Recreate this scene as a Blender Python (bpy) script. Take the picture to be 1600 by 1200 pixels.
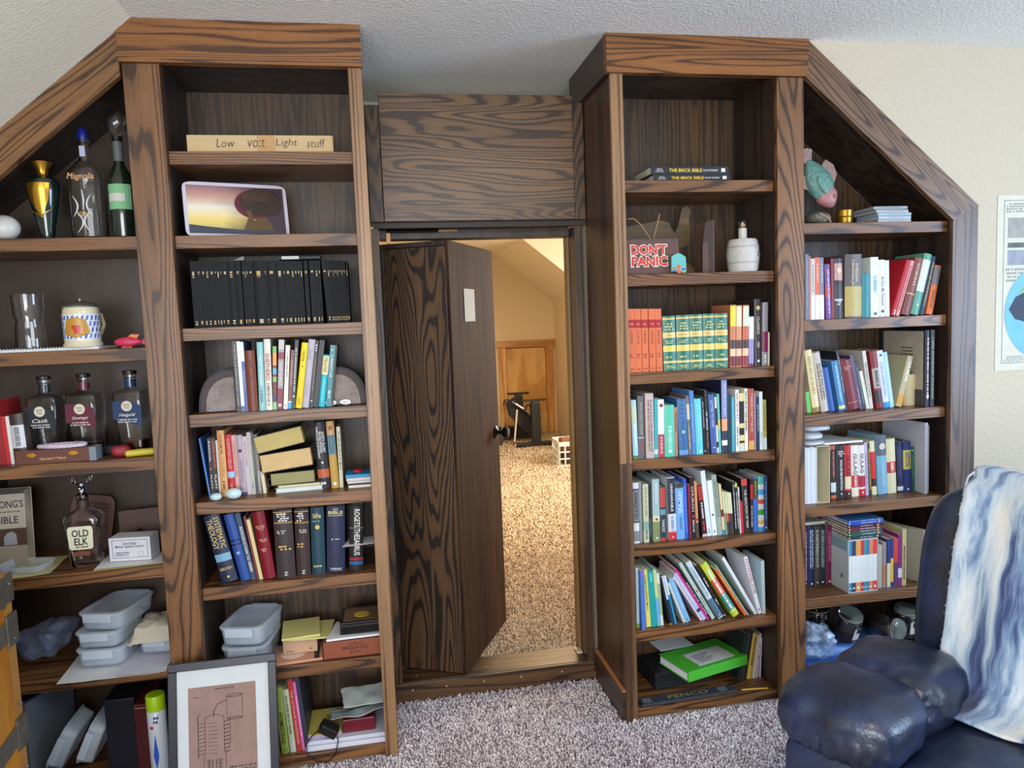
import bpy, bmesh, math, random
import numpy as np
from mathutils import Vector, Matrix, noise
R=math.radians
random.seed(7)
for o in list(bpy.data.objects): bpy.data.objects.remove(o)
C=bpy.context.scene.collection
# ---------------- camera ----------------
F=1145.152; YAW,PITCH,ROLL=.1765,-.0878,-.0388; CAM=Vector((0,-2.6,1.5765))
fw=Vector((math.sin(YAW)*math.cos(PITCH),math.cos(YAW)*math.cos(PITCH),math.sin(PITCH)))
rt=Vector((math.cos(YAW),-math.sin(YAW),0)); up=rt.cross(fw)
rt2=rt*math.cos(ROLL)+up*math.sin(ROLL); up2=up*math.cos(ROLL)-rt*math.sin(ROLL)
cd=bpy.data.cameras.new('camera'); cam=bpy.data.objects.new('camera',cd); C.objects.link(cam)
cd.sensor_width=36; cd.lens=F/1600*36; cd.clip_start=.02
cam.matrix_world=Matrix(((rt2.x,up2.x,-fw.x,CAM.x),(rt2.y,up2.y,-fw.y,CAM.y),(rt2.z,up2.z,-fw.z,CAM.z),(0,0,0,1)))
bpy.context.scene.camera=cam
# ---------------- world, lights, exposure ----------------
vs=bpy.context.scene.view_settings; vs.view_transform='Standard'; vs.look='None'; vs.gamma=1; vs.use_curve_mapping=False
vs.exposure=0.5
w=bpy.data.worlds.new('world'); bpy.context.scene.world=w; w.use_nodes=True
w.node_tree.nodes['Background'].inputs[0].default_value=(.80,.88,1,1); w.node_tree.nodes['Background'].inputs[1].default_value=.45
def area(name,loc,target,sx,sy,power,col):
    l=bpy.data.lights.new(name,'AREA'); l.shape='RECTANGLE'; l.size=sx; l.size_y=sy; l.energy=power; l.color=col
    o=bpy.data.objects.new(name,l); C.objects.link(o); o.location=loc
    o.rotation_euler=(Vector(target)-Vector(loc)).to_track_quat('-Z','Y').to_euler(); return o
area('window_light',(-.6,-4.6,1.4),(.5,0,1.45),2.6,1.7,100,(.92,.95,1))          # window behind the camera
area('side_window_light',(4.3,-2.2,1.5),(.9,-.3,.4),1.6,1.5,74,(.52,.72,1))       # window on the right
area('ceiling_lamp_light',(.9,-2.3,2.5),(.9,-1.6,0),.9,.9,16,(1,.86,.66))
area('back_room_lamp_light',(1.45,3.1,2.3),(1.35,3.0,0),.5,.5,56,(1,.74,.42))
area('back_room_window_light',(3.3,2.9,1.7),(1.2,3.2,.7),1.3,1.3,84,(1,.9,.8))
# ---------------- helpers ----------------
def ray(px,py): return fw+rt2*((px-800)/F)-up2*((py-600)/F)
def PY(px,py,Y): d=ray(px,py); return CAM+d*((Y-CAM.y)/d.y)
def PZ(px,py,Z): d=ray(px,py); return CAM+d*((Z-CAM.z)/d.z)
def PX(px,py,X): d=ray(px,py); return CAM+d*((X-CAM.x)/d.x)
def proj(p):
    q=Vector(p)-CAM; z=q.dot(fw); return 800+F*q.dot(rt2)/z, 600-F*q.dot(up2)/z
def XZ(px,Y,Z):
    y=600
    for _ in range(4):
        p=PY(px,y,Y); y=proj((p.x,Y,Z))[1]
    return PY(px,y,Y).x
def lin(c): return tuple((v/255/12.92 if v/255<=.04045 else ((v/255+.055)/1.055)**2.4) for v in c[:3])+(1,)
_m={}
def nm(name):
    m=bpy.data.materials.new(name); m.use_nodes=True; nt=m.node_tree
    return m,nt,nt.nodes['Principled BSDF']
def L(nt,a,b): nt.links.new(a,b)
def M(c,rough=.5,metal=0,name='paint',var=.08,bump=0,bs=200,coat=0,sheen=0,emit=0):
    k=(c,rough,metal,name,var,bump,bs,coat,sheen,emit)
    if k in _m: return _m[k]
    m,nt,b=nm(name); n=nt.nodes
    tc=n.new('ShaderNodeTexCoord'); nz=n.new('ShaderNodeTexNoise'); nz.inputs['Scale'].default_value=18
    L(nt,tc.outputs['Object'],nz.inputs['Vector'])
    mx=n.new('ShaderNodeMix'); mx.data_type='RGBA'; L(nt,nz.outputs['Fac'],mx.inputs[0])
    c1=lin(c); mx.inputs[6].default_value=tuple(v*(1-var) for v in c1[:3])+(1,); mx.inputs[7].default_value=tuple(min(1,v*(1+var)) for v in c1[:3])+(1,)
    L(nt,mx.outputs[2],b.inputs['Base Color']); b.inputs['Roughness'].default_value=rough; b.inputs['Metallic'].default_value=metal
    if coat: b.inputs['Coat Weight'].default_value=coat; b.inputs['Coat Roughness'].default_value=.12
    if sheen: b.inputs['Sheen Weight'].default_value=sheen
    if bump:
        n2=n.new('ShaderNodeTexNoise'); n2.inputs['Scale'].default_value=bs; n2.inputs['Detail'].default_value=4; L(nt,tc.outputs['Object'],n2.inputs['Vector'])
        bp=n.new('ShaderNodeBump'); bp.inputs['Strength'].default_value=bump; bp.inputs['Distance'].default_value=.01; L(nt,n2.outputs['Fac'],bp.inputs['Height']); L(nt,bp.outputs[0],b.inputs['Normal'])
    _m[k]=m; return m
def glass(c=(255,255,255),rough=.02,ior=1.45,name='glass'):
    k=('g',c,rough,ior)
    if k in _m: return _m[k]
    m,nt,b=nm(name); b.inputs['Base Color'].default_value=lin(c); b.inputs['Transmission Weight'].default_value=1; b.inputs['Roughness'].default_value=rough; b.inputs['IOR'].default_value=ior
    _m[k]=m; return m
def plastic(c=(196,212,228),alpha=.5,rough=.25,name='clear_plastic'):
    k=('p',c,alpha,rough)
    if k in _m: return _m[k]
    m,nt,b=nm(name); n=nt.nodes; b.inputs['Base Color'].default_value=lin(c); b.inputs['Roughness'].default_value=rough
    tc=n.new('ShaderNodeTexCoord'); nz=n.new('ShaderNodeTexNoise'); nz.inputs['Scale'].default_value=9; L(nt,tc.outputs['Object'],nz.inputs['Vector'])
    mr=n.new('ShaderNodeMapRange'); mr.inputs['To Min'].default_value=alpha-.12; mr.inputs['To Max'].default_value=alpha+.12; L(nt,nz.outputs['Fac'],mr.inputs['Value']); L(nt,mr.outputs[0],b.inputs['Alpha'])
    _m[k]=m; return m
def oak(name,light,dark,ax='z',across=5.5,along=.55,K=9,rough=.42,thin=.72,coat=.15,pore=.5,seed=0,rot=0):
    k=(name,light,dark,ax,across,K,seed,rot)
    if k in _m: return _m[k]
    m,nt,b=nm(name); n=nt.nodes
    tc=n.new('ShaderNodeTexCoord'); oi=n.new('ShaderNodeObjectInfo')
    vr=n.new('ShaderNodeVectorRotate'); vr.rotation_type='Y_AXIS'; vr.inputs['Angle'].default_value=rot; L(nt,tc.outputs['Object'],vr.inputs['Vector'])
    def mp(sa,sl):
        q=n.new('ShaderNodeMapping'); s=[sa,sa,sa]; s['xyz'.index(ax)]=sl; q.inputs['Scale'].default_value=s; L(nt,vr.outputs[0],q.inputs['Vector']); return q
    rnd=n.new('ShaderNodeMath'); rnd.operation='MULTIPLY_ADD'; rnd.inputs[1].default_value=37; rnd.inputs[2].default_value=seed; L(nt,oi.outputs['Random'],rnd.inputs[0])
    a=n.new('ShaderNodeTexNoise'); a.noise_dimensions='4D'; a.inputs['Scale'].default_value=1; a.inputs['Detail'].default_value=2.5; a.inputs['Roughness'].default_value=.4; a.inputs['Distortion'].default_value=.25
    L(nt,mp(across,along).outputs[0],a.inputs['Vector']); L(nt,rnd.outputs[0],a.inputs['W'])
    s=n.new('ShaderNodeMath'); s.operation='MULTIPLY'; s.inputs[1].default_value=K*6.283; L(nt,a.outputs['Fac'],s.inputs[0])
    si=n.new('ShaderNodeMath'); si.operation='SINE'; L(nt,s.outputs[0],si.inputs[0])
    # ragged edge of the growth ring
    p=n.new('ShaderNodeTexNoise'); p.inputs['Scale'].default_value=1; p.inputs['Detail'].default_value=4; p.noise_dimensions='4D'; L(nt,mp(330,11).outputs[0],p.inputs['Vector']); L(nt,rnd.outputs[0],p.inputs['W'])
    pk=n.new('ShaderNodeMapRange'); pk.inputs['From Min'].default_value=.56; pk.inputs['From Max'].default_value=.68; pk.inputs['To Min'].default_value=1; pk.inputs['To Max'].default_value=.62; L(nt,p.outputs['Fac'],pk.inputs['Value'])
    pa=n.new('ShaderNodeMath'); pa.operation='MULTIPLY_ADD'; pa.inputs[1].default_value=pore*2; L(nt,p.outputs['Fac'],pa.inputs[0]); L(nt,si.outputs[0],pa.inputs[2])
    cr=n.new('ShaderNodeValToRGB'); e=cr.color_ramp.elements; e[0].position=.0; e[0].color=lin(light); e[1].position=1; e[1].color=lin(dark)
    mid=tuple(light[i]*.8+dark[i]*.2 for i in range(3)); x=cr.color_ramp.elements.new(thin); x.color=lin(mid); x=cr.color_ramp.elements.new(min(.97,thin+.16)); x.color=lin(dark)
    mr=n.new('ShaderNodeMapRange'); mr.inputs['From Min'].default_value=-1+pore; mr.inputs['From Max'].default_value=1+pore*1.2; L(nt,pa.outputs[0],mr.inputs['Value']); L(nt,mr.outputs[0],cr.inputs[0])
    # large soft tone change
    t=n.new('ShaderNodeTexNoise'); t.noise_dimensions='4D'; t.inputs['Scale'].default_value=1; L(nt,mp(6,1.2).outputs[0],t.inputs['Vector']); L(nt,rnd.outputs[0],t.inputs['W'])
    tr=n.new('ShaderNodeMapRange'); tr.inputs['From Min'].default_value=.3; tr.inputs['From Max'].default_value=.7; tr.inputs['To Min'].default_value=.52; tr.inputs['To Max'].default_value=.93; L(nt,t.outputs['Fac'],tr.inputs['Value'])
    tm=n.new('ShaderNodeMath'); tm.operation='MULTIPLY'; L(nt,tr.outputs[0],tm.inputs[0]); L(nt,pk.outputs[0],tm.inputs[1]); hs=n.new('ShaderNodeHueSaturation'); L(nt,cr.outputs[0],hs.inputs['Color']); L(nt,tm.outputs[0],hs.inputs['Value']); hs.inputs['Saturation'].default_value=1.1; L(nt,hs.outputs[0],b.inputs['Base Color'])
    b.inputs['Roughness'].default_value=rough; b.inputs['Coat Weight'].default_value=coat; b.inputs['Coat Roughness'].default_value=.3
    bp=n.new('ShaderNodeBump'); bp.invert=True; bp.inputs['Strength'].default_value=.12; bp.inputs['Distance'].default_value=.002; L(nt,mr.outputs[0],bp.inputs['Height']); L(nt,bp.outputs[0],b.inputs['Normal'])
    _m[k]=m; return m
class MB:
    def __init__(s): s.v=[]; s.f=[]
    def add(s,v,f):
        o=len(s.v); s.v+= [tuple(q) for q in v]; s.f+=[[i+o for i in g] for g in f]; return s
    def box(s,x0,x1,y0,y1,z0,z1,bev=0):
        if bev:
            bm=bmesh.new(); bmesh.ops.create_cube(bm,size=1)
            for v in bm.verts: v.co=Vector(((x0+x1)/2+v.co.x*(x1-x0),(y0+y1)/2+v.co.y*(y1-y0),(z0+z1)/2+v.co.z*(z1-z0)))
            bmesh.ops.bevel(bm,geom=bm.edges[:],offset=bev,segments=2,profile=.5,affect='EDGES'); return s.bm(bm)
        v=[(x,y,z) for x in(x0,x1) for y in(y0,y1) for z in(z0,z1)]
        return s.add(v,[[0,1,3,2],[4,6,7,5],[0,4,5,1],[2,3,7,6],[0,2,6,4],[1,5,7,3]])
    def bm(s,bm):
        bm.verts.ensure_lookup_table(); bm.verts.index_update()
        s.add([v.co for v in bm.verts],[[v.index for v in f.verts] for f in bm.faces]); bm.free(); return s
    def prism(s,poly,ax,d0,d1):
        # poly 2D; ax 'y' -> (x,z), 'z' -> (x,y), 'x' -> (y,z)
        def q(a,b,d): return {'y':(a,d,b),'z':(a,b,d),'x':(d,a,b)}[ax]
        n=len(poly); v=[q(a,b,d0) for a,b in poly]+[q(a,b,d1) for a,b in poly]
        f=[list(range(n)),list(range(2*n-1,n-1,-1))]+[[i,i+n,(i+1)%n+n,(i+1)%n] for i in range(n)]
        return s.add(v,f)
    def loft(s,secs,seg=24,cap=True,axis='z'):
        # secs: (z,cx,cy,rx,ry,n)
        vs=[]; fs=[]
        for (z,cx,cy,rx,ry,n) in secs:
            for i in range(seg):
                a=2*math.pi*i/seg; c,d=math.cos(a),math.sin(a)
                x=cx+rx*math.copysign(abs(c)**(2/n),c); y=cy+ry*math.copysign(abs(d)**(2/n),d)
                vs.append((x,y,z) if axis=='z' else ((x,z,y) if axis=='y' else (z,x,y)))
        m=len(secs)
        for j in range(m-1):
            for i in range(seg):
                k=(i+1)%seg; fs.append([j*seg+i,j*seg+k,(j+1)*seg+k,(j+1)*seg+i])
        if cap: fs.append(list(range(seg))[::-1]); fs.append([(m-1)*seg+i for i in range(seg)])
        return s.add(vs,fs)
    def lathe(s,prof,seg=24,cx=0,cy=0,n=2,ry=1,cap=True): return s.loft([(z,cx,cy,max(r,1e-4),max(r*ry,1e-4),n) for r,z in prof],seg,cap)
    def tube(s,pts,r,seg=8,closed=False):
        pts=[Vector(p) for p in pts]; n=len(pts); vs=[]; fs=[]; pn=None
        for i,p in enumerate(pts):
            a=pts[(i-1)%n] if (closed or i) else p; b=pts[(i+1)%n] if (closed or i<n-1) else p
            t=(b-a).normalized()
            if pn is None: pn=t.orthogonal().normalized()
            pn=(pn-t*pn.dot(t)).normalized(); bn=t.cross(pn); rr=r[i] if isinstance(r,(list,tuple)) else r
            for k in range(seg):
                g=2*math.pi*k/seg; vs.append(p+(pn*math.cos(g)+bn*math.sin(g))*rr)
        for i in range(n if closed else n-1):
            j=(i+1)%n
            for k in range(seg): l=(k+1)%seg; fs.append([i*seg+k,i*seg+l,j*seg+l,j*seg+k])
        if not closed: fs.append(list(range(seg))[::-1]); fs.append([(n-1)*seg+k for k in range(seg)])
        return s.add(vs,fs)
    def puff(s,c,sz,n=4,res=10,amp=0,freq=4,seed=0,nz=None):
        bm=bmesh.new(); bmesh.ops.create_cube(bm,size=2); bmesh.ops.subdivide_edges(bm,edges=bm.edges[:],cuts=res,use_grid_fill=True)
        for v in bm.verts:
            p=v.co; l=(abs(p.x)**n+abs(p.y)**n+abs(p.z)**n)**(1/n); q=p/l
            m=max(abs(q.x),abs(q.y),abs(q.z)); 
            d=Vector((q.x*sz[0],q.y*sz[1],q.z*sz[2])); nn=q.normalized()
            if amp: d+=nn*amp*noise.fractal(d*freq+Vector((seed,seed*2,0)),1,2,3)
            if nz: d=nz(d,q)
            v.co=Vector(c)+d
        return s.bm(bm)
    def xf(s,M4): s.v=[tuple(M4@Vector(p)) for p in s.v]; return s
    def mesh(s,name,m,smooth=False):
        me=bpy.data.meshes.new(name); me.from_pydata(s.v,[],s.f)
        bm=bmesh.new(); bm.from_mesh(me); bmesh.ops.recalc_face_normals(bm,faces=bm.faces[:]); bm.to_mesh(me); bm.free()
        if m: me.materials.append(m)
        if smooth: me.shade_smooth(); me.set_sharp_from_angle(angle=R(40))
        return me
def tag(o,label=None,cat=None,group=None,kind=None):
    for k,v in (('label',label),('category',cat),('group',group),('kind',kind)):
        if v: o[k]=v
    return o
def part(root,name,mb,m,smooth=False,label=None,kind=None,rel=False):
    if rel: mb.v=[(p[0]-root.location.x,p[1]-root.location.y,p[2]-root.location.z) for p in mb.v]
    me=mb.mesh(name,m,smooth) if isinstance(mb,MB) else mb
    o=bpy.data.objects.new(name,me); C.objects.link(o)
    if root: o.parent=root
    return tag(o,label,None,None,kind)
def thing(name,label,cat,loc=(0,0,0),rot=(0,0,0),group=None,kind=None):
    o=bpy.data.objects.new(name,None); o.empty_display_size=.05; C.objects.link(o); o.location=loc; o.rotation_euler=rot
    return tag(o,label,cat,group,kind)
def solo(name,mb,m,label=None,cat=None,loc=(0,0,0),rot=(0,0,0),group=None,kind=None,smooth=False,rel=False):
    if rel: mb.v=[(p[0]-loc[0],p[1]-loc[1],p[2]-loc[2]) for p in mb.v]
    o=bpy.data.objects.new(name,mb.mesh(name,m,smooth)); C.objects.link(o); o.location=loc; o.rotation_euler=rot
    return tag(o,label,cat,group,kind)
_t={}
def textmesh(s,ext=.0,bold=0,shear=0):
    k=(s,bold,shear)
    if k in _t: return _t[k]
    cu=bpy.data.curves.new('text','FONT'); cu.body=s; cu.resolution_u=2; cu.offset=bold; cu.shear=shear; cu.align_x='CENTER'; cu.space_line=.85
    o=bpy.data.objects.new('text',cu); C.objects.link(o); dg=bpy.context.evaluated_depsgraph_get(); dg.update()
    me=o.evaluated_get(dg).to_mesh(); v=[tuple(q.co) for q in me.vertices]; f=[list(p.vertices) for p in me.polygons]
    C.objects.unlink(o); bpy.data.objects.remove(o)
    xs=[q[0] for q in v] or [0]; ys=[q[1] for q in v] or [0]
    x0,x1,y0,y1=min(xs),max(xs),min(ys),max(ys)
    v=[((q[0]-(x0+x1)/2)/max(x1-x0,1e-6),(q[1]-(y0+y1)/2)/max(y1-y0,1e-6)) for q in v]
    _t[k]=(v,f); return _t[k]
def text(root,s,c,w,h,m,down=False,y=0,name='lettering',bold=.0,shear=0,mat4=None):
    # text centred at (x,z)=c on plane y facing -Y; w = length along reading direction, h = letter block height
    v,f=textmesh(s,0,bold,shear); mb=MB()
    if down: vv=[(c[0]+q[1]*h,y,c[1]-q[0]*w) for q in v]
    else: vv=[(c[0]+q[0]*w,y,c[1]+q[1]*h) for q in v]
    mb.v=vv; mb.f=f
    if mat4: mb.xf(mat4)
    me=bpy.data.meshes.new(name); me.from_pydata(mb.v,[],mb.f); me.materials.append(m)
    return part(root,name,me,None)
def dashes(mb,x0,x1,z0,z1,y,rows,down=True,step=.004):
    # rows of small illegible print
    for r in range(rows):
        if down:
            xc=x0+(x1-x0)*(r+.5)/rows; hw=(x1-x0)/rows*.3; z=z1
            while z>z0:
                l=random.uniform(.6,1.3)*step; mb.box(xc-hw,xc+hw,y-.0003,y,max(z0,z-l),z); z-=l+step*random.choice((.3,.3,.9))
        else:
            zc=z0+(z1-z0)*(r+.5)/rows; hw=(z1-z0)/rows*.28; x=x0+random.random()*step*2
            while x<x1-random.random()*step*3:
                l=random.uniform(.6,1.4)*step; mb.box(x,min(x1,x+l),y-.0003,y,zc-hw,zc+hw); x+=l+step*random.choice((.3,.3,.9))
    return mb
PAGE=(226,214,186)
def pagemat():
    if 'pg' in _m: return _m['pg']
    m,nt,b=nm('page_edges'); n=nt.nodes; tc=n.new('ShaderNodeTexCoord'); mp=n.new('ShaderNodeMapping'); mp.inputs['Scale'].default_value=(900,8,8)
    nz=n.new('ShaderNodeTexNoise'); nz.inputs['Scale'].default_value=1; L(nt,tc.outputs['Object'],mp.inputs[0]); L(nt,mp.outputs[0],nz.inputs['Vector'])
    cr=n.new('ShaderNodeValToRGB'); cr.color_ramp.elements[0].position=.3; cr.color_ramp.elements[0].color=lin((178,168,145)); cr.color_ramp.elements[1].position=.7; cr.color_ramp.elements[1].color=lin((236,230,214))
    L(nt,nz.outputs['Fac'],cr.inputs[0]); L(nt,cr.outputs[0],b.inputs['Base Color']); b.inputs['Roughness'].default_value=.8; _m['pg']=m; return m
def arc(t,b,o=0,n=6):
    return [(t*i/n, -b*math.sin(math.pi*i/n)-o) for i in range(n+1)]
def book(t,h,d,col,hard=True,ex=(),loc=(0,0,0),rot=(0,0,0),label=None,group=None,x0=0,pages=True,name='book',cat='book',rough=.45):
    """origin at bottom-front; x from x0 to x0+t, y back, z up"""
    root=thing(name,label,cat,loc,rot,group)
    b=min(.006,t*.14) if hard else 0; th=.0022 if hard else .0007; th=min(th,t*.2); ins=.003 if hard else .0008
    if b: a=arc(t,b)
    else: a=[(0,0),(t,0)]
    poly=a+[(t,d),(t-th,d),(t-th,max(th,.001)),(th,max(th,.001)),(th,d),(0,d)]
    mb=MB().prism([(x0+p,q) for p,q in poly],'z',0,h)
    part(root,'cover',mb,M(col,rough,name='book_cover'))
    if pages: part(root,'pages',MB().box(x0+th,x0+t-th,max(th,.001),d-ins,ins,h-ins),pagemat())
    lett={}
    for e in ex:
        k=e[0]
        if k=='b':
            z0,z1=e[1]*h,e[2]*h; o=.0004
            pl=[(p,q-o) for p,q in (arc(t,b) if b else [(0,0),(t,0)])]+[(t,0.0005),(0,.0005)]
            part(root,'spine_band',MB().prism([(x0+p,q) for p,q in pl],'z',z0,z1),M(e[3],rough,name='printed_band'))
        elif k=='t':
            wf=e[5] if len(e)>5 else .55; off=e[6] if len(e)>6 else 0
            text(root,e[1],(x0+t/2+off*t,(e[2]+e[3])/2*h),(e[3]-e[2])*h,t*wf,M(e[4],.5,name='print'),down=True,y=-b-.0012,bold=.01)
        elif k=='h':
            text(root,e[1],(x0+t/2,e[2]*h),t*(e[5] if len(e)>5 else .75),e[3]*h,M(e[4],.5,name='print'),y=-b-.0012,bold=.01)
        elif k=='l':
            lett.setdefault(e[3],MB()); dashes(lett[e[3]],x0+t*.2,x0+t*.8,e[1]*h,e[2]*h,-b-.0008,e[4] if len(e)>4 else 1,True,h*.02)
        elif k=='q':
            lett.setdefault(e[3],MB()); dashes(lett[e[3]],x0+t*.12,x0+t*.88,e[1]*h,e[2]*h,-b-.0008,e[4] if len(e)>4 else 2,False,t*.12)
        elif k=='c':
            part(root,'emblem',MB().loft([(-b-.0012,x0+t/2,e[1]*h,t*e[2],t*e[2],2),(-b-.0002,x0+t/2,e[1]*h,t*e[2],t*e[2],2)],14,axis='y'),M(e[3],.5,name='print'))
    for c,mb in lett.items():
        part(root,'lettering',mb,M(c,.5,name='print'))
    return root
ORD='first second third fourth fifth sixth seventh eighth ninth tenth eleventh twelfth thirteenth fourteenth fifteenth sixteenth seventeenth eighteenth nineteenth twentieth twenty-first twenty-second twenty-third twenty-fourth twenty-fifth twenty-sixth twenty-seventh twenty-eighth twenty-ninth thirtieth thirty-first'.split()
TOPS={}
def row(zoom,zs,Y,items,where,group,dmax=.24,maxX=None,minX=None,samelabel=None):
    ox,oy,s=zoom; prev=None; out=[]
    for i,it in enumerate(items):
        x0,x1,xt,yt,col,desc=it[:6]; ex=it[6] if len(it)>6 and it[6] is not None else (); op=it[7] if len(it)>7 else {}
        Yb=op.get('Y',Y)
        X0=XZ(ox+x0/s,Yb,zs); X1=XZ(ox+x1/s,Yb,zs); T=PY(ox+xt/s,oy+yt/s,Yb)
        if minX is not None and X0<minX: X0=minX
        hh=T.z-zs; tn=(T.x-X0)/hh
        if abs(tn)<.014: tn=0
        hh=min(hh,TOPS.get(round(zs,3),9)-zs)
        if maxX is not None and tn>0 and X1+hh*tn>maxX: tn=max(0,(maxX-X1)/hh)
        if prev:
            XR,ht,tp=prev; hm=min(hh,ht)
            X0=max(X0,XR+.0004)
            if X0+hm*tn<XR+.0004+hm*tp: tn=(XR+.0004+hm*tp-X0)/hm
        th=math.atan(tn); t=max(.004,(X1-X0)*math.cos(th)); h=hh/math.cos(th)
        if tn>0: h=(hh-t*math.sin(th))/math.cos(th)
        h=max(.08,h)
        if maxX is not None and X0+t/math.cos(th)>maxX: t=max(.004,(maxX-X0)*math.cos(th))
        d=min(op.get('d',h*.68),dmax,.335-Yb)
        px=X0 if tn<=0 else X0+t/math.cos(th)
        lb=samelabel or (desc if op.get('own') else f'{desc}, {ORD[i]} from left {where}')
        book(t,h,d,col,op.get('hard',t>.02),ex,(px,Yb,zs+.0004),(0,th,0),lb,group,x0=0 if tn<=0 else -t,rough=op.get('r',.42))
        prev=(X0+t/math.cos(th),hh,tn)
    return
# ---------------- wood and paint ----------------
FV=oak('oak_frame',(150,108,74),(80,54,36),'z',K=27,along=.6); FH=oak('oak_shelf_front',(146,104,70),(76,50,34),'x',K=30,across=6,along=.45)
FP=oak('oak_straight_grain',(172,136,102),(118,84,58),'z',across=60,along=.3,K=3,thin=.5,pore=.8)
FT=oak('oak_trim',(152,104,66),(84,54,34),'x',across=9,along=.4,K=20)
BK=oak('oak_back_panel',(96,74,52),(64,48,35),'z',across=9,along=.4,K=18,thin=.5,pore=1,rough=.5)  # same stain as the frame, with the shelf-interior shade put into the colour
IN=oak('oak_dark_side',(66,52,44),(44,34,29),'z',across=12,along=.5,K=4,thin=.5,pore=.8,rough=.5)  # darker side stain, with some bookcase-interior shade put into the colour too
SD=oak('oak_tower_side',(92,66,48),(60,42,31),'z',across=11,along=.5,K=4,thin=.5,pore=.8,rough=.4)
DE_SPEC=.15
DF=oak('oak_bold_grain',(104,78,55),(42,32,26),'z',across=5.5,along=.75,K=30,thin=.62,rough=.45,seed=3)
DE=oak('oak_door_face',(84,60,42),(54,37,27),'z',across=16,along=.6,K=8,thin=.55,pore=1,rough=.5,coat=0)
PN=oak('oak_head_panel',(128,98,72),(66,48,38),'x',across=7,along=.7,K=28,thin=.6,pore=.9,rough=.38,coat=.25)
THR=oak('oak_threshold',(108,80,56),(58,42,32),'x',across=8,along=.5,K=16)
DK=M((48,38,33),.55,name='dark_stain')
def plaster(c,s,name,dist=.004,sc=70):
    m,nt,b=nm(name); n=nt.nodes; tc=n.new('ShaderNodeTexCoord'); a=n.new('ShaderNodeTexNoise'); a.inputs['Scale'].default_value=sc; a.inputs['Detail'].default_value=3
    L(nt,tc.outputs['Object'],a.inputs['Vector']); v=n.new('ShaderNodeMapRange'); v.inputs['From Min'].default_value=.42; v.inputs['From Max'].default_value=.62; L(nt,a.outputs['Fac'],v.inputs['Value'])
    bp=n.new('ShaderNodeBump'); bp.inputs['Strength'].default_value=s; bp.inputs['Distance'].default_value=dist; L(nt,v.outputs[0],bp.inputs['Height']); L(nt,bp.outputs[0],b.inputs['Normal'])
    b.inputs['Base Color'].default_value=lin(c); b.inputs['Roughness'].default_value=.75; return m
CEI=plaster((240,240,236),.5,'knockdown_ceiling',.003,100); CRM=plaster((240,233,212),.3,'cream_slope_paint',.003,110); WAL=plaster((198,186,164),.45,'cream_wall_paint'); BRW=plaster((228,212,184),.2,'back_room_wall_paint'); BRC=plaster((232,222,200),.2,'back_room_ceiling_paint')
S='structure'
DE.node_tree.nodes['Principled BSDF'].inputs['Roughness'].default_value=.7; DE.node_tree.nodes['Principled BSDF'].inputs['Specular IOR Level'].default_value=DE_SPEC
def st(name,mb,m,smooth=False): return solo(name,mb,m,kind=S,smooth=smooth)
def carpet(c,name,sc=220):
    m,nt,b=nm(name); n=nt.nodes; tc=n.new('ShaderNodeTexCoord'); a=n.new('ShaderNodeTexNoise'); a.inputs['Scale'].default_value=sc; a.inputs['Detail'].default_value=3; L(nt,tc.outputs['Object'],a.inputs['Vector'])
    cr=n.new('ShaderNodeValToRGB'); cr.color_ramp.elements[0].position=.38; cr.color_ramp.elements[0].color=lin(tuple(v*.62 for v in c)); cr.color_ramp.elements[1].position=.6; cr.color_ramp.elements[1].color=lin(c)
    L(nt,a.outputs['Fac'],cr.inputs[0]); L(nt,cr.outputs[0],b.inputs['Base Color']); b.inputs['Roughness'].default_value=.95
    bp=n.new('ShaderNodeBump'); bp.inputs['Strength'].default_value=1; bp.inputs['Distance'].default_value=.006; L(nt,a.outputs['Fac'],bp.inputs['Height']); L(nt,bp.outputs[0],b.inputs['Normal']); return m
def fibre():
    m,nt,b=nm('carpet_tufts'); n=nt.nodes; g=n.new('ShaderNodeNewGeometry'); cr=n.new('ShaderNodeValToRGB'); e=cr.color_ramp.elements
    e[0].position=0; e[0].color=lin((138,116,130)); e[1].position=1; e[1].color=lin((255,252,255))
    for p,c in ((.2,(188,170,182)),(.36,(230,222,228)),(.7,(246,240,246))): x=e.new(p); x.color=lin(c)
    L(nt,g.outputs['Random Per Island'],cr.inputs[0]); L(nt,cr.outputs[0],b.inputs['Base Color']); b.inputs['Roughness'].default_value=.9; return m
FIB=fibre()
FIB2=FIB.copy(); _e=[n for n in FIB2.node_tree.nodes if n.type=='VALTORGB'][0].color_ramp.elements
for _x,_c in zip(_e,((122,100,86),(164,140,120),(204,182,154),(220,200,174),(236,220,198))): _x.color=lin(_c)
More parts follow.
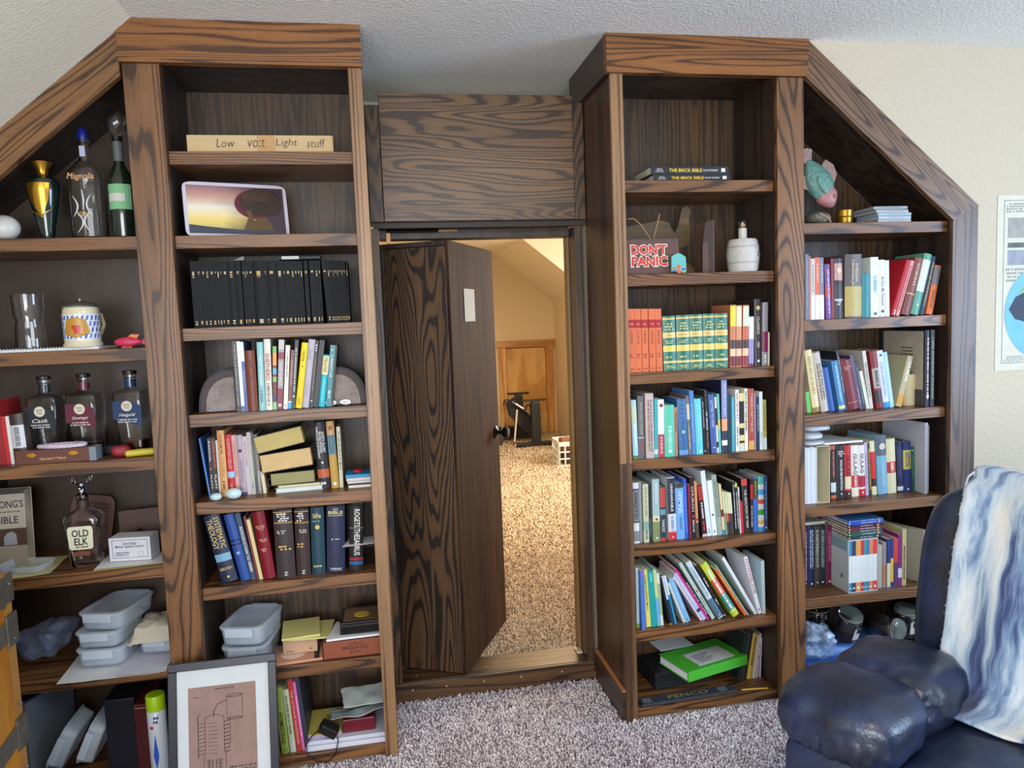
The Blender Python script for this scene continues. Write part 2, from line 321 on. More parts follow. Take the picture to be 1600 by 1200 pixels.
def tufts(x0,x1,y0,y1,z,sp,h,hole=(),fm=None):
    rng=np.random.default_rng(3); X,Y=np.meshgrid(np.arange(x0,x1,sp),np.arange(y0,y1,sp)); X=X.ravel()+rng.uniform(-.5,.5,X.size)*sp; Y=Y.ravel()+rng.uniform(-.5,.5,Y.size)*sp
    keep=np.ones(len(X),bool)
    for a,b_,c,d in hole: keep&=~((X>a)&(X<b_)&(Y>c)&(Y<d))
    X=X[keep];Y=Y[keep]; N=len(X); a=rng.uniform(0,6.28,N); tx=rng.normal(0,.45,N)*h; ty=rng.normal(0,.45,N)*h; hh=h*rng.uniform(.6,1.25,N); r=sp*rng.uniform(.42,.62,N)
    P=np.zeros((N,7,3))
    for k in range(3):
        q=a+k*2.094; P[:,k]=np.stack([X+np.cos(q)*r*.8,Y+np.sin(q)*r*.8,np.full(N,z)],1)
        q2=q+.9; P[:,3+k]=np.stack([X+tx*.7+np.cos(q2)*r*.75,Y+ty*.7+np.sin(q2)*r*.75,z+hh*.75],1)
    P[:,6]=np.stack([X+tx,Y+ty,z+hh],1)
    f=np.array([[0,1,4],[0,4,3],[1,2,5],[1,5,4],[2,0,3],[2,3,5],[3,4,6],[4,5,6],[5,3,6]]); Fc=(f[None]+np.arange(N)[:,None,None]*7).reshape(-1,3)
    me=bpy.data.meshes.new('carpet_pile'); V=P.reshape(-1,3); me.vertices.add(len(V)); me.vertices.foreach_set('co',V.ravel()); me.loops.add(Fc.size); me.loops.foreach_set('vertex_index',Fc.ravel().astype(np.int32))
    me.polygons.add(len(Fc)); me.polygons.foreach_set('loop_start',np.arange(0,Fc.size,3,dtype=np.int32)); me.update(); me.validate(); me.materials.append(fm or FIB); return me
fl=st('floor',MB().box(-1.6,4.4,-3.6,.36,-.05,0),carpet((186,172,166),'carpet_base'))
o=part(fl,'carpet_pile',tufts(-.02,.86,.0,.362,0,.0078,.014),None,kind='stuff')
o=part(fl,'carpet_pile',tufts(-1.1,2.4,-1.0,.0,0,.0078,.014),None,kind='stuff')
# ---------------- room shell ----------------
st('ceiling',MB().box(-.72,4.4,-3.6,.92,2.577,2.62),CEI)
st('wall_alcove',MB().box(-.7,1.6,.86,.92,2.452,2.577).box(-.7,-.64,.56,.86,2.452,2.577).box(1.54,1.6,.56,.86,2.452,2.577),CEI)
sl=.839
st('ceiling',MB().prism([(-.72,2.577),(-1.5,2.577-sl*.78),(-1.5,2.64-sl*.78),(-.72,2.64)],'y',-3.6,.4),CRM)
st('wall_left',MB().box(-1.56,-1.5,-3.6,.4,0,1.96),WAL)
st('wall_back',MB().box(-1.56,-.03,.375,.55,0,2.577).box(.866,2.45,.375,.55,0,2.577).box(-.03,.866,.46,.55,1.98,2.45).box(-.03,.866,.40,.55,-.05,.02),WAL)
st('wall_back',MB().prism([(1.643,2.577),(4.4,2.577),(4.4,0),(2.388,0),(2.388,1.959)],'y',.004,.34),WAL)
st('wall_right',MB().box(4.34,4.4,-3.6,-3.0,0,2.577).box(4.34,4.4,-1.4,.05,0,2.577),WAL)
# ---------------- back room ----------------
BF=carpet((196,172,136),'back_room_carpet',170)
f2=st('floor',MB().box(-1.2,3.7,.531,6.9,.0,.075),BF)
part(f2,'carpet_pile',tufts(.0,1.5,.535,1.9,.075,.009,.013,fm=FIB2),None,kind='stuff')
part(f2,'carpet_pile',tufts(.3,2.24,1.9,4.2,.075,.014,.013,fm=FIB2),None,kind='stuff')
part(f2,'carpet_pile',tufts(.8,2.24,4.2,6.7,.075,.02,.012,fm=FIB2),None,kind='stuff')
st('wall_far',MB().prism([(-1.2,0),(2.26,0),(2.26,1.785),(1.5,2.393),(-1.2,2.393)],'y',6.765,6.85),BRW)
st('wall_right',MB().box(2.26,2.32,4.87,6.765,0,1.785),BRW)
st('wall_right',MB().box(3.6,3.66,.55,2.1,0,2.4).box(3.6,3.66,3.7,4.95,0,2.4).box(3.6,3.66,2.1,3.7,0,.9).box(3.6,3.66,2.1,3.7,2.2,2.4),BRW)
st('wall_cheek',MB().prism([(2.26,0),(3.66,0),(3.66,2.393),(1.5,2.393),(2.26,1.785)],'y',4.87,4.93),BRW)
st('wall_left',MB().box(-1.2,-1.15,.55,6.8,0,2.4),BRW)
st('ceiling',MB().box(-1.2,3.66,.56,4.9,2.393,2.45).box(-1.2,1.5,4.9,6.8,2.393,2.45),BRC)
st('ceiling',MB().prism([(1.5,2.393),(2.28,1.769),(2.28,1.84),(1.5,2.45)],'y',4.93,6.8),BRC)
PINE=oak('pine_trim',(244,200,148),(220,164,110),'z',across=9,along=.5,K=4,thin=.5); PLY=oak('plywood',(250,208,146),(230,180,118),'z',across=3,along=.8,K=5,thin=.5)
d2=thing('door_2','pine framed plywood access door in the far wall','door',(1.87,6.76,.08),kind=S)
part(d2,'door_panel',MB().box(1.605,2.12,6.742,6.762,.08,1.2),PLY,rel=True)
for a,b_ in ((1.505,1.6),(2.125,2.235)): part(d2,'side_casing',MB().box(a,b_,6.735,6.764,.08,1.21,.002),PINE,rel=True)
part(d2,'head_casing',MB().box(1.485,2.25,6.728,6.764,1.21,1.3,.002),oak('pine_head',(244,200,148),(220,164,110),'x',K=4),rel=True)
part(d2,'gap',MB().box(1.6,2.125,6.755,6.763,.08,1.21),M((50,34,24)),rel=True)
solo('wall_outlet',MB().box(2.25,2.26,5.62,5.69,.42,.54,.002),M((236,226,206)),'small cream outlet plate on the far room right wall','outlet')
# ---------------- door 1 : frame, threshold, thick leaf ----------------
fr=thing('door_frame','dark oak frame around the doorway between the bookcases','door frame',(.4,.42,0)); fr['kind']=S; del fr['category']
fr.name='trim_1'
part(fr,'head_panel',MB().box(.045,.815,.345,.365,1.975,2.4645,.002),PN,rel=True)
part(fr,'panel_stile',MB().box(-.009,.044,.349,.366,1.975,2.42,.002),DF,rel=True)
part(fr,'panel_stile',MB().box(.817,.862,.352,.37,1.975,2.44,.002),DF,rel=True)
part(fr,'header_board',MB().box(.022,.815,.45,.53,1.918,1.953,.002),IN,rel=True)
part(fr,'header_top',MB().box(.0,.862,.372,.455,1.9535,1.974),DK,rel=True)
part(fr,'jamb',MB().box(-.009,.02,.372,.53,.085,1.953,.001),DF,rel=True)
part(fr,'jamb',MB().box(.818,.845,.38,.53,.085,1.953,.001),SD,rel=True)
part(fr,'jamb_stop',MB().box(.808,.8175,.48,.53,.086,1.917),oak('pale_stop',(150,116,70),(120,88,52),'z',across=40,K=3),rel=True)
part(fr,'riser_board',MB().box(-.009,.845,.366,.378,0,.0838,.002),THR,rel=True)
part(fr,'tread_board',MB().box(-.009,.845,.3785,.53,.064,.0848,.002),THR,rel=True)
part(fr,'shim',MB().box(.79,.815,.45,.5,.0855,.093),M((214,196,160)),rel=True)
nail=M((196,150,110),.4)
for x in (.06,.2,.36,.52,.7): part(fr,'screw_head',MB().loft([(.3655,x,.055,.004,.004,2),(.3662,x,.055,.004,.004,2)],10,axis='y').loft([(.0849,x+.02,.43,.004,.004,2),(.0853,x+.02,.43,.004,.004,2)],10),nail,rel=True)
part(fr,'closer_arm',MB().box(.05,.34,.438,.449,1.945,1.952).box(.05,.066,.43,.446,1.9,1.952),M((120,90,62),.3,1),rel=True)
part(fr,'roller_catch',MB().loft([(.05,.425,1.947,.006,.006,2),(.26,.425,1.947,.006,.006,2)],10,axis='x'),M((40,38,38),.3,1),rel=True)
part(fr,'catch_plate',MB().box(.8,.86,.4,.412,1.949,1.9525),M((176,130,84),.3,1),rel=True)
dr=thing('door_1','thick dark oak door standing ajar into the back room','door',(.283,.397,.09),(0,0,math.atan2(.891,.455)),kind=S)
H=1.815
part(dr,'core',MB().box(.004,.552,.003,.272,.002,H-.02),DK)
part(dr,'edge_board',MB().box(-.012,.003,.0,.275,0,H-.022,.0015),DF,label='wide edge board with bold swirling grain')
part(dr,'face_board',MB().box(-.012,.555,-.014,-.0005,0,H,.0015),DE)
part(dr,'rear_board',MB().box(-.012,.555,.2755,.289,0,H,.0015),IN)
part(dr,'top_board',MB().box(-.012,.553,.0,.275,H-.0195,H,.001),IN)
kb=part(dr,'knob',MB().lathe([(.0,.0),(.03,.0),(.031,.004),(.024,.008),(.011,.014),(.010,.03),(.02,.036),(.027,.046),(.027,.056),(.02,.064),(.0,.067)],20).xf(Matrix.Translation((.505,-.0145,.952))@Matrix.Rotation(R(90),4,'X')),M((26,26,32),.25,.6),smooth=True)
solo('paper_note',MB().box(0,.128,-.0006,.0006,0,.14),M((206,216,214),.7),'small white paper note stuck on the open door face','paper',(.283+.891*.0165+.455*.148,.397-.455*.0165+.891*.148,1.575),(0,0,math.atan2(.891,.455)))
# ---------------- bookcases ----------------
ZL=[2.1715,1.8965,1.5885,1.295,.9901,.6866,.373,.035]; ZR=[2.0692,1.7256,1.3568,1.0252,.689,.3506,.035]; ZV=[1.9034,1.5284,1.1513,.781,.40,.035]; ZW=[1.8972,1.5308,1.16,.785,.425,.035]
for _l in (ZL,ZR,ZV,ZW):
    for _a,_b in zip(_l,_l[1:]): TOPS[round(_b,3)]=_a-.0455
def shelves(b,zs,x0,x1,m=None,th=.043):
    for i,z in enumerate(zs):
        lo=max(0,z-th)
        part(b,'shelf',MB().box(x0+.0006,x1-.0006,.03,.3445,lo,z,.0015),FH,rel=True)
b1=thing('bookcase','tall oak bookcase tower left of the door, top shelf holding a cardboard box','bookcase',(-.385,.18,0))
part(b1,'post',MB().box(-.762,-.651,0,.022,0,2.4405,.0015),FV,rel=True); part(b1,'post',MB().box(-.0565,-.0103,0,.022,0,2.4405,.0015),FP,rel=True)
part(b1,'top_trim',MB().prism([(-.768,2.441),(-.008,2.441),(-.008,2.576),(-.722,2.576),(-.768,2.538)],'y',-.013,.0215),FT,rel=True)
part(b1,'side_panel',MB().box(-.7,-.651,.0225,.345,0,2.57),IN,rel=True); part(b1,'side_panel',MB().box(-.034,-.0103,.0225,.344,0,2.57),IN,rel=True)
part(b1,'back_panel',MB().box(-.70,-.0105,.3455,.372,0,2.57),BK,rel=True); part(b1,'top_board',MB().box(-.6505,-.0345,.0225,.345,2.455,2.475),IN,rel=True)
shelves(b1,ZL,-.651,-.034)
b2=thing('bookcase','tall oak bookcase tower right of the door, green binder at its foot','bookcase',(1.24,.18,0))
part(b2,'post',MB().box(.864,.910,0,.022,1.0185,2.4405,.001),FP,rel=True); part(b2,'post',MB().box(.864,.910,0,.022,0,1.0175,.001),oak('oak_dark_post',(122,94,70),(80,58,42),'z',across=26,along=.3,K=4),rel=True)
part(b2,'post',MB().box(1.5133,1.6233,0,.022,0,2.4405,.0015),FV,rel=True)
part(b2,'top_trim',MB().prism([(.848,2.441),(1.632,2.441),(1.6385,2.576),(.848,2.576)],'y',-.013,.0215),FT,rel=True)
part(b2,'return_trim',MB().box(.848,.8635,.022,.50,2.441,2.576,.001),oak('oak_return',(74,56,46),(50,38,32),'y',K=4),rel=True)
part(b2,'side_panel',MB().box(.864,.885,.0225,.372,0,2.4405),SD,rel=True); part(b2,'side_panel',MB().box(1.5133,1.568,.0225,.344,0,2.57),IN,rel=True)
part(b2,'base_trim',MB().box(.848,.8635,.0,.365,.0,.128,.0012),oak('oak_base_trim',(88,62,44),(54,38,28),'y',K=4),rel=True)
part(b2,'base_lit_top',MB().box(.849,.8635,.0,.365,.1285,.133),M((176,118,76),.5),rel=True)  # lit top surface of the base trim, put in as a lighter tan strip
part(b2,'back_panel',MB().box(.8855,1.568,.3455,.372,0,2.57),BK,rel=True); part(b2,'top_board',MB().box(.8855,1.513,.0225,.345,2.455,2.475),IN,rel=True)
shelves(b2,ZR,.8855,1.5133)
b3=thing('bookcase','low oak bookcase wing under the right slope, carved fish on its top shelf','bookcase',(1.98,.18,0))
part(b3,'post',MB().prism([(2.2731,0),(2.3864,0),(2.3864,1.957),(2.2731,1.9)],'y',0,.022),oak('oak_right_post',(128,100,80),(78,58,46),'z',across=10,K=10),rel=True)
part(b3,'slope_trim',MB().prism([(1.6325,2.441),(2.2731,1.9005),(2.3864,1.9575),(1.6395,2.576)],'y',-.004,.0215),oak('oak_slope_trim',(140,108,82),(80,60,46),'x',across=7,along=.5,K=24,rot=-R(40)),rel=True)
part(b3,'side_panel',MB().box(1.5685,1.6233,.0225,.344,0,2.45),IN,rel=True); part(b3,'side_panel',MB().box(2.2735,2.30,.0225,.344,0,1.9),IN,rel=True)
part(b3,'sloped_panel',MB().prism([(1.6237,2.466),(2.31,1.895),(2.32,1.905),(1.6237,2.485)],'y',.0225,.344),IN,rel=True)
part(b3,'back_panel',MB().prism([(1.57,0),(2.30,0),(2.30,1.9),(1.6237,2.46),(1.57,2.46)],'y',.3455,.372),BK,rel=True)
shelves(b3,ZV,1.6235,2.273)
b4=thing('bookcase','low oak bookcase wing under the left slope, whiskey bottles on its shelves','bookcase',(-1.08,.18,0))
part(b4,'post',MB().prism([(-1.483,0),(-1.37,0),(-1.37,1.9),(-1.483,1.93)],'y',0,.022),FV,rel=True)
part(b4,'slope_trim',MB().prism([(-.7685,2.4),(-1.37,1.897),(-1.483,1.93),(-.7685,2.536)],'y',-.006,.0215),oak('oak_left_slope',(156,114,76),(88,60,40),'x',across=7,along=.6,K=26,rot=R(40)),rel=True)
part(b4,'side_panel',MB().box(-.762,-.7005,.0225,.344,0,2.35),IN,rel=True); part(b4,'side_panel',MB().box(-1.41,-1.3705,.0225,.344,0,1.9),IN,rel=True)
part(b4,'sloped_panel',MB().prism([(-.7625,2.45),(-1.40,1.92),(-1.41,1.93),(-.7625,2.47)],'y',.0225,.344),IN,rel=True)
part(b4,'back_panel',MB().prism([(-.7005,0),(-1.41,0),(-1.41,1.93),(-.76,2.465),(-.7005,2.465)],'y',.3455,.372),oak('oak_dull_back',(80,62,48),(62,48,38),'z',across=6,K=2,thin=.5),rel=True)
shelves(b4,ZW,-1.37,-.762)
# ---------------- books ----------------
W_=(232,232,228); CRE=(226,214,178); BLK=(30,30,33); GLD=(206,172,96); NAV=(30,38,72); MAR=(108,30,44); RED=(178,40,44); TEA=(40,132,136); GRY=(150,152,156)
# black set, left tower third shelf
zb=(280,390,9.6); blk=[]
tops=[155,240,320,378,445,515,555,600,640,725,830]; 
def bk(l):
    return [(a+o,b+o2-2,a,ty,(17,19,23),'x',[('l',.8-(.05 if i%3==0 else 0),.84,GLD if i%2 else (196,190,160)),('l',.04,.1,GLD if i%3 else (196,190,160))],{'r':.8}) for i,(a,b,o,o2,ty) in enumerate(l)]
l1=[155,240,320,378,445,515,555,600,640,725,830,925]
seq=[(l1[i],l1[i+1],77-i*1.6,77-(i+1)*1.6,175) for i in range(11)]
l2=[945,980,1003,1035,1105]; seq+=[(l2[i],l2[i+1],55,58,175) for i in range(4)]
l3=[1110,1270,1310,1449,1554,1584,1669,1719,1764,1809,1844]; seq+=[(l3[i],l3[i+1],58,58,172) for i in range(10)]
l4=[1860,1924]; seq+=[(1860,1924,60,58,170)]
l5=[1944,2029,2079,2114]; seq+=[(l5[i],l5[i+1],56,54,168) for i in range(3)]
l6=[2129,2204,2239,2260,2281,2302,2323,2344,2365,2386,2407,2430,2452,2474,2509]; seq+=[(l6[i],l6[i+1],105-i*3,105-(i+1)*3,165) for i in range(14)]
row(zb,ZL[2],.055,bk(seq),'','x',dmax=.16,minX=-.62,samelabel='slim black clothbound volume with small gilt spine marks in the long black set')
_bl=[o for o in C.objects if o.get('group')=='x']
for i,o in enumerate(_bl):
    o['group']='black volumes on the left tower third shelf'; r=len(_bl)-1-i
    o['label']=f'slim black gilt-marked volume, {ORD[min(i,r)]} from the '+('left' if i<=r else 'right')+' in the black set'
def flat(name,pxl,pxr,py,Y,zs,th,d,m,label,cat,group=None,rz=0,pages=False,col=None,ex=()):
    """flat lying slab with its front edge between two photo columns"""
    a=XZ(pxl,Y,zs); b=XZ(pxr,Y,zs)
    if pages:   # lying book: spine to the front
        r=book(th,b-a,d,col,True,ex,(b,Y,zs+.0004),(0,R(-90),0),label,group); return r
    return solo(name,MB().box(0,b-a,0,d,0,th,.0008),m,label,cat,(a,Y,zs+.0004),(0,0,rz),group)
zb0=ZL[2]+.1415
WL='on the left tower {} shelf'
G='books on the left tower {} shelf'
# L4
row((340,520,8),ZL[3],.04,[
 (242,296,166,105,(60,58,56),'thin charcoal paperback',[('l',.1,.95,(150,148,140)),('c',.28,.3,(70,80,160))]),
 (300,342,207,110,(226,232,240),'slim white paperback',[('b',.0,.08,(80,110,150))]),
 (344,384,262,118,(66,90,150),'blue and white paperback',[('b',.72,1,(224,226,232)),('l',.3,.6,(150,170,210))]),
 (387,512,332,225,(116,54,34),'brown leather bound volume',[('q',.72,.86,(86,38,24),3),('q',.5,.58,(86,38,24),2)]),
 (524,600,486,118,(140,196,198),'pale aqua hardcover',[('t','TASTE OF EDEN',.38,.82,(226,240,240),.45),('l',.12,.3,(90,140,150))]),
 (606,688,574,80,(224,220,208),'white hardcover with red title',[('t','SHEPHERD',.42,.8,(170,60,60),.6),('l',.12,.38,(120,120,120)),('c',.08,.16,(170,150,110))]),
 (693,740,688,170,(110,44,44),'multicoloured banded paperback',[('b',.9,1,(90,180,80)),('b',.7,.9,(230,150,60)),('b',.56,.66,(80,170,190)),('b',.44,.52,(130,180,90)),('b',.14,.24,(50,50,90)),('b',.0,.12,(140,190,120))]),
 (744,812,765,85,(160,148,154),'grey and maroon hardcover',[('b',.86,1,(190,188,186)),('b',.72,.82,(140,40,66)),('b',.0,.3,(130,34,60)),('t','GOD CHRIST',.34,.68,(226,226,226),.5),('c',.06,.3,(230,220,220))]),
 (822,874,852,155,(226,222,208),'cream white paperback',[('l',.5,.88,(160,160,156)),('c',.06,.16,(120,120,120))]),
 (877,918,918,215,(122,64,54),'brick red paperback',[('t','SIMPLE CHURCH LIFE',.4,.84,(226,190,180),.4),('b',.0,.11,(60,160,210)),('b',.11,.13,(230,230,230))]),
 (921,966,968,88,(40,54,58),'dark green grey paperback',[('l',.25,.88,(190,200,200)),('c',.18,.26,(220,220,220))]),
 (972,1050,1054,120,(240,210,24),'bright yellow paperback',[('t','reaching',.72,.88,(60,60,20),.45),('c',.64,.1,(40,40,20)),('l',.06,.16,(190,160,20))]),
 (1056,1138,1140,78,(182,176,190),'lilac grey hardcover',[('t','Gath',.7,.86,(150,150,150),.5),('t','Lucado',.16,.34,(160,160,166),.4)]),
 (1146,1188,1222,95,(40,34,34),'thin black brown paperback',[('l',.84,.94,W_),('l',.25,.74,(150,120,100)),('c',.1,.22,W_)]),
 (1190,1255,1276,90,(26,26,30),'black hardcover',[('l',.3,.7,(70,70,74))]),
 (1262,1338,1270,275,(30,180,196),'cyan and cream paperback',[('b',.62,.97,(230,216,160)),('t','PRAYER',.66,.94,(120,100,60),.5),('l',.1,.56,(120,220,226))]),
 (1350,1414,1346,155,(66,128,134),'teal paperback with star',[('t','A PERFECT LIFE',.48,.84,(220,236,236),.4),('l',.14,.26,(210,226,226)),('c',.92,.24,(150,190,190))]),
 (1420,1442,1426,158,(28,28,32),'black hardcover beside the geode',None)],
 WL.format('fourth'),G.format('fourth'),dmax=.2,maxX=-.172)
# L5
row((305,650,8.571),ZL[4],.10,[
 (115,212,44,303,(58,124,206),'bright blue paperback',[('l',.62,.95,(206,150,130),2),('l',.12,.26,(206,150,130),2),('l',.32,.58,(120,160,220))]),
 (216,262,150,302,(34,32,36),'black paperback with white letters',[('t','RADICAL',.6,.95,W_,.5),('c',.48,.3,(206,90,50)),('t','PLATT',.14,.38,W_,.4)]),
 (264,325,200,302,(44,32,34),'black and orange paperback',[('l',.5,.95,(200,80,50)),('t','PLATT',.14,.38,W_,.4)]),
 (327,350,236,330,(206,202,196),'slim white booklet',None),
 (354,450,236,200,(218,164,102),'tan orange paperback',[('t','WE BECAME FREE',.64,.94,(90,70,50),.35),('l',.3,.6,(190,130,80)),('l',.1,.24,(120,90,60))]),
 (460,550,355,255,(186,42,46),'red hardcover with sky band',[('t','CHRISTIAN BELIEF',.44,.94,(226,150,150),.5),('b',.3,.4,(160,190,220)),('l',.06,.2,(226,150,150))]),
 (556,610,440,263,(206,158,152),'thin salmon pink paperback',[('l',.3,.9,(180,120,110))]),
 (614,700,494,262,(178,162,174),'lilac grey textured paperback',[('c',.74,.28,(50,30,30)),('b',0,.05,(66,48,80)),('l',.2,.6,(150,130,150))]),
 (703,760,584,280,(188,182,184),'light grey paperback with red title',[('t','God is the Gospel',.5,.92,(200,80,80),.5)]),
 (762,816,626,226,(178,176,172),'plain pale grey hardcover',[('l',.1,.2,(130,130,130))]),
 (818,850,690,230,(70,70,66),'dark grey booklet',[('l',.3,.8,(130,140,130))]),
 (852,900,700,262,(120,118,112),'grey spiral bound booklet',[('l',.05,.4,(190,190,190))]),
 (915,960,866,780,(216,206,170),'little cream booklet',None)],
 WL.format('fifth'),G.format('fifth'),dmax=.2,minX=-.62)
row((420,650,8.571),ZL[4],.10,[
 (680,830,592,92,(38,38,48),'thick black theology hardcover',[('t','GOD\'S GLORY',.55,.86,W_,.22,.26),('t','IN SALVATION',.55,.86,W_,.22,0),('t','THROUGH JUDGMENT',.46,.94,W_,.22,-.26),('c',.4,.1,W_),('b',.17,.3,(186,96,60)),('q',.06,.12,W_,1)]),
 (843,945,762,74,(196,156,70),'mustard paperback with blue label',[('b',.5,.8,(100,140,160)),('t','ECCLESIA',.52,.78,(50,70,40),.5),('b',.8,.98,(206,160,110)),('c',.9,.3,(140,90,70)),('c',.07,.24,W_)]),
 (952,1000,906,146,(200,200,176),'pale sage paperback',[('l',.3,.92,(120,120,100)),('c',.4,.24,(40,50,40))])],
 'past the stacked bibles','books on the left tower fifth shelf')
# L6
row((290,740,4.615),ZL[5],.07,[
 (268,384,126,312,(36,46,74),'thick navy theology tome',[('t','SYSTEMATIC',.5,.96,(214,184,110),.34,.24),('t','THEOLOGY',.5,.94,(214,184,110),.34,-.2),('b',.31,.42,(120,170,200)),('h','GRUDEM',.2,.04,(214,184,110),.8),('c',.08,.08,(220,200,70))],{'hard':True}),
 (402,472,274,302,(36,76,150),'glossy blue hardcover',[('b',.6,.62,(20,30,60)),('b',.54,.56,(20,30,60)),('l',.4,.44,(160,180,220))]),
 (476,514,352,292,(50,70,96),'dark blue paperback with white title',[('t','INTRODUCTION TO GREEK',.12,.8,W_,.5)]),
 (517,532,416,312,(120,40,50),'very thin maroon booklet',None),
 (535,560,434,335,(214,196,140),'thin cream booklet',None),
 (566,652,478,280,(124,24,40),'glossy maroon hardcover',[('q',.72,.8,(206,160,120),3),('q',.55,.6,(206,160,120),2),('q',.4,.46,(206,160,120),2)],{'r':.3}),
 (662,796,634,262,(52,42,44),'thick brown commentary',[('b',.80,.81,GLD),('b',.955,.965,GLD),('q',.82,.95,W_,4),('q',.64,.7,(190,190,190),3),('q',.4,.48,GLD,2),('h','Z',.06,.05,W_,.2)]),
 (804,905,782,256,(56,38,40),'thinner brown commentary',[('b',.79,.8,GLD),('b',.955,.965,GLD),('q',.81,.95,W_,4),('q',.64,.7,(190,190,190),2),('q',.42,.5,GLD,2),('h','Z',.06,.05,W_,.25)]),
 (914,1010,898,246,(22,62,78),'dark teal hardcover',[('h','life',.88,.07,(206,190,130),.6),('c',.71,.17,(206,180,100)),('q',.79,.81,(180,170,120),1),('q',.1,.15,(180,170,120),1)]),
 (1020,1150,1016,236,(30,38,72),'navy bible dictionary',[('h','NEW',.955,.025,(226,214,150),.3),('h','BIBLE',.91,.045,(226,214,150),.8),('h','DICTIONARY',.865,.02,(226,214,150),.8),('q',.49,.52,(190,190,170),1),('h','TYNDALE',.055,.035,W_,.62)]),
 (1182,1280,1182,232,(24,24,28),'thick black thesaurus',[('t','ROGETS THESAURUS',.24,.95,W_,.42,.05),('b',.655,.66,(200,200,200)),('b',.16,.2,(150,30,60)),('b',.09,.14,(30,90,150))])],
 WL.format('sixth'),G.format('sixth'),dmax=.2,minX=-.62,maxX=-.04)
WR='on the right tower {} shelf'; GR='books on the right tower {} shelf'
zr=(960,440,6.154)
row(zr,ZR[2],.05,[(a,b,c,264,(214,112,70),'orange set volume with red label',[('b',.7,.83,(168,36,40)),('q',.74,.78,(220,150,120),1),('l',.45,.66,(170,80,50)),('q',.22,.3,(150,60,50),2),('q',.04,.07,(150,60,50),1)],{'hard':False}) for a,b,c in ((146,205,126),(207,266,188),(271,333,252),(341,402,320),(408,466,386))]+
 [(a,b,c,d,(24,108,84),'green gilt-banded set volume',[('b',.93,.965,GLD),('b',.6,.7,(214,186,110)),('b',.35,.46,(220,196,90)),('b',.14,.18,(214,186,110)),('q',.73,.88,(200,190,140),3),('q',.49,.56,(200,200,150),2),('q',.22,.28,(200,190,120),1),('q',.04,.1,(226,206,120),2),('q',.64,.66,(150,110,60),1)],{'hard':True,'r':.35}) for a,b,c,d in ((476,597,458,335),(601,725,590,325),(729,852,719,318),(858,966,852,312),(971,1092,965,308))]+
 [(1112,1165,1115,225,(196,120,84),'ornate paperback with yellow label',[('b',.66,.98,(226,210,40)),('b',.3,.44,(70,50,40)),('b',.02,.18,(120,30,40)),('b',.18,.3,(226,190,160))]),
 (1172,1222,1173,230,(206,140,96),'ornate paperback with cream label',[('b',.66,.98,(230,216,180)),('b',.3,.44,(70,50,40)),('b',.02,.18,(120,30,40)),('b',.18,.3,(226,190,160))]),
 (1230,1286,1238,226,(196,96,66),'ornate paperback with mint label',[('b',.66,.98,(206,216,190)),('b',.3,.44,(60,44,40)),('b',.02,.18,(140,36,46)),('b',.18,.3,(230,190,150))]),
 (1293,1340,1294,335,(150,140,190),'lilac and white paperback',[('b',.55,.98,(224,220,226)),('b',0,.06,(110,30,60))]),
 (1350,1412,1352,170,(40,34,32),'tall black novel with pale edge',[('c',.87,.3,(206,170,110)),('t','CLASSICS',.48,.74,(220,200,170),.4),('l',.28,.36,(170,160,150)),('c',.08,.18,W_)]),
 (1420,1472,1426,200,(140,138,146),'grey paperback with plum band',[('b',.22,.54,(124,30,80)),('l',.04,.18,(220,220,220))]),
 (1476,1492,1466,490,(206,190,170),'very short thin booklet',None)],
 WR.format('third'),GR.format('third'),dmax=.2)
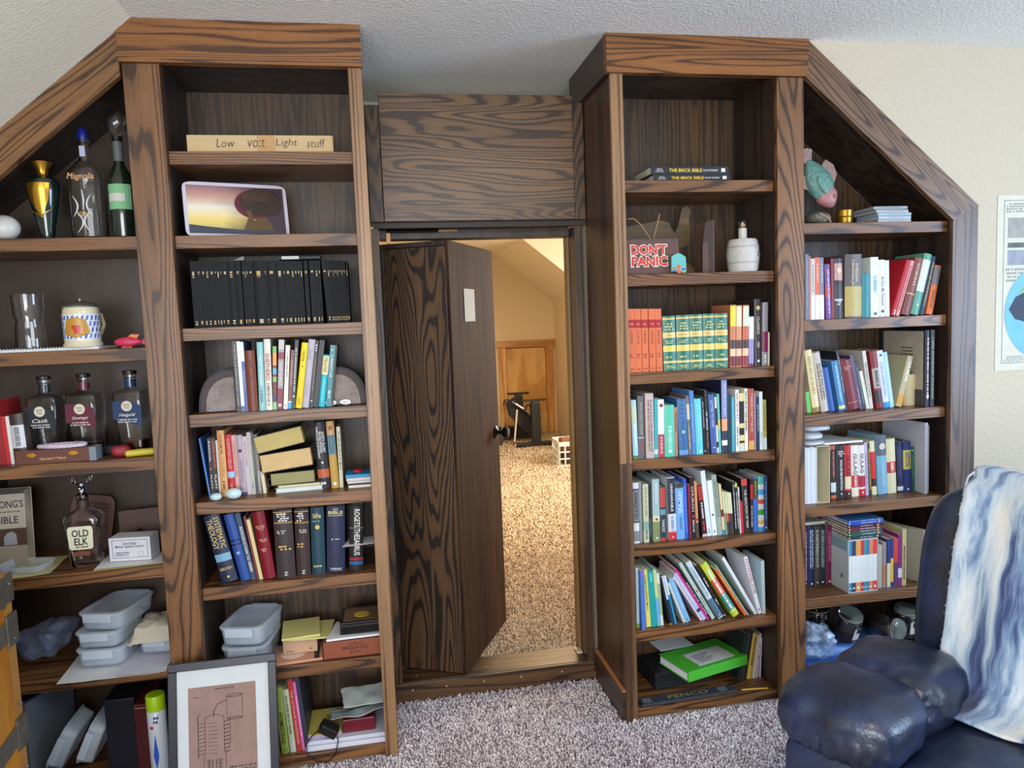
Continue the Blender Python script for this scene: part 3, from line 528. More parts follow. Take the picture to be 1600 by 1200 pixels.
row((960,580,6.154),ZR[3],.045,[
 (182,232,156,280,(166,206,216),'pale blue leafy paperback',[('b',.62,.9,(190,206,180)),('l',.2,.6,(226,240,240)),('b',.0,.06,(90,120,60))]),
 (235,290,223,240,(92,90,98),'dark grey paperback',[('l',.38,.9,(150,150,120)),('b',.33,.34,W_),('l',.1,.28,(160,80,80))]),
 (306,386,298,216,(188,170,168),'pinkish floral hardcover',[('l',.1,.9,(150,96,96),2),('c',.18,.24,(120,160,120))]),
 (388,420,384,268,(60,170,172),'slim turquoise paperback',[('b',.06,.14,(190,220,220))]),
 (423,480,414,275,(226,232,236),'white over red paperback',[('b',.0,.4,(176,48,68)),('c',.9,.3,(150,30,50)),('l',.05,.36,(226,170,180))]),
 (485,580,474,328,(84,190,164),'mint green hardcover',[('l',.1,.6,(170,226,206)),('c',.1,.14,(220,240,230))]),
 (583,612,550,350,(176,128,104),'thin tan paperback',[('l',.5,.9,(90,50,40))]),
 (625,712,588,270,(44,98,150),'royal blue hardcover',[('q',.6,.96,(80,130,180),5),('c',.42,.18,(160,190,200)),('b',.02,.1,(100,150,200))]),
 (718,744,680,238,(120,108,100),'brown grey paperback',[('b',.6,.86,(206,196,170)),('l',.1,.5,(200,196,186))]),
 (750,790,718,190,(78,128,190),'sky blue paperback',[('l',.2,.8,(130,170,214))]),
 (792,855,765,268,(90,200,206),'aqua hardcover',[('l',.25,.9,(150,226,230),2),('c',.06,.14,W_)]),
 (860,886,830,250,(34,30,44),'thin black paperback',[('t','JAY PATHOOR',.46,.92,W_,.4),('c',.05,.2,W_)]),
 (889,916,862,184,(50,46,42),'dark paperback with white title',[('t','OF GRACE',.38,.66,W_,.5),('l',.1,.34,(170,110,80))]),
 (935,985,900,226,(56,88,160),'medium blue hardcover',[('t','LETTER TO GOD',.44,.9,(190,206,230),.4),('c',.1,.12,W_)]),
 (988,1006,962,250,(206,206,200),'thin white and black paperback',[('b',.5,.8,(40,40,44)),('b',.1,.2,(40,40,44))]),
 (1009,1029,985,220,(96,186,176),'thin jade paperback',[('b',.4,.56,(206,190,90))]),
 (1036,1088,1022,74,(38,40,76),'tallest navy and lavender paperback',[('b',.48,.995,(130,140,190)),('b',.3,.47,(226,160,120)),('l',.52,.95,(176,186,220)),('b',.1,.17,W_)]),
 (1093,1128,1072,228,(32,58,66),'dark slate hardcover',None),
 (1131,1158,1128,245,(70,160,178),'slim teal blue paperback',[('l',.3,.9,(130,200,210))]),
 (1170,1202,1156,180,(226,226,220),'white paperback with red print',[('l',.5,.95,(200,90,80)),('l',.1,.4,(120,120,120))]),
 (1205,1250,1202,212,(222,200,130),'cream paperback with black blocks',[('b',.48,.86,(34,32,32)),('b',.28,.4,(34,32,32)),('b',.14,.18,(34,32,32)),('b',.0,.1,(200,206,200))]),
 (1254,1286,1244,170,(222,222,206),'thin ivory paperback',[('l',.3,.96,(90,90,84)),('c',.46,.22,(60,60,50))]),
 (1294,1345,1285,170,(168,62,44),'rust red paperback',[('t','MAIDEN DIET MACK',.3,.92,(226,180,160),.4),('b',.02,.16,(214,160,60))]),
 (1348,1363,1341,208,(150,130,150),'thin mauve paperback',None),
 (1366,1396,1360,252,(34,46,74),'narrow navy paperback',[('t','JESUS IN DISPLAY',.35,.86,(206,210,220),.4)]),
 (1399,1430,1376,200,(212,220,222),'white grey hardcover',[('l',.1,.3,(140,180,190))]),
 (1433,1466,1414,278,(170,164,74),'olive and white paperback',[('b',.0,.24,(200,214,216)),('l',.4,.9,(130,124,50))])],
 WR.format('fourth'),GR.format('fourth'),dmax=.21)
row((960,700,6.154),ZR[4],.065,[
 (190,243,175,336,(222,228,232),'white paperback with black box',[('b',.34,.9,(44,50,60)),('b',.36,.88,(210,220,226)),('l',.4,.84,(40,44,60),2),('b',.04,.2,(80,90,100)),('b',.05,.19,(222,228,232))]),
 (246,270,238,325,(140,144,150),'grey cloth hardcover',None),
 (284,336,268,350,(196,200,168),'pale green paperback',[('l',.45,.95,(150,156,120)),('b',.2,.36,(130,170,160)),('l',.06,.2,(90,120,100))]),
 (340,358,330,352,(40,44,44),'thin black paperback',[('l',.1,.4,(150,150,150))]),
 (374,441,362,302,(160,186,190),'grey green landscape hardcover',[('b',.0,.32,(126,140,92)),('b',.32,.42,(214,210,170)),('c',.36,.16,(90,70,30)),('l',.6,.94,(190,214,214)),('c',.06,.13,W_)]),
 (446,496,432,372,(44,52,74),'navy paperback with red title',[('b',.62,.98,(186,70,58)),('b',.48,.58,(100,150,160)),('t','YANCEY',.16,.4,(220,226,230),.5),('b',0,.06,(180,60,60))]),
 (524,598,502,286,(214,218,224),'white hardcover with black block',[('b',.42,.99,(36,42,60)),('t','UNSHAKABLE',.46,.9,W_,.3),('l',.14,.38,(120,150,190)),('b',.0,.13,(200,40,46)),('c',.05,.1,W_)]),
 (601,680,580,350,(110,166,224),'sky blue hymn book',[('t','HYMNS',.48,.86,(214,230,244),.46),('t','PETERSEN',.18,.4,(60,90,140),.25),('b',.93,1,(60,60,36))]),
 (683,713,642,300,(44,88,196),'slim bright blue paperback',[('l',.1,.9,(110,150,226))]),
 (722,744,702,352,(130,40,56),'thin maroon paperback',None),
 (747,786,706,290,(40,28,30),'dark brown paperback',[('t','CHURCH',.44,.86,(226,200,190),.5),('c',.36,.3,(200,50,40)),('l',.1,.3,(200,190,190))]),
 (790,815,758,322,(200,140,96),'thin orange brown paperback',[('b',.3,.34,(200,60,40)),('b',.0,.26,(80,70,66))]),
 (850,894,796,358,(44,30,34),'black and red paperback',[('b',.7,.98,(170,50,44)),('l',.35,.66,(220,200,200)),('l',.1,.3,(200,60,60)),('b',0,.05,(220,180,180))]),
 (897,940,826,224,(214,224,236),'tall white blue hardcover',[('l',.05,.12,(120,140,170))]),
 (945,990,890,318,(228,232,232),'white paperback with small bird',[('c',.38,.2,(50,50,54)),('l',.06,.1,(120,120,130))]),
 (994,1040,930,262,(150,166,154),'grey green paperback',[('t','ORDINARY PASTOR',.3,.92,(90,110,96),.5)]),
 (1045,1068,1000,350,(220,200,150),'thin cream paperback',[('b',0,.1,(60,130,170)),('b',.36,.5,(120,50,40))]),
 (1072,1090,1034,420,(122,150,120),'sage green short booklet',[('b',.5,1,(214,214,176))]),
 (1092,1110,1058,424,(206,100,70),'coral short booklet',[('b',.5,1,(214,214,176)),('b',0,.3,(60,60,60))]),
 (1112,1130,1080,428,(120,44,56),'wine red short booklet',[('b',.5,1,(214,214,176)),('b',0,.3,(50,50,50))]),
 (1132,1152,1100,432,(70,66,60),'dark short booklet',[('b',.5,1,(214,214,176))]),
 (1160,1182,1130,330,(30,32,36),'black novel with white print',[('l',.1,.95,(190,194,190),1)]),
 (1184,1206,1155,330,(34,34,38),'second black novel with white print',[('l',.1,.8,(200,200,200),1),('b',.9,.98,(190,190,90))]),
 (1208,1220,1186,378,(214,210,196),'thin cream white booklet',[('l',.3,.8,(90,90,80))]),
 (1222,1246,1204,520,(200,36,56),'short crimson booklet',None),
 (1254,1308,1216,296,(36,28,28),'thick black and red novel',[('b',.87,.99,(196,60,50)),('t','THE ABOLITION OF MAN',.1,.8,(214,206,196),.4)]),
 (1311,1336,1302,300,(46,30,34),'black novel with red panel',[('b',.62,.9,(186,36,46)),('l',.1,.5,(200,200,196))]),
 (1339,1381,1330,292,(60,110,196),'blue novel with olive top',[('b',.62,.98,(60,60,36)),('l',.65,.95,(150,150,60))]),
 (1385,1440,1376,272,(190,200,196),'multicolour patterned paperback',[('b',.85,1,(70,170,160)),('b',.66,.76,(60,150,210)),('b',.5,.58,(200,66,50)),('b',.3,.4,(60,140,60)),('b',.14,.2,(226,150,50)),('b',.0,.08,(60,140,190))]),
 (1444,1474,1436,270,(38,60,104),'dark blue patterned paperback',[('l',.2,.9,(110,140,190)),('c',.06,.2,W_)])],
 WR.format('fifth'),GR.format('fifth'),dmax=.22)
# R6 leaning; second zoom is offset by (1090-980)*8=880
o8=880
row((980,850,8),ZR[5],.055,[
 (120,155,97,305,(180,206,214),'pale blue booklet',[('b',0,.08,(130,160,60))]),
 (188,236,160,340,(76,120,200),'blue folder',[('b',.9,1,(120,110,210))],{'Y':.036,'d':.2}),
 (244,300,188,325,(222,212,110),'yellow paperback',[('l',.3,.9,(150,140,70)),('c',.4,.14,(40,40,30))]),
 (305,378,248,340,(20,160,160),'wide teal paperback',[('l',.8,.95,(120,210,206))]),
 (382,420,302,320,(120,180,180),'blue green map booklet',[('b',.5,.98,(200,206,140)),('b',.1,.46,(110,170,220))]),
 (423,456,336,372,(206,216,216),'white and green booklet',[('b',.2,.8,(150,180,140))]),
 (532,556,362,420,(30,30,34),'thin black folder',[('b',.0,.02,(180,160,120))]),
 (560,588,402,392,(36,60,90),'dark blue slim booklet',[('b',.5,.98,(190,200,220))]),
 (598,622,440,400,(40,140,180),'thin blue teal booklet',[('b',.6,1,(206,220,230))]),
 (704,734,462,500,(196,206,206),'white grey booklet',None),
 (738,800,474,450,(120,176,220),'light blue paperback',[('l',.3,.9,(170,206,236)),('c',.06,.14,(50,60,90))]),
 (920,946,512,425,(216,196,210),'pinkish white booklet',None),
 (950,1002,542,390,(170,186,214),'lavender blue paperback',[('b',.18,.24,(60,60,80)),('l',.3,.8,(210,220,236))]),
 (1008,1034,522,330,(214,44,140),'magenta booklet',None,{'r':.35}),
 (1037,1056,612,380,(34,34,38),'black resource guide',[('t','RESOURCE GUIDE',.12,.8,W_,.7)]),
 (1062,1110,642,250,(176,196,184),'pale sage paperback',[('c',.5,.3,(170,110,80)),('l',.1,.4,(130,150,140))]),
 (1145,1215,728,240,(196,212,222),'white paperback with blue foot',[('b',.02,.34,(80,116,140)),('l',.4,.9,(140,160,180)),('c',.06,.12,W_)]),
 (1220,1256,852,280,(48,40,44),'dark brown paperback',[('l',.6,.76,W_),('l',.25,.36,W_),('c',.05,.24,W_)]),
 (1325,1420,912,268,(190,206,60),'lime paperback with orange and teal blocks',[('b',.42,.7,(206,84,50)),('b',.12,.42,(40,140,126)),('l',.1,.88,(236,236,226),1)]),
 (1470,1506,1098,330,(214,96,50),'bright orange paperback',[('l',.3,.9,(236,180,110))]),
 (1508,1524,1100,270,(140,190,160),'pale mint paperback',[('c',.4,.4,(40,110,120))]),
 (1594,1636,1180,182,(214,218,222),'white hardcover',[('c',.04,.16,(170,60,60))]),
 (1640,1686,1455,170,(226,226,230),'white paperback with red lettering',[('t','HOWWELOVE',.36,.97,(176,60,60),.7),('c',.08,.2,(170,50,60))]),
 (1690,1738,1672,214,(190,212,222),'tall pale blue binder',[('b',.22,.225,(90,110,130))])],
 WR.format('sixth'),GR.format('sixth'),dmax=.23,maxX=1.48)
WV='on the right wing {} shelf'; GV='books on the right wing {} shelf'
zv=(1230,220,4.286)
row(zv,ZV[1],.05,[
 (121,145,118,760,(110,118,134),'slim slate grey paperback',[('l',.2,.9,(150,156,166))]),
 (147,158,148,775,(190,120,96),'thin peach paperback',None),
 (160,186,160,790,(196,194,186),'grey and white paperback',[('b',.0,.4,(222,226,220)),('l',.45,.9,(140,150,150))]),
 (189,219,180,782,(214,100,68),'orange over white paperback',[('b',0,.4,(226,228,222)),('l',.6,.9,(230,190,170))]),
 (221,247,214,784,(120,124,136),'grey over white paperback',[('b',0,.4,(226,228,222)),('l',.6,.9,(170,176,186))]),
 (262,297,249,828,(110,70,140),'purple paperback',[('b',.4,.6,(190,70,60)),('l',.1,.9,(190,170,210))]),
 (299,317,292,790,(124,36,40),'thin maroon hardcover',None),
 (320,372,314,790,(60,62,68),'black hardcover with portrait spine',[('b',.62,.92,(190,150,140)),('c',.8,.3,(226,190,176)),('b',.56,.64,(40,44,50)),('b',.3,.33,(200,200,200)),('q',.22,.3,W_,2)]),
 (385,497,385,762,(96,86,88),'thick grey and olive hardcover',[('b',.03,.5,(176,158,92)),('t','G BRADFORD JAY',.5,.92,(220,206,150),.16,-.1),('t','OF RELIGION',.58,.86,(220,206,150),.16,.14)],{'hard':True}),
 (500,556,500,890,(50,130,140),'teal hardcover',None),
 (560,612,506,782,(220,230,220),'white green paperback',[('l',.4,.7,(120,160,190)),('c',.06,.2,(90,110,110))]),
 (614,657,546,800,(216,214,204),'ivory paperback with script title',[('t','By Echo My Thousand',.2,.7,(70,70,70),.4),('c',.1,.2,(40,40,40))]),
 (659,686,588,804,(206,210,206),'pale grey paperback',None),
 (692,724,800,795,(176,26,38),'bright red paperback',[('l',.03,.1,W_)]),
 (726,748,822,800,(206,130,130),'thin rose paperback',[('l',.1,.9,(160,60,70))]),
 (760,816,842,778,(126,70,66),'brown leather hardcover',[('b',.36,.38,GLD),('l',.5,.9,(180,150,120))]),
 (824,876,902,752,(96,156,136),'sea green hardcover',[('b',.38,.9,(206,214,204)),('c',.16,.12,W_)]),
 (880,914,938,772,(32,46,72),'narrow navy hardcover',[('l',.15,.9,(150,140,90))]),
 (928,972,974,832,(214,110,52),'orange and grey paperback',[('b',.6,.97,(120,116,120)),('l',.1,.5,(150,80,40))])],
 WV.format('second'),GV.format('second'),dmax=.21,maxX=2.265,minX=1.63)
row((1240,500,4.615),ZV[2],.09,[
 (78,96,70,560,(120,40,56),'short wine booklet',None),
 (99,126,82,520,(96,190,80),'short green booklet',None),
 (140,192,76,222,(220,206,160),'cream parchment paperback',[('l',.3,.9,(180,160,110)),('b',0,.08,(150,120,70))]),
 (200,254,122,234,(130,104,92),'brown and white paperback',[('b',.0,.98,(190,180,170)),('l',.2,.8,(90,70,60),2)]),
 (258,300,190,350,(40,84,160),'short blue hardcover',None),
 (330,376,270,300,(70,130,180),'light blue paperback',[('l',.2,.9,(150,190,220)),('b',.04,.1,(220,220,140))]),
 (378,394,290,226,(34,38,48),'thin black paperback',[('l',.3,.9,(170,176,190))]),
 (400,476,322,300,(116,44,54),'maroon cloth hardcover',[('q',.8,.88,(200,140,120),2),('b',.14,.15,(200,140,120))],{'hard':True}),
 (478,500,402,256,(80,64,96),'thin purple paperback',[('l',.1,.4,(150,140,190))]),
 (502,524,438,314,(34,40,48),'slim black booklet',[('l',.1,.9,(130,130,110))]),
 (527,549,470,372,(206,204,186),'slim ivory booklet',None),
 (551,576,494,226,(196,192,180),'grey ivory paperback',[('l',.2,.8,(120,130,130))]),
 (598,648,546,228,(130,44,46),'red and grey paperback',[('b',.35,.7,(170,160,156)),('b',.1,.3,(60,56,60)),('l',.38,.66,(60,60,60))]),
 (650,694,582,226,(206,214,230),'white paperback with blue foot',[('b',.0,.1,(50,140,210)),('c',.92,.2,(50,90,170)),('l',.2,.8,(150,170,210))]),
 (697,726,636,236,(150,196,206),'pale aqua paperback',[('l',.1,.9,(200,224,230))]),
 (733,776,824,256,(180,168,134),'tan travel paperback leaning right',[('t','GUIDE',.5,.9,(240,240,230),.5),('b',.04,.24,(206,150,60))])],
 WV.format('third'),GV.format('third'),dmax=.2,minX=1.63)
row((1240,500,4.615),ZV[2],.05,[
 (944,976,946,75,(44,40,56),'tall dark art book',[('l',.1,.9,(190,186,170)),('c',.14,.3,(200,190,180))],{'d':.27,'own':1}),
 (986,1012,988,72,(50,56,60),'taller grey green art book',[('l',.1,.9,(150,170,150),1)],{'d':.27,'own':1})],
 '',GV.format('third'),dmax=.28)
row((1240,640,6.154),ZV[3],.12,[
 (362,410,350,345,(50,36,38),'black paperback with orange head',[('b',.92,1,(170,90,60)),('l',.4,.88,(170,100,80)),('b',.12,.3,(200,206,206)),('b',0,.06,(190,100,60))]),
 (412,494,404,345,(40,38,44),'thick black paperback',[('t','SOLZHENITSYN',.16,.72,W_,.25),('q',.78,.9,(200,200,200),3),('c',.08,.08,W_)]),
 (498,556,487,346,(190,36,48),'red and cream paperback',[('b',.16,.4,(222,206,170)),('t','GULAG',.42,.8,(40,30,30),.5),('b',.0,.12,(60,30,30)),('c',.07,.12,W_)]),
 (560,626,548,346,(222,218,214),'white paperback with black gulag title',[('t','GULAG',.44,.84,(40,40,44),.5),('b',.18,.42,(190,60,66)),('l',.2,.4,(226,200,190)),('b',.0,.12,(226,214,190))]),
 (630,692,606,346,(222,216,214),'white paperback with red foot',[('t','GULAG',.46,.84,(60,56,60),.5),('b',.18,.4,(166,44,66)),('b',.0,.14,(196,38,46)),('c',.07,.12,W_)]),
 (696,724,664,318,(180,166,190),'lavender paperback',[('l',.2,.8,(150,140,160))]),
 (730,752,704,330,(44,40,36),'thin black paperback with yellow print',[('l',.1,.9,(206,180,60))]),
 (756,800,728,304,(222,210,170),'red and cream novel',[('b',.3,.8,(206,44,44)),('b',.16,.3,(60,30,36))]),
 (810,904,790,256,(120,170,196),'pale blue biography',[('b',.66,.995,(90,100,110)),('c',.82,.3,(206,196,190)),('t','BONHOEFFER',.14,.5,(170,206,220),.3)],{'d':.2}),
 (906,990,886,285,(218,210,170),'cream volume with red square',[('b',.38,.58,(190,60,66)),('l',.4,.56,(222,206,170)),('b',.375,.38,(160,150,120))]),
 (1000,1056,984,305,(34,40,72),'dark navy volume',[('b',.6,.88,(56,60,92)),('b',.3,.58,(50,54,86)),('b',.04,.12,(206,206,200))]),
 (1058,1130,1050,315,(34,48,110),'royal blue volume with yellow title',[('b',.46,.84,(206,186,90)),('l',.5,.8,(34,48,110),2),('c',.06,.12,W_)]),
 (1134,1166,1114,362,(40,92,84),'dark green volume',[('l',.3,.8,(90,140,120)),('c',.92,.2,(200,210,210))])],
 WV.format('fourth'),GV.format('fourth'),dmax=.19)
row((1230,780,6.667),ZV[4],.16,[
 (186,210,182,290,(96,24,66),'thin plum uniform volume',[('l',.1,.9,(206,190,200)),('c',.05,.2,W_)]),
 (214,282,206,285,(28,48,88),'blue uniform volume',[('l',.3,.94,(180,200,226),2),('c',.04,.14,W_)]),
 (286,334,282,285,(84,68,66),'brown grey uniform volume',[('l',.3,.94,(206,206,200),2),('c',.05,.16,W_)]),
 (337,394,332,285,(24,52,58),'dark green uniform volume',[('l',.3,.94,(150,180,170),2),('c',.05,.16,W_)]),
 (398,470,392,280,(110,32,72),'plum red uniform volume',[('l',.4,.9,(170,90,120)),('c',.05,.14,(220,200,206))])],
 WV.format('fifth'),GV.format('fifth'),dmax=.16,minX=1.63)
# ---------------- helpers for placing ----------------
def ppm(p): return F/((Vector(p)-CAM).dot(fw))
def at(px,Y,z): return (XZ(px,Y,z),Y,z+.0006)
def onz(px,py,z): p=PZ(px,py,z); return (p.x,p.y,z+.0006)
def rbox(mb,w,d,h,b=.002,x=0,y=0,z=0): return mb.box(x-w/2,x+w/2,y,y+d,z,z+h,b)
def sheet(name,label,pts,z,m,cat='paper',wav=.0015,group=None,th=.0006,seed=0):
    # a loose sheet: 4 corners (x,y) on height z, slightly wavy, with thickness
    n=8; V=[]; 
    for s in (0,1):
        for i in range(n+1):
            for j in range(n+1):
                u,v=i/n,j/n; p=[(1-u)*(1-v)*pts[0][k]+u*(1-v)*pts[1][k]+u*v*pts[2][k]+(1-u)*v*pts[3][k] for k in (0,1)]
                V.append((p[0],p[1],z+wav*(1+noise.noise(Vector((p[0]*14+seed,p[1]*14,seed))))+s*th))
    f=[]; N=(n+1)**2; I=lambda i,j:i*(n+1)+j
    for i in range(n):
        for j in range(n):
            q=[I(i,j),I(i+1,j),I(i+1,j+1),I(i,j+1)]; f.append(q[::-1]); f.append([a+N for a in q])
    bd=[I(i,0) for i in range(n+1)]+[I(n,j) for j in range(1,n+1)]+[I(i,n) for i in range(n-1,-1,-1)]+[I(0,j) for j in range(n-1,0,-1)]
    for k in range(len(bd)): a,b=bd[k],bd[(k+1)%len(bd)]; f.append([a,b,b+N,a+N])
    mb=MB(); c=(sum(p[0] for p in pts)/4,sum(p[1] for p in pts)/4,z); mb.v=V; mb.f=f
    return solo(name,mb,m,label,cat,c,rel=True,group=group,smooth=True)
WP=M((228,230,232),.8,name='white_paper'); YP=M((214,206,120),.8,name='yellow_paper'); GL=glass(); GLD_M=M((212,160,60),.25,.9,name='gold'); CHR=M((190,190,196),.15,1,name='chrome'); STL=M((130,130,134),.3,.9,name='steel')
def ttl(root,s,cx,cz,w,h,c,y,down=False,bold=.01,shear=0,name='lettering',m4=None): return text(root,s,(cx,cz),w,h,M(c,.5,name='print'),down,y,name,bold,shear,m4)
def hollow(mb,prof,t,seg=28,n=2,ry=1):
    # open glass shell: outer profile up, inner profile down
    inner=[(max(.0005,r-t),z) for r,z in prof[::-1] if z>prof[0][1]+t]; inner.append((max(.0005,prof[0][0]-t*1.5),prof[0][1]+t*2)); return mb.lathe(prof+inner,seg,n=n,ry=ry)
# ---------------- left wing, first shelf ----------------
z=ZW[0]; l=at(8,.10,z); k=1/ppm(l)
solo('decorative_egg',MB().puff((0,0,20*k),(23*k,20*k,20*k),2,8),M((206,206,200),.3,name='speckled_stone',var=.3,bump=.1,bs=90),'pale grey speckled stone egg at the far left of the left wing','ornament',l,smooth=True)
l=at(76,.12,z); k=1/ppm(l)
v=thing('vase','dark green glass vase with gold neck and gold painted panel','vase',l)
part(v,'body',MB().lathe([(9*k,0),(9.5*k,3*k),(12*k,20*k),(18*k,46*k),(23*k,72*k),(24*k,84*k),(22.5*k,92*k),(16*k,97*k),(8*k,100*k)]),M((14,36,30),.06,name='dark_green_glass',coat=1),smooth=True)
part(v,'neck',MB().lathe([(8.4*k,97.5*k),(7.4*k,101*k),(8*k,108*k),(14.5*k,120*k),(13.8*k,120*k),(7*k,108*k)]),GLD_M,smooth=True)
def shellpatch(prof,k,poly,off=.0008):
    # curved patch on a lathe surface: poly in (angle deg from front, z px)
    mb=MB()
    def rad(z):
        for (r0,z0),(r1,z1) in zip(prof,prof[1:]):
            if z0<=z<=z1: return r0+(r1-r0)*(z-z0)/max(z1-z0,1e-6)
        return prof[-1][0]
    n=10; zs=[p[1] for p in poly]; z0,z1=min(zs),max(zs)
    vs=[];fs=[]
    for i in range(n+1):
        zz=z0+(z1-z0)*i/n; xs=[]
        for (a,b),(c,d) in zip(poly,poly[1:]+poly[:1]):
            if (b-zz)*(d-zz)<=0 and b!=d: xs.append(a+(c-a)*(zz-b)/(d-b))
        a0,a1=(min(xs),max(xs)) if xs else (0,0)
        for j in range(9):
            a=R(a0+(a1-a0)*j/8-90); r=(rad(zz)+off/k)*k; vs.append((r*math.cos(a),r*math.sin(a),zz*k))
    for i in range(n):
        for j in range(8): q=i*9+j; fs.append([q,q+1,q+10,q+9])
    mb.v=vs; mb.f=fs; return mb
vp=[(9,0),(9.5,3),(12,20),(18,46),(23,72),(24,84),(22.5,92)]
part(v,'gold_panel',shellpatch(vp,k,[(-2,34),(-42,60),(-48,86),(40,86),(34,60),(2,34)]),GLD_M,smooth=True)
part(v,'gold_scroll',MB().tube([((23.6*k if abs(t-.5)<.4 else 20*k)*math.cos(R(-90+(t-.5)*110)),(19+5*(abs(t-.5)*2))*k*math.sin(R(-90+(t-.5)*110)),(36+14*abs(t-.5)*2)*k) for t in [i/14 for i in range(15)]],.0012,6),GLD_M,smooth=True)
l=at(143,.11,z); k=1/ppm(l)
v=thing('gin_bottle','tall clear glass bottle with blue stopper and white leaf print','bottle',l)
part(v,'glass_body',hollow(MB(),[(23*k,0),(24*k,3*k),(24*k,92*k),(22*k,104*k),(13*k,116*k),(7*k,122*k),(6.5*k,146*k),(8.5*k,147*k),(8.5*k,152*k)],.003,n=3),GL,smooth=True)
part(v,'stopper',MB().lathe([(7*k,152.5*k),(7.6*k,158*k),(6.5*k,166*k),(3*k,171*k),(.2*k,172*k)]),M((24,40,140),.3),smooth=True)
ttl(v,'Magnolia',0,92*k,38*k,12*k,(214,160,110),-24.3*k,shear=.3); ttl(v,'GIN',0,36*k,16*k,7*k,(214,180,110),-24.3*k)
lf=MB()
for a,b,s in ((-10,24,1),(10,24,-1),(-14,48,.8),(13,50,-.8),(0,58,.2)): lf.tube([((a+s*9*math.sin(t*3.1))*k,-24.2*k,(b-16+32*t)*k) for t in [i/8 for i in range(9)]],[.0005+.0022*math.sin(3.14*i/8) for i in range(9)],5)
part(v,'leaf_print',lf,M((220,224,224),.6)); part(v,'neck_label',MB().box(-4*k,4*k,-7.4*k,-6.9*k,126*k,142*k),M((180,190,220),.6))
l=at(196,.11,z); k=1/ppm(l)
v=thing('wine_bottle','dark green wine bottle with mint label and glass ball stopper','bottle',l)
wp=[(17,0),(18,3),(18,88),(15,100),(8,113),(7,118),(6.8,150),(8,151),(8,155)]
part(v,'bottle_body',MB().lathe([(r*k,q*k) for r,q in wp]),M((22,34,22),.06,name='green_bottle_glass',coat=1),smooth=True)
part(v,'label',shellpatch(wp,k,[(-62,44),(-62,82),(62,82),(62,44)]),M((128,190,140),.6),label='mint green paper label')
part(v,'label_plate',shellpatch(wp,k,[(-50,56),(-50,68),(30,68),(30,56)],.0014),M((206,206,200),.6))
part(v,'capsule',MB().lathe([(7.3*k,118.5*k),(7.2*k,148*k)],16),M((96,100,104),.5),smooth=True)
part(v,'glass_ball_stopper',hollow(MB(),[(6*k,155.5*k),(8*k,159*k),(15*k,168*k),(17*k,179*k),(14*k,189*k),(8*k,196*k)],.0015),GL,smooth=True)
# ---------------- left wing, second shelf ----------------
z=ZW[1]
a=XZ(-12,.036,z); b=XZ(154,.036,z)
nb=thing('spiral_notebook','white wire-bound notebook lying under the beer glass and stein','notebook',(a,.036,z+.0006))
part(nb,'pages',MB().box(0,b-a-.002,.006,.19,0,.009,.0008),WP)
hx=[]; nn=34
for i in range(nn*8): t=i/8; hx.append(((b-a-.004)*t/nn+.002,.006+.0062*math.cos(t*6.283),.0068+.0062*math.sin(t*6.283)))
part(nb,'wire_coil',MB().tube(hx,.0009,4),M((226,226,226),.4)); zt=z+.0104
l=(XZ(50,.08,zt),.08,zt); k=1/ppm(l)
v=thing('beer_glass','tall clear beer glass with a waisted lower half','glass',l)
part(v,'glass_body',hollow(MB(),[(19*k,0),(21*k,2*k),(20*k,30*k),(18*k,44*k),(21*k,54*k),(22*k,84*k)],.0025),GL,smooth=True)
l=(XZ(131,.08,zt),.08,zt); k=1/ppm(l)
v=thing('beer_stein','cream ceramic beer stein with blue diamond pattern and pewter lid','stein',l)
sp=[(27,0),(28,3),(26,7),(25.5,10),(26,50),(25,58),(24,61)]
part(v,'mug',MB().lathe([(r*k,q*k) for r,q in sp]),M((218,208,176),.25,name='cream_ceramic',coat=.5),smooth=True)
part(v,'blue_band',shellpatch(sp,k,[(-85,11),(-85,50),(85,50),(85,11)]),M((220,224,232),.3))
dm=MB()
for i in range(-5,6):
    for j in range(4):
        if abs(i)<3 and j in (1,2): continue
        a0=i*15+(7 if j%2 else 0); q=shellpatch(sp,k,[(a0-5,13+j*9.3),(a0-1,20+j*9.3),(a0+5,20+j*9.3),(a0+1,13+j*9.3)],.0014); dm.add(q.v,q.f)
part(v,'diamond_pattern',dm,M((60,90,180),.3),kind='stuff')
part(v,'crest',shellpatch(sp,k,[(-40,20),(-30,42),(0,46),(32,42),(44,20),(0,14)],.002),M((190,140,50),.35)); part(v,'crest_shield',shellpatch(sp,k,[(-2,20),(-12,33),(16,33),(12,20)],.003),M((190,50,50),.35))
part(v,'lid',MB().lathe([(25.5*k,61.3*k),(26*k,63*k),(22*k,67*k),(8*k,70*k),(3*k,71*k),(2.4*k,75*k),(.3*k,76*k)]),M((150,146,140),.35,.8),smooth=True)
part(v,'handle',MB().tube([(10*k,24*k,54*k),(16*k,36*k,50*k),(18*k,40*k,34*k),(14*k,34*k,18*k),(9*k,24*k,13*k)],3.2*k),M((218,208,176),.25),smooth=True)
l=at(203,.07,z); k=1/ppm(l)
v=thing('fish_ornament','small pink and orange painted wooden fish','ornament',l)
part(v,'body',MB().puff((0,0,9*k),(22*k,7*k,8.5*k),2,7,nz=lambda d,q:Vector((d.x,d.y*(1-.5*max(0,q.x)),d.z*(1-.55*max(0,q.x))))),M((206,50,90),.35,name='pink_paint',bump=.4,bs=60),smooth=True)
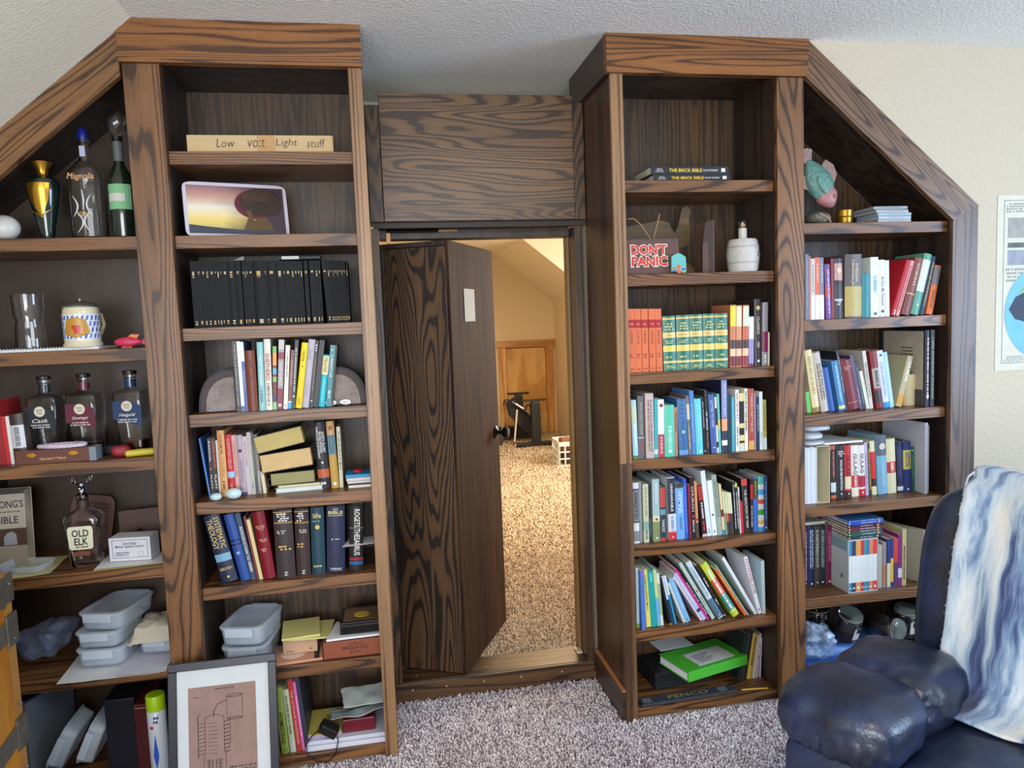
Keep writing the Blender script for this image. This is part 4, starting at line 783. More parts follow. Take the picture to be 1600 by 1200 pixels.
part(v,'fin',MB().prism([(-6*k,14*k),(4*k,21*k),(16*k,20*k),(10*k,12*k)],'y',-1.5*k,1.5*k),M((226,120,60),.4)); part(v,'tail_fin',MB().prism([(16*k,7*k),(26*k,2*k),(24*k,9*k),(27*k,19*k)],'y',-1.5*k,1.5*k),M((206,50,80),.4)); part(v,'belly_fin',MB().prism([(-8*k,3*k),(-12*k,0),(4*k,0),(2*k,4*k)],'y',-3*k,3*k),M((226,120,60),.4))
# ---------------- left wing, third shelf ----------------
z=ZW[2]
row((0,380,3.333),z,.07,[(2,34,-40,820,(150,30,34),'short red hardcover',[('b',.86,1,(206,206,206))]),(36,58,-12,905,(190,36,40),'slim bright red paperback',None),(60,78,4,905,(224,222,214),'thin white paperback',None),(80,150,20,895,(60,46,44),'dark brown album with white label',[('b',.32,.78,(200,204,212)),('l',.36,.74,(120,120,120))])],'on the left wing third shelf','books on the left wing third shelf',dmax=.16)
for px,c,c2,nme,tt in ((80,(38,44,52),(60,66,74),'black labelled','Cask'),(141,(96,30,56),(130,44,74),'burgundy labelled','Dareringer'),(213,(26,58,100),(40,78,126),'navy labelled','Heigold')):
    l=at(px,.142,z); k=1/ppm(l)
    v=thing('whiskey_bottle',f'{nme} clear whiskey bottle under the left wing second shelf','bottle',l,(0,0,R(-6)),'whiskey bottles on the left wing')
    Pf=[(20,16,0),(21,17,2),(20,16,30),(22.5,18,52),(23.5,19,92),(22,17,97),(9,9,102),(7.5,7.5,106),(7.5,7.5,118),(9,9,119),(9,9,123)]
    mb=MB(); secs=[(q*k,0,0,r*k,s*k,6 if q<99 else 2.2) for r,s,q in Pf]; ins=[(q*k,0,0,(r-1.6)*k,(s-1.6)*k,6 if q<99 else 2.2) for r,s,q in Pf[::-1] if q>3]+[(3*k,0,0,17*k,13*k,6)]
    part(v,'glass_body',mb.loft(secs+ins,32),GL,smooth=True)
    part(v,'stopper',MB().lathe([(9*k,123.3*k),(10*k,124*k),(10*k,129*k),(.1*k,130*k)]),M((24,24,28),.4),smooth=True)
    part(v,'neck_band',MB().lathe([(8.2*k,104*k),(8.2*k,116*k)],16),M(c,.3,coat=.5),smooth=True)
    y=-19.5*k; part(v,'label',MB().prism([(-21*k,84*k),(-21*k,56*k),(21*k,44*k),(21*k,76*k),(4*k,84*k)],'y',y-.0004,y),M(c,.5))
    part(v,'round_emblem',MB().loft([(y-.001,0,76*k,8*k,8*k,2),(y-.0005,0,76*k,8*k,8*k,2)],20,axis='y'),M((222,214,190),.6)); ttl(v,'Rabbit\nHole',0,76*k,9*k,8*k,(90,86,76),y-.0013)
    ttl(v,tt,0,62*k,24*k,6*k,(226,222,214),y-.001,shear=.3)
    db=MB(); dashes(db,-15*k,16*k,50*k,57*k,y-.0006,2,False,.004); part(v,'small_print',db,M((206,200,196),.5,name='print'))
    part(v,'whiskey',MB().loft([(4*k,0,0,17*k,13*k,6),(22*k,0,0,17*k,13*k,6)],24),M((60,24,14),.08,name='dark_whiskey'),smooth=True)
a=XZ(25,.036,z); b=XZ(151,.036,z); k=1/ppm((a,.036,z)); w=b-a
v=thing('cigar_box','flat brown wooden cigar box with two brass clasps','box',(a,.036,z+.0006))
part(v,'box_body',MB().box(0,w*.91,0,.056,0,22*k,.001),M((98,56,44),.4,name='reddish_wood')); part(v,'end_label',MB().box(w*.9105,w,0,.056,0,22*k,.001),M((120,130,140),.5))
for x in (.2,.72): part(v,'clasp',MB().box(w*x-4*k,w*x+4*k,-.003,-.0003,11*k,18*k,.0008).box(w*x-7*k,w*x+7*k,-.0015,-.0003,13*k,16*k),GLD_M)
ttl(v,'Oliva Serie V Melanio',w*.46,8*k,38*k,4.5*k,(214,170,120),-.0006,shear=.2)
zt=z+.0012+22*k; l=(XZ(98,.068,zt),.066,zt)
mb=MB()
for s in range(3): mb.tube([((33*k)*math.cos(t)+2*k*math.cos(9*t+s*2.1)*math.cos(t),(.029)*math.sin(t)+2*k*math.cos(9*t+s*2.1)*math.sin(t),3.4*k+1.6*k*math.sin(9*t+s*2.1)) for t in [i*6.283/72 for i in range(72)]],1.8*k,5,True)
solo('braided_ring',mb,M((206,190,206),.6,name='braided_cord',var=.35),'white and purple braided ring on the cigar box','ring',l,smooth=True)
solo('flat_case',MB().box(0,.075,0,.1,0,.03,.002),M((34,30,34),.4),'small dark flat case behind the cigar box end','case',(a+w*.93,.15,z+.0006))
for i,(px,py) in enumerate(((196,710),(211,708))):
    p=PZ(px,py+5,z); k=1/ppm(p); ang=R(14 if i==0 else 10); ln=.085
    v=thing('candle',('left' if i==0 else 'right')+'most of two yellow taper candles lying by the post','candle',(p.x,max(.045,p.y),z+.0006+5.6*k),(0,0,ang),'yellow candles on the left wing')
    part(v,'wax',MB().loft([(0,0,0,3*k,3*k,2),(2*k,0,0,5.5*k,5.5*k,2),(ln,0,0,5.5*k,5.5*k,2)],16,axis='x'),M((206,190,60),.4,name='yellow_wax'),smooth=True)
    part(v,'wick',MB().tube([(-.004,0,0),(0,0,0)],.0008,5),M((200,196,180)))
l=at(190,.085,z); k=1/ppm(l)
solo('coin_pouch',MB().puff((0,0,9*k),(14*k,9*k,9*k),2.6,7,amp=.002,freq=40),M((150,36,50),.5,name='red_cloth',var=.3),'small red pouch beside the yellow candles','pouch',l,(0,0,.3),smooth=True)
# ---------------- left wing, fourth shelf ----------------
z=ZW[3]
v=thing('reference_bible','large hardcover reference bible standing with its cream and brown cover forward','book',(XZ(45,.16,z)-.127,.16,z+.0006),(R(-4),0,0))
h=.27; part(v,'cover',MB().box(0,.127,0,.003,0,h,.0008).box(0,.127,.052,.055,0,h,.0008).box(0,.004,.003,.052,0,h),M((176,168,150),.5)); part(v,'pages',MB().box(.0045,.124,.0035,.0515,.003,h-.003),pagemat())
part(v,'brown_band',MB().box(0,.1272,-.0006,-.0001,.075,.135),M((76,50,38),.5)); part(v,'pale_band',MB().box(0,.1272,-.0006,-.0001,.0,.074),M((150,138,118),.5)); part(v,'arch_picture',MB().prism([(.055,.078),(.055,.105),(.066,.12),(.08,.124),(.094,.116),(.097,.078)],'y',-.001,-.0007),M((150,150,156),.6)); part(v,'dark_head',MB().box(0,.1272,-.0006,-.0001,.255,.27),M((60,56,50),.5))
ttl(v,"STRONG'S",.062,.22,.12,.026,(40,40,44),-.0008); ttl(v,'BIBLE',.068,.165,.07,.025,(40,40,44),-.0008); db=MB(); dashes(db,.01,.12,.19,.197,-.0004,1,False,.004); part(v,'small_print',db,M((70,66,60)))
sheet('yellow_envelope','yellow paper envelope lying under the clear tray',[onz(14,906,z)[:2],onz(78,897,z)[:2],onz(108,868,z)[:2],onz(40,876,z)[:2]],z+.0005,M((206,196,140),.7))
def container(name,label,loc,rz,w,d,h,group=None,latch=True,tilt=(0,0),al=.62,boxonly=False):
    v=thing(name,label,'food container',loc,(tilt[0],tilt[1],rz),group); P1=plastic((226,238,250),al-.3); P2=plastic((226,238,250),.46)
    o=[(0,0,0,w*.44,d*.45,6),(.004,0,0,w*.455,d*.465,6),(h*.82,0,0,w*.49,d*.49,6)]; i=[(h*.82,0,0,w*.49-.0015,d*.49-.0015,6),(.006,0,0,w*.455-.0015,d*.465-.0015,6)]
    part(v,'tub',MB().loft(o+i,32),P1,smooth=True)
    if boxonly: part(v,'rim',MB().loft([(h*.82,0,0,w*.515,d*.51,6),(h*.86,0,0,w*.515,d*.51,6),(h*.86,0,0,w*.48,d*.48,6),(h*.82,0,0,w*.48,d*.48,6)],32,cap=False),P2,smooth=True); return v
    part(v,'lid',MB().loft([(h*.83,0,0,w*.505,d*.505,6),(h*.83+.006,0,0,w*.515,d*.51,6),(h*.83+.009,0,0,w*.49,d*.49,6),(h*.83+.009,0,0,w*.42,d*.44,6),(h*.83+.0065,0,0,w*.4,d*.42,6)],32),P2,smooth=True)
    if latch: part(v,'latch',MB().box(-w*.3,w*.3,-d*.54,-d*.505,h*.5,h*.83+.009,.002),P2); part(v,'latch',MB().box(-w*.3,w*.3,d*.505,d*.54,h*.5,h*.83+.009,.002),P2)
    return v
p=onz(70,876,z); container('tray_lid','shallow clear plastic tray beside the stag bottle',(p[0]-.015,.105,z+.003),R(-12),.16,.11,.03,boxonly=True,al=.5)
l=at(129,.075,z); l=onz(131,887,z); k=1/ppm(l)
v=thing('whiskey_bottle','clear square-shouldered bottle with cream label and chrome stag head stopper','bottle',(l[0],l[1]+.04,l[2])); k=1/ppm(v.location)
Pf=[(20,15,0),(21,16,2),(25,19,56),(27,20,74),(24,18,80),(10,10,88),(8,8,92),(8,8,104)]
mb=MB(); secs=[(q*k,0,0,r*k,s*k,5 if q<82 else 2.2) for r,s,q in Pf]; ins=[(q*k,0,0,(r-1.8)*k,(s-1.8)*k,5 if q<82 else 2.2) for r,s,q in Pf[::-1] if q>3]+[(8*k,0,0,16*k,11*k,5)]
part(v,'glass_body',mb.loft(secs+ins,32),GL,smooth=True); y=-20*k
part(v,'label',MB().prism([(-17*k,32*k),(-18*k,62*k),(-15*k,65*k),(15*k,65*k),(18*k,62*k),(17*k,32*k),(14*k,29*k),(-14*k,29*k)],'y',y-.0006,y),M((222,220,190),.6)); ttl(v,'OLD\nELK',0,48*k,24*k,24*k,(30,30,30),y-.001,bold=.02); db=MB(); dashes(db,-10*k,10*k,31*k,35*k,y-.0006,1,False,.003); part(v,'small_print',db,M((90,80,60)))
part(v,'copper_label',MB().box(-12*k,12*k,y-.0006,y,19*k,26*k),M((120,70,50),.5)); part(v,'neck_label',MB().lathe([(8.6*k,90*k),(8.6*k,102*k)],16),M((60,48,36),.4),smooth=True)
part(v,'stag_stopper',MB().lathe([(8*k,104.4*k),(9*k,106*k),(9*k,110*k),(5*k,114*k),(5*k,118*k),(4*k,124*k),(3*k,128*k),(.2*k,130*k)],14).puff((0,-4*k,121*k),(3.4*k,6*k,4*k),2,4),CHR,smooth=True)
for s in (-1,1):
    part(v,'antler',MB().tube([(2*s*k,0,127*k),(8*s*k,0,127*k),(14*s*k,0,131*k),(17*s*k,0,139*k)],[1.6*k,1.4*k,1.2*k,.6*k],6).tube([(8*s*k,0,127*k),(9*s*k,0,134*k)],[1.2*k,.5*k],5).tube([(13*s*k,0,130*k),(12*s*k,0,138*k)],[1.1*k,.5*k],5),CHR,smooth=True)
l=at(140,.3,z); k=1/ppm(l)
v=thing('leather_plaque','brown leather plaque with dark burned writing leaning at the back','plaque',(l[0],.285,l[2]+.006),(R(-9),R(8),0))
part(v,'board',MB().loft([(0,0,.1,.075,.1,6),(.006,0,.1,.075,.1,6)],32,axis='y'),M((104,70,62),.6,name='leather',bump=.3,bs=60)); db=MB(); dashes(db,-.058,.06,.05,.175,-.0006,9,False,.007); part(v,'burned_writing',db,M((50,32,30)))
l=at(222,.27,z); v=thing('brown_card_box','brown cardboard wallet with a thumb notch, behind the white box','box',(l[0],.27,l[2]))
k=1/ppm(l); hole=[(9*k*math.cos(t),16*k+ (16*k)*math.sin(t)) for t in [i*3.1416/10 for i in range(11)]]
part(v,'card_front',MB().prism([(-30*k,0),(-30*k,60*k),(32*k,62*k),(32*k,0),(9*k,0)]+hole+[(-9*k,0)],'y',0,.0015),M((92,72,64),.7)); part(v,'card_back',MB().box(-30*k,32*k,.02,.0215,0,60*k).box(-30*k,-29*k,.0015,.02,0,60*k).box(31*k,32*k,.0015,.02,0,60*k),M((70,54,48),.7))
pp=[onz(145,893,z)[:2],onz(257,881,z)[:2],onz(259,864,z)[:2],onz(170,868,z)[:2]]
sheet('paper_sheet','yellow sheet lowest under the white box',pp,z+.0002,YP); pp2=[(x+.004,y+.004) for x,y in pp]; sheet('paper_sheet','white sheet on the yellow one under the white box',pp2,z+.0042,WP,seed=2)
l=onz(172,878,z+.009); b_=onz(237,874,z+.009); k=1/ppm(l); w=b_[0]-l[0]
v=thing('motor_control_box','small white cardboard box with black printed label','box',(l[0],l[1],z+.0088),(0,0,R(-6)))
part(v,'carton',MB().box(0,w,0,.075,0,37*k,.0012),M((216,218,226),.6)); db=MB(); o=.0006
part(v,'label_border',MB().box(5*k,w-4*k,-.0004,0,33*k,33.6*k).box(5*k,w-4*k,-.0004,0,5*k,5.6*k).box(5*k,5.6*k,-.0004,0,5*k,33.6*k).box(w-4.6*k,w-4*k,-.0004,0,5*k,33.6*k),M((60,60,66)),kind='stuff')
ttl(v,'Solid State\nMotor Speed Control',w*.5,25*k,w*.68,10*k,(60,60,66),-.0006); dashes(db,8*k,w*.5,8*k,15*k,0,2,False,.0025); part(v,'small_print',db,M((90,90,96))); part(v,'round_mark',MB().tube([(w*.76+4*k*math.cos(t),-.0005,11*k+4*k*math.sin(t)) for t in [i*.524 for i in range(12)]],.0004,4,True),M((60,60,66)))
# ---------------- left wing, fifth shelf ----------------
z=ZW[4]
sheet('paper_sheet','white papers spread below the stacked containers',[onz(88,1071,z)[:2],onz(250,1052,z)[:2],(-.775,.2),(-1.13,.22)],z+.0002,WP,wav=.002,seed=5)
sheet('paper_sheet','white paper hanging over the shelf edge below the rag',[onz(180,1060,z)[:2],(onz(262,1052,z)[0]-.006,onz(262,1052,z)[1]),(-.78,.25),(-.95,.2)],z+.007,M((206,206,220),.8),wav=.002,seed=9)
c0=onz(136,1064,z+.014); 
for i,(dx,dy,rz,w,d,h,lb) in enumerate(((.0,.0,-4,.165,.225,.062,'lowest of the three stacked clear food containers on the left wing'),(.0,-.0,-9,.155,.215,.055,'middle one of the stacked clear food containers on the left wing'),(.022,.016,-15,.165,.225,.062,'topmost clear food container of the left wing stack'))):
    container('food_container',lb,(c0[0]+.012+dx,.165+dy,z+.0145+[0,.064,.121][i]),R(rz),w,d,h,'stacked containers on the left wing')
bg=MB().puff((0,0,.05),(.08,.11,.05),2.4,12,amp=.03,freq=16,seed=4); 
solo('plastic_bag',bg,plastic((160,180,216),.2,.12,'blue_film'),'crumpled bluish plastic bag left of the container stack','bag',(-1.205,.19,z+.04),(0,R(-16),R(-10)),smooth=True)
container('food_container','small clear container under the cream rag',(-.835,.19,z+.018),R(-6),.125,.16,.05)
rg=MB(); N=14; V=[]
for i in range(N+1):
    for j in range(N+1):
        u,v_=i/N*2-1,j/N*2-1; r=max(abs(u),abs(v_)); V.append((u*.078*(1+.12*noise.noise(Vector((u*3,v_*3,1)))),v_*.095,.012+.03*(1-r**2)+.012*noise.noise(Vector((u*4,v_*4,7)))-(.03 if r>.85 else 0)*r))
for i in range(N):
    for j in range(N): q=i*(N+1)+j; rg.f.append([q,q+1,q+N+2,q+N+1])
rg.v=V; o=solo('cloth_rag',rg,M((196,190,170),.9,name='rag_cloth',bump=.4,bs=60),'crumpled cream cloth rag on the small container beside the post','cloth',(-.845,.165,z+.092),smooth=True); md=o.modifiers.new('t','SOLIDIFY'); md.thickness=.003
# ---------------- left wing, bottom ----------------
z=ZW[5]
solo('grey_board',MB().box(0,.02,0,.24,0,.3,.002),M((96,102,110),.6),'grey upright board at the left of the bottom shelf','board',(-1.27,.06,z+.0006),(0,0,R(-14)))
solo('wooden_block',MB().box(0,.09,0,.1,0,.12,.002),M((110,88,60),.6),'brown wooden block behind the tipped containers','block',(-1.36,.22,z+.0006))
v=container('food_container','tipped clear container left of the black case',(-1.135,.15,z+.105),R(0),.16,.19,.05,tilt=(0,R(-62)),group='tipped containers on the bottom shelf')
v=container('food_container','tipped clear container nearest the black case',(-1.045,.16,z+.107),R(0),.16,.19,.05,tilt=(0,R(-66)),group='tipped containers on the bottom shelf')
a=XZ(154,.09,z+.15)
solo('black_case',MB().box(0,.098,0,.2,0,.27,.004),M((24,26,34),.35),'black upright case left of the maroon box','case',(a+.03,.075,z+.0006))
v=thing('maroon_box','dark maroon upright box beside the spray cans','box',(a+.130,.06,z+.0006)); part(v,'box_body',MB().box(0,.05,0,.24,0,.25,.002),M((70,22,26),.35)); part(v,'gilt_line',MB().box(.004,.046,-.0006,-.0001,.235,.237),M((190,130,100)))
for i,(px,Y,lb) in enumerate(((252,.06,'white spray can with lime green cap in front of the maroon box'),(272,.12,'lime capped spray can behind the framed print'))):
    l=at(px,Y,z); k=1/ppm((l[0],l[1],.2)); 
    if i: l=(-.798,Y+.06,z+.0006)
    v=thing('spray_can',lb,'spray can',l); hh=.225 
    part(v,'can',MB().lathe([(.029,0),(.031,.003),(.031,hh),(.028,hh+.004)]),M((206,212,220),.3,name='white_can'),smooth=True); part(v,'cap',MB().lathe([(.0315,hh+.0045),(.0315,hh+.052),(.029,hh+.057),(.0,hh+.058)]),M((166,206,20),.35),smooth=True)
    cp=[(.031,0),(.031,hh)]; part(v,'blue_flame_print',shellpatch([(31,0),(31,300)],.001,[(-4,20),(-20,70),(-2,150),(14,70)]),M((40,90,190),.4)); part(v,'red_oval',shellpatch([(31,0),(31,300)],.001,[(-30,168),(-30,178),(-8,178),(-8,168)]),M((200,40,40),.4))
    db=MB(); dashes(db,-.014,.02,.185,.215,-.0312,2,False,.006); part(v,'small_print',db,M((50,60,110)))
# ---------------- trunk and framed print in front ----------------
v=thing('trunk','upright orange trunk with worn metal straps at the left edge','trunk',(-1.22,-.85,0)); T=oak('trunk_wood',(216,150,78),(196,126,60),'z',across=4,K=2,thin=.5)
part(v,'trunk_body',MB().box(-.25,.215,-.42,.33,.0,.955,.004),T); part(v,'trunk_lid_edge',MB().box(-.25,.213,.334,.375,.0,.955,.004),oak('trunk_edge',(206,150,90),(170,110,60),'z',K=2)); OM=M((110,106,96),.45,.6,name='worn_metal',var=.35,bump=.5,bs=40)
for z0,dz in ((.765,.055),(.48,.055)):
    part(v,'metal_strap',MB().prism([(-.425,z0-.10),(.33,z0+.02),(.33,z0+.02+dz),(-.425,z0-.10+dz)],'x',.2155,.2185),OM)
    part(v,'corner_clasp',MB().box(.2155,.2205,.322,.378,z0+.0,z0+dz+.03,.001),OM)
part(v,'corner_plate',MB().prism([(.22,.955),(.33,.955),(.33,.87),(.30,.88),(.27,.92)],'x',.2155,.218).box(.2155,.2185,.334,.376,.88,.957),OM)
part(v,'corner_plate',MB().prism([(.15,0),(.33,0),(.33,.3),(.31,.22),(.25,.1)],'x',.2155,.218),OM)
for q in (.02,.3,.42,.6,.78,.93): part(v,'rivet',MB().loft([(.219,.355,q,.005,.005,2),(.2225,.355,q,.003,.003,2)],10,axis='x'),STL)
v=thing('framed_print','black framed patent drawing leaning against the lower shelves','picture',(-.58,-.165,.012),(R(-13),0,0)); w,h=.348,.47; fwid=.027
part(v,'frame',MB().box(-w/2,w/2,-.012,.006,0,fwid,.002).box(-w/2,w/2,-.012,.006,h-fwid,h,.002).box(-w/2,-w/2+fwid,-.012,.006,fwid,h-fwid,.002).box(w/2-fwid,w/2,-.012,.006,fwid,h-fwid,.002),M((26,28,38),.35,name='black_frame'))
part(v,'mat_board',MB().box(-w/2+fwid,w/2-fwid,-.002,.002,fwid,h-fwid),M((206,212,214),.8)); part(v,'print',MB().box(-.112,.104,-.0032,-.0022,.075,.385),M((150,122,112),.8,name='brown_paper',var=.25))
dg=MB(); y=-.0038; cx=-.02
def ln(pts,r=.0007): dg.tube([(cx+a,y,b) for a,b in pts],r,4)
el=lambda ex,ez,a,b,n=16:[(ex+a*math.cos(i*6.283/n),ez+b*math.sin(i*6.283/n)) for i in range(n+1)]
ln([(.03,.345),(.03,.275),(.08,.275),(.08,.35),(.03,.345)]); ln(el(.055,.348,.025,.005)); ln(el(.055,.275,.025,.004)); ln([(.03,.335),(.0,.325),(-.012,.30),(-.012,.285)],.0012)
ln([(-.04,.285),(-.04,.18),(-.045,.16),(-.045,.09),(-.02,.08),(.02,.08),(.025,.1),(.025,.16),(.02,.18),(.02,.285),(-.01,.295),(-.04,.285)])
for q in range(9): ln([(-.062,.17+q*.012),(-.04,.174+q*.012)],.0009); ln([(.02,.17+q*.012),(.038,.174+q*.012)],.0014); ln([(-.03,.17+q*.012),(.0,.17+q*.012)],.0005)
for q in (-.03,-.018,-.006,.006): ln([(q,.085),(q,.15)],.0012)
ln([(.04,.28),(.04,.2),(.034,.18)]); ln([(-.062,.16),(-.062,.29),(-.055,.3)],.0012)
for q in range(5): ln(el(-.03,.1+q*.012,.008,.003,8),.0005); ln(el(.006,.1+q*.012,.008,.003,8),.0005)
part(v,'line_drawing',dg,M((50,38,36),.8),kind='stuff'); db=MB(); dashes(db,.01,.1,.085,.125,y+.0006,4,False,.006); dashes(db,-.1,-.07,.35,.355,y+.0006,1,False,.004); dashes(db,-.03,.04,.37,.378,y+.0006,1,False,.004); part(v,'handwriting',db,M((60,46,42)))
# ---------------- left tower extras ----------------
z=ZL[0]; a=XZ(293,.05,z); b=XZ(520,.05,z); k=1/ppm((a,.05,z)); w=b-a
v=thing('cardboard_box','long flat cardboard box with black handwriting on the top shelf','box',(a,.05,z+.0006))
CB=M((200,172,128),.8,name='cardboard'); part(v,'box_body',MB().box(0,w,0,.13,0,27*k,.001),CB); part(v,'end_flap',MB().box(w+.0004,w+.003,.0,.13,0,26*k),CB); part(v,'packing_tape',MB().box(w*.475,w*.6,-.0008,-.0001,0,26.8*k),M((186,146,92),.3))
for s,x,ww in (('Low',.26,.125),('vo:t',.47,.12),('Light',.68,.15),('stuff',.885,.13)): ttl(v,s,w*x,14.5*k,w*ww,(13 if s!='Light' else 15)*k,(60,50,44),-.0012,bold=-.008,shear=.15)
# metal print
z=ZL[1]; p0=PY(293,366,.06); W2=.345; v=thing('metal_print','glossy sunset print of a giant dark tree leaning on the second shelf','picture',(XZ(291,.06,z),.06,z+.001),(R(-9),0,R(19)))
hh=(PY(284,280,.07).z-z)*1.0
m,nt,b_=nm('sunset_print'); n=nt.nodes; tc=n.new('ShaderNodeTexCoord'); se=n.new('ShaderNodeSeparateXYZ'); L(nt,tc.outputs['Generated'],se.inputs[0])
g1=n.new('ShaderNodeValToRGB'); L(nt,se.outputs['Z'],g1.inputs[0]); e=g1.color_ramp.elements; e[0].position=.12; e[0].color=lin((206,190,110)); e[1].position=1; e[1].color=lin((150,110,120)); x=e.new(.3); x.color=lin((236,210,120)); x=e.new(.55); x.color=lin((236,226,206)); x=e.new(.75); x.color=lin((206,160,140))
nz=n.new('ShaderNodeTexNoise'); nz.inputs['Scale'].default_value=4; nz.inputs['Detail'].default_value=5; L(nt,tc.outputs['Generated'],nz.inputs['Vector']); ad=n.new('ShaderNodeMath'); ad.operation='MULTIPLY_ADD'; ad.inputs[1].default_value=.5; L(nt,nz.outputs['Fac'],ad.inputs[0]); L(nt,se.outputs['X'],ad.inputs[2])
g2=n.new('ShaderNodeMapRange'); g2.inputs['From Min'].default_value=.55; g2.inputs['From Max'].default_value=1.1; L(nt,ad.outputs[0],g2.inputs['Value']); mx=n.new('ShaderNodeMix'); mx.data_type='RGBA'; L(nt,g2.outputs[0],mx.inputs[0]); L(nt,g1.outputs[0],mx.inputs[6]); mx.inputs[7].default_value=lin((70,54,66)); L(nt,mx.outputs[2],b_.inputs['Base Color']); b_.inputs['Roughness'].default_value=.25
part(v,'panel',MB().loft([(0,W2/2,hh/2,W2/2,hh/2,12),(.003,W2/2,hh/2,W2/2,hh/2,12)],40,axis='y'),M((206,200,214),.3)); part(v,'image',MB().box(.012,W2-.012,-.0006,-.0001,.012,hh-.012),m)
pc=lambda cx,cz,rx,rz,c,y0,nme,n=28,sq=2: part(v,nme,MB().loft([(y0,cx,cz,rx,rz,sq),(y0+.0003,cx,cz,rx,rz,sq)],n,axis='y'),M(c,.3,var=.2))
pc(W2*.68,hh*.62,.07,hh*.27,(96,30,44),-.0012,'planet'); pc(W2*.74,hh*.66,.072,hh*.26,(50,34,26),-.0018,'tree_crown')
for _i,(_x,_z,_r) in enumerate(((.62,.74,.026),(.70,.8,.03),(.8,.78,.03),(.87,.68,.026),(.6,.6,.022),(.86,.52,.022),(.66,.52,.02))): part(v,'tree_foliage',MB().loft([(-.0021-_i*.00004,W2*_x,hh*_z,_r,_r*.8,2),(-.0019,W2*_x,hh*_z,_r,_r*.8,2)],14,axis='y'),M((66-_i*3,46-_i*2,30),.4,var=.6))
part(v,'tree_trunk',MB().prism([(W2*.55,.03),(W2*.6,.07),(W2*.585,hh*.5),(W2*.63,hh*.5),(W2*.65,.06),(W2*.72,.075),(W2*.8,.06),(W2*.86,.02),(W2*.55,.02)],'y',-.0026,-.0023),M((96,72,40),.3))
part(v,'dark_sea',MB().prism([(.012,.012),(W2-.012,.012),(W2-.012,.02),(W2*.8,.028),(W2*.6,.026),(W2*.4,.03),(W2*.2,.036),(.012,.042)],'y',-.0034,-.003),M((60,66,80),.3))
# on top of the black set
zt=PY(360,408,.055).z+.0035
solo('white_card_box',MB().box(0,.058,0,.03,0,.011,.001),M((196,198,190),.6),'small white card box on top of the black volumes','box',(XZ(440,.075,zt),.075,zt)); solo('tape_dispenser',MB().prism([(0,0),(.03,.013),(.036,.013),(.036,0)],'y',0,.03),M((110,112,110),.4),'little grey wedge on the left of the black volumes','desk item',(XZ(364,.075,zt),.075,zt))
book(.016,.14,.1,(30,32,36),True,[('l',.2,.4,(150,150,140))],(XZ(436,.1,zt)+.0,.1,zt+.016),(0,R(90),0),'black volume lying flat on top of the black set',x0=0)
# geodes
CRY=M((150,140,136),.5,name='geode_crystal',var=.5,bump=1,bs=90)
def geode(pl,pr,top,flip,label):
    z=ZL[3]; l=(XZ(pl,.07,z),.07,z+.0008); r=XZ(pr,.07,z); h=PY((pl+pr)/2,top,.07).z-z; w=r-l[0]
    v=thing('geode_bookend',label,'bookend',l)
    def D(s,n=14):
        P=[]
        for i in range(n+1):
            t=math.pi*.5*i/n; P.append((w-w*s*math.cos(t)**.8,h*s*math.sin(t)**.85))
        P=[(w,0+h*(1-s)*.1)]+[(a,b+h*(1-s)*.1) for a,b in P]
        if flip: P=[(w-a,b) for a,b in P][::-1]
        return P
    part(v,'rock',MB().prism(D(1),'y',.012,.085).prism(D(.98),'y',.004,.0118),M((40,44,58),.6,name='polished_agate',var=.4)); part(v,'agate_ring',MB().prism(D(.93),'y',.0015,.0038),M((70,54,52),.6,var=.5)); part(v,'crystal_face',MB().prism(D(.78),'y',-.002,.0012),CRY); return v
geode(310,369,577,False,'left agate geode bookend with white crystal face'); geode(523,575,572,True,'right agate geode bookend with grey crystal face')
z=ZL[3]
for i,(px,lb) in enumerate(((518,'left lens end of clear spectacles lying before the right geode'),)):
    l=at(px,.05,z); v=thing('spectacles','folded wire spectacles lying in front of the right geode','spectacles',(l[0]+.0,.048,l[2]))
    for s in (0,1): part(v,'lens',MB().tube([(s*.05+.02*math.cos(t),.0,.011+.009*math.sin(t)) for t in [i*.449 for i in range(14)]],.0012,6,True),CHR); part(v,'lens_glass',MB().loft([(-.0004,s*.05,.011,.0188,.0078,2),(.0004,s*.05,.011,.0188,.0078,2)],18,axis='y'),GL)
    part(v,'bridge',MB().tube([(.02,0,.013),(.025,0,.016),(.03,0,.013)],.001,5),CHR); part(v,'temple',MB().tube([(-.02,.0,.012),(-.01,.012,.006),(.07,.014,.003)],.001,5),CHR)
# fifth shelf: stones, bibles, pile
z=ZL[4]
for px,rx,rz,dy,lb in ((338,9,6,.045,'smaller pale blue stone egg at the shelf front'),(366,12,8.5,.05,'larger pale blue stone egg at the shelf front')):
    l=at(px,dy,z); k=1/ppm(l); solo('stone_egg',MB().puff((0,0,rz*k),(rx*k,.016,rz*k),2,7),M((190,220,226),.25,name='polished_stone'),lb,'stone',l,smooth=True,group='stone eggs on the left tower')
def lyb(name,label,x,Y,z,w,th,d,tilt,cov,pg,rz=0,cat='book',group='bibles stacked on the left tower'):
    v=thing(name,label,cat,(x,Y,z),(0,tilt,rz),group)
    b=.0018; part(v,'cover',MB().box(-.003,w+.003,-.003,d,0,b,.0004).box(-.003,w+.003,-.003,d,th-b,th,.0004).box(-.003,w+.003,d-b,d,b,th-b),M(cov,.4,name='leather_cover')); part(v,'pages',MB().box(0,w,0,d-b-.0005,b+.0001,th-b-.0001,.001),M(pg,.55,name='gilt_page_edge',var=.12,bump=.25,bs=300)); return v
k=1/440; Y=.085
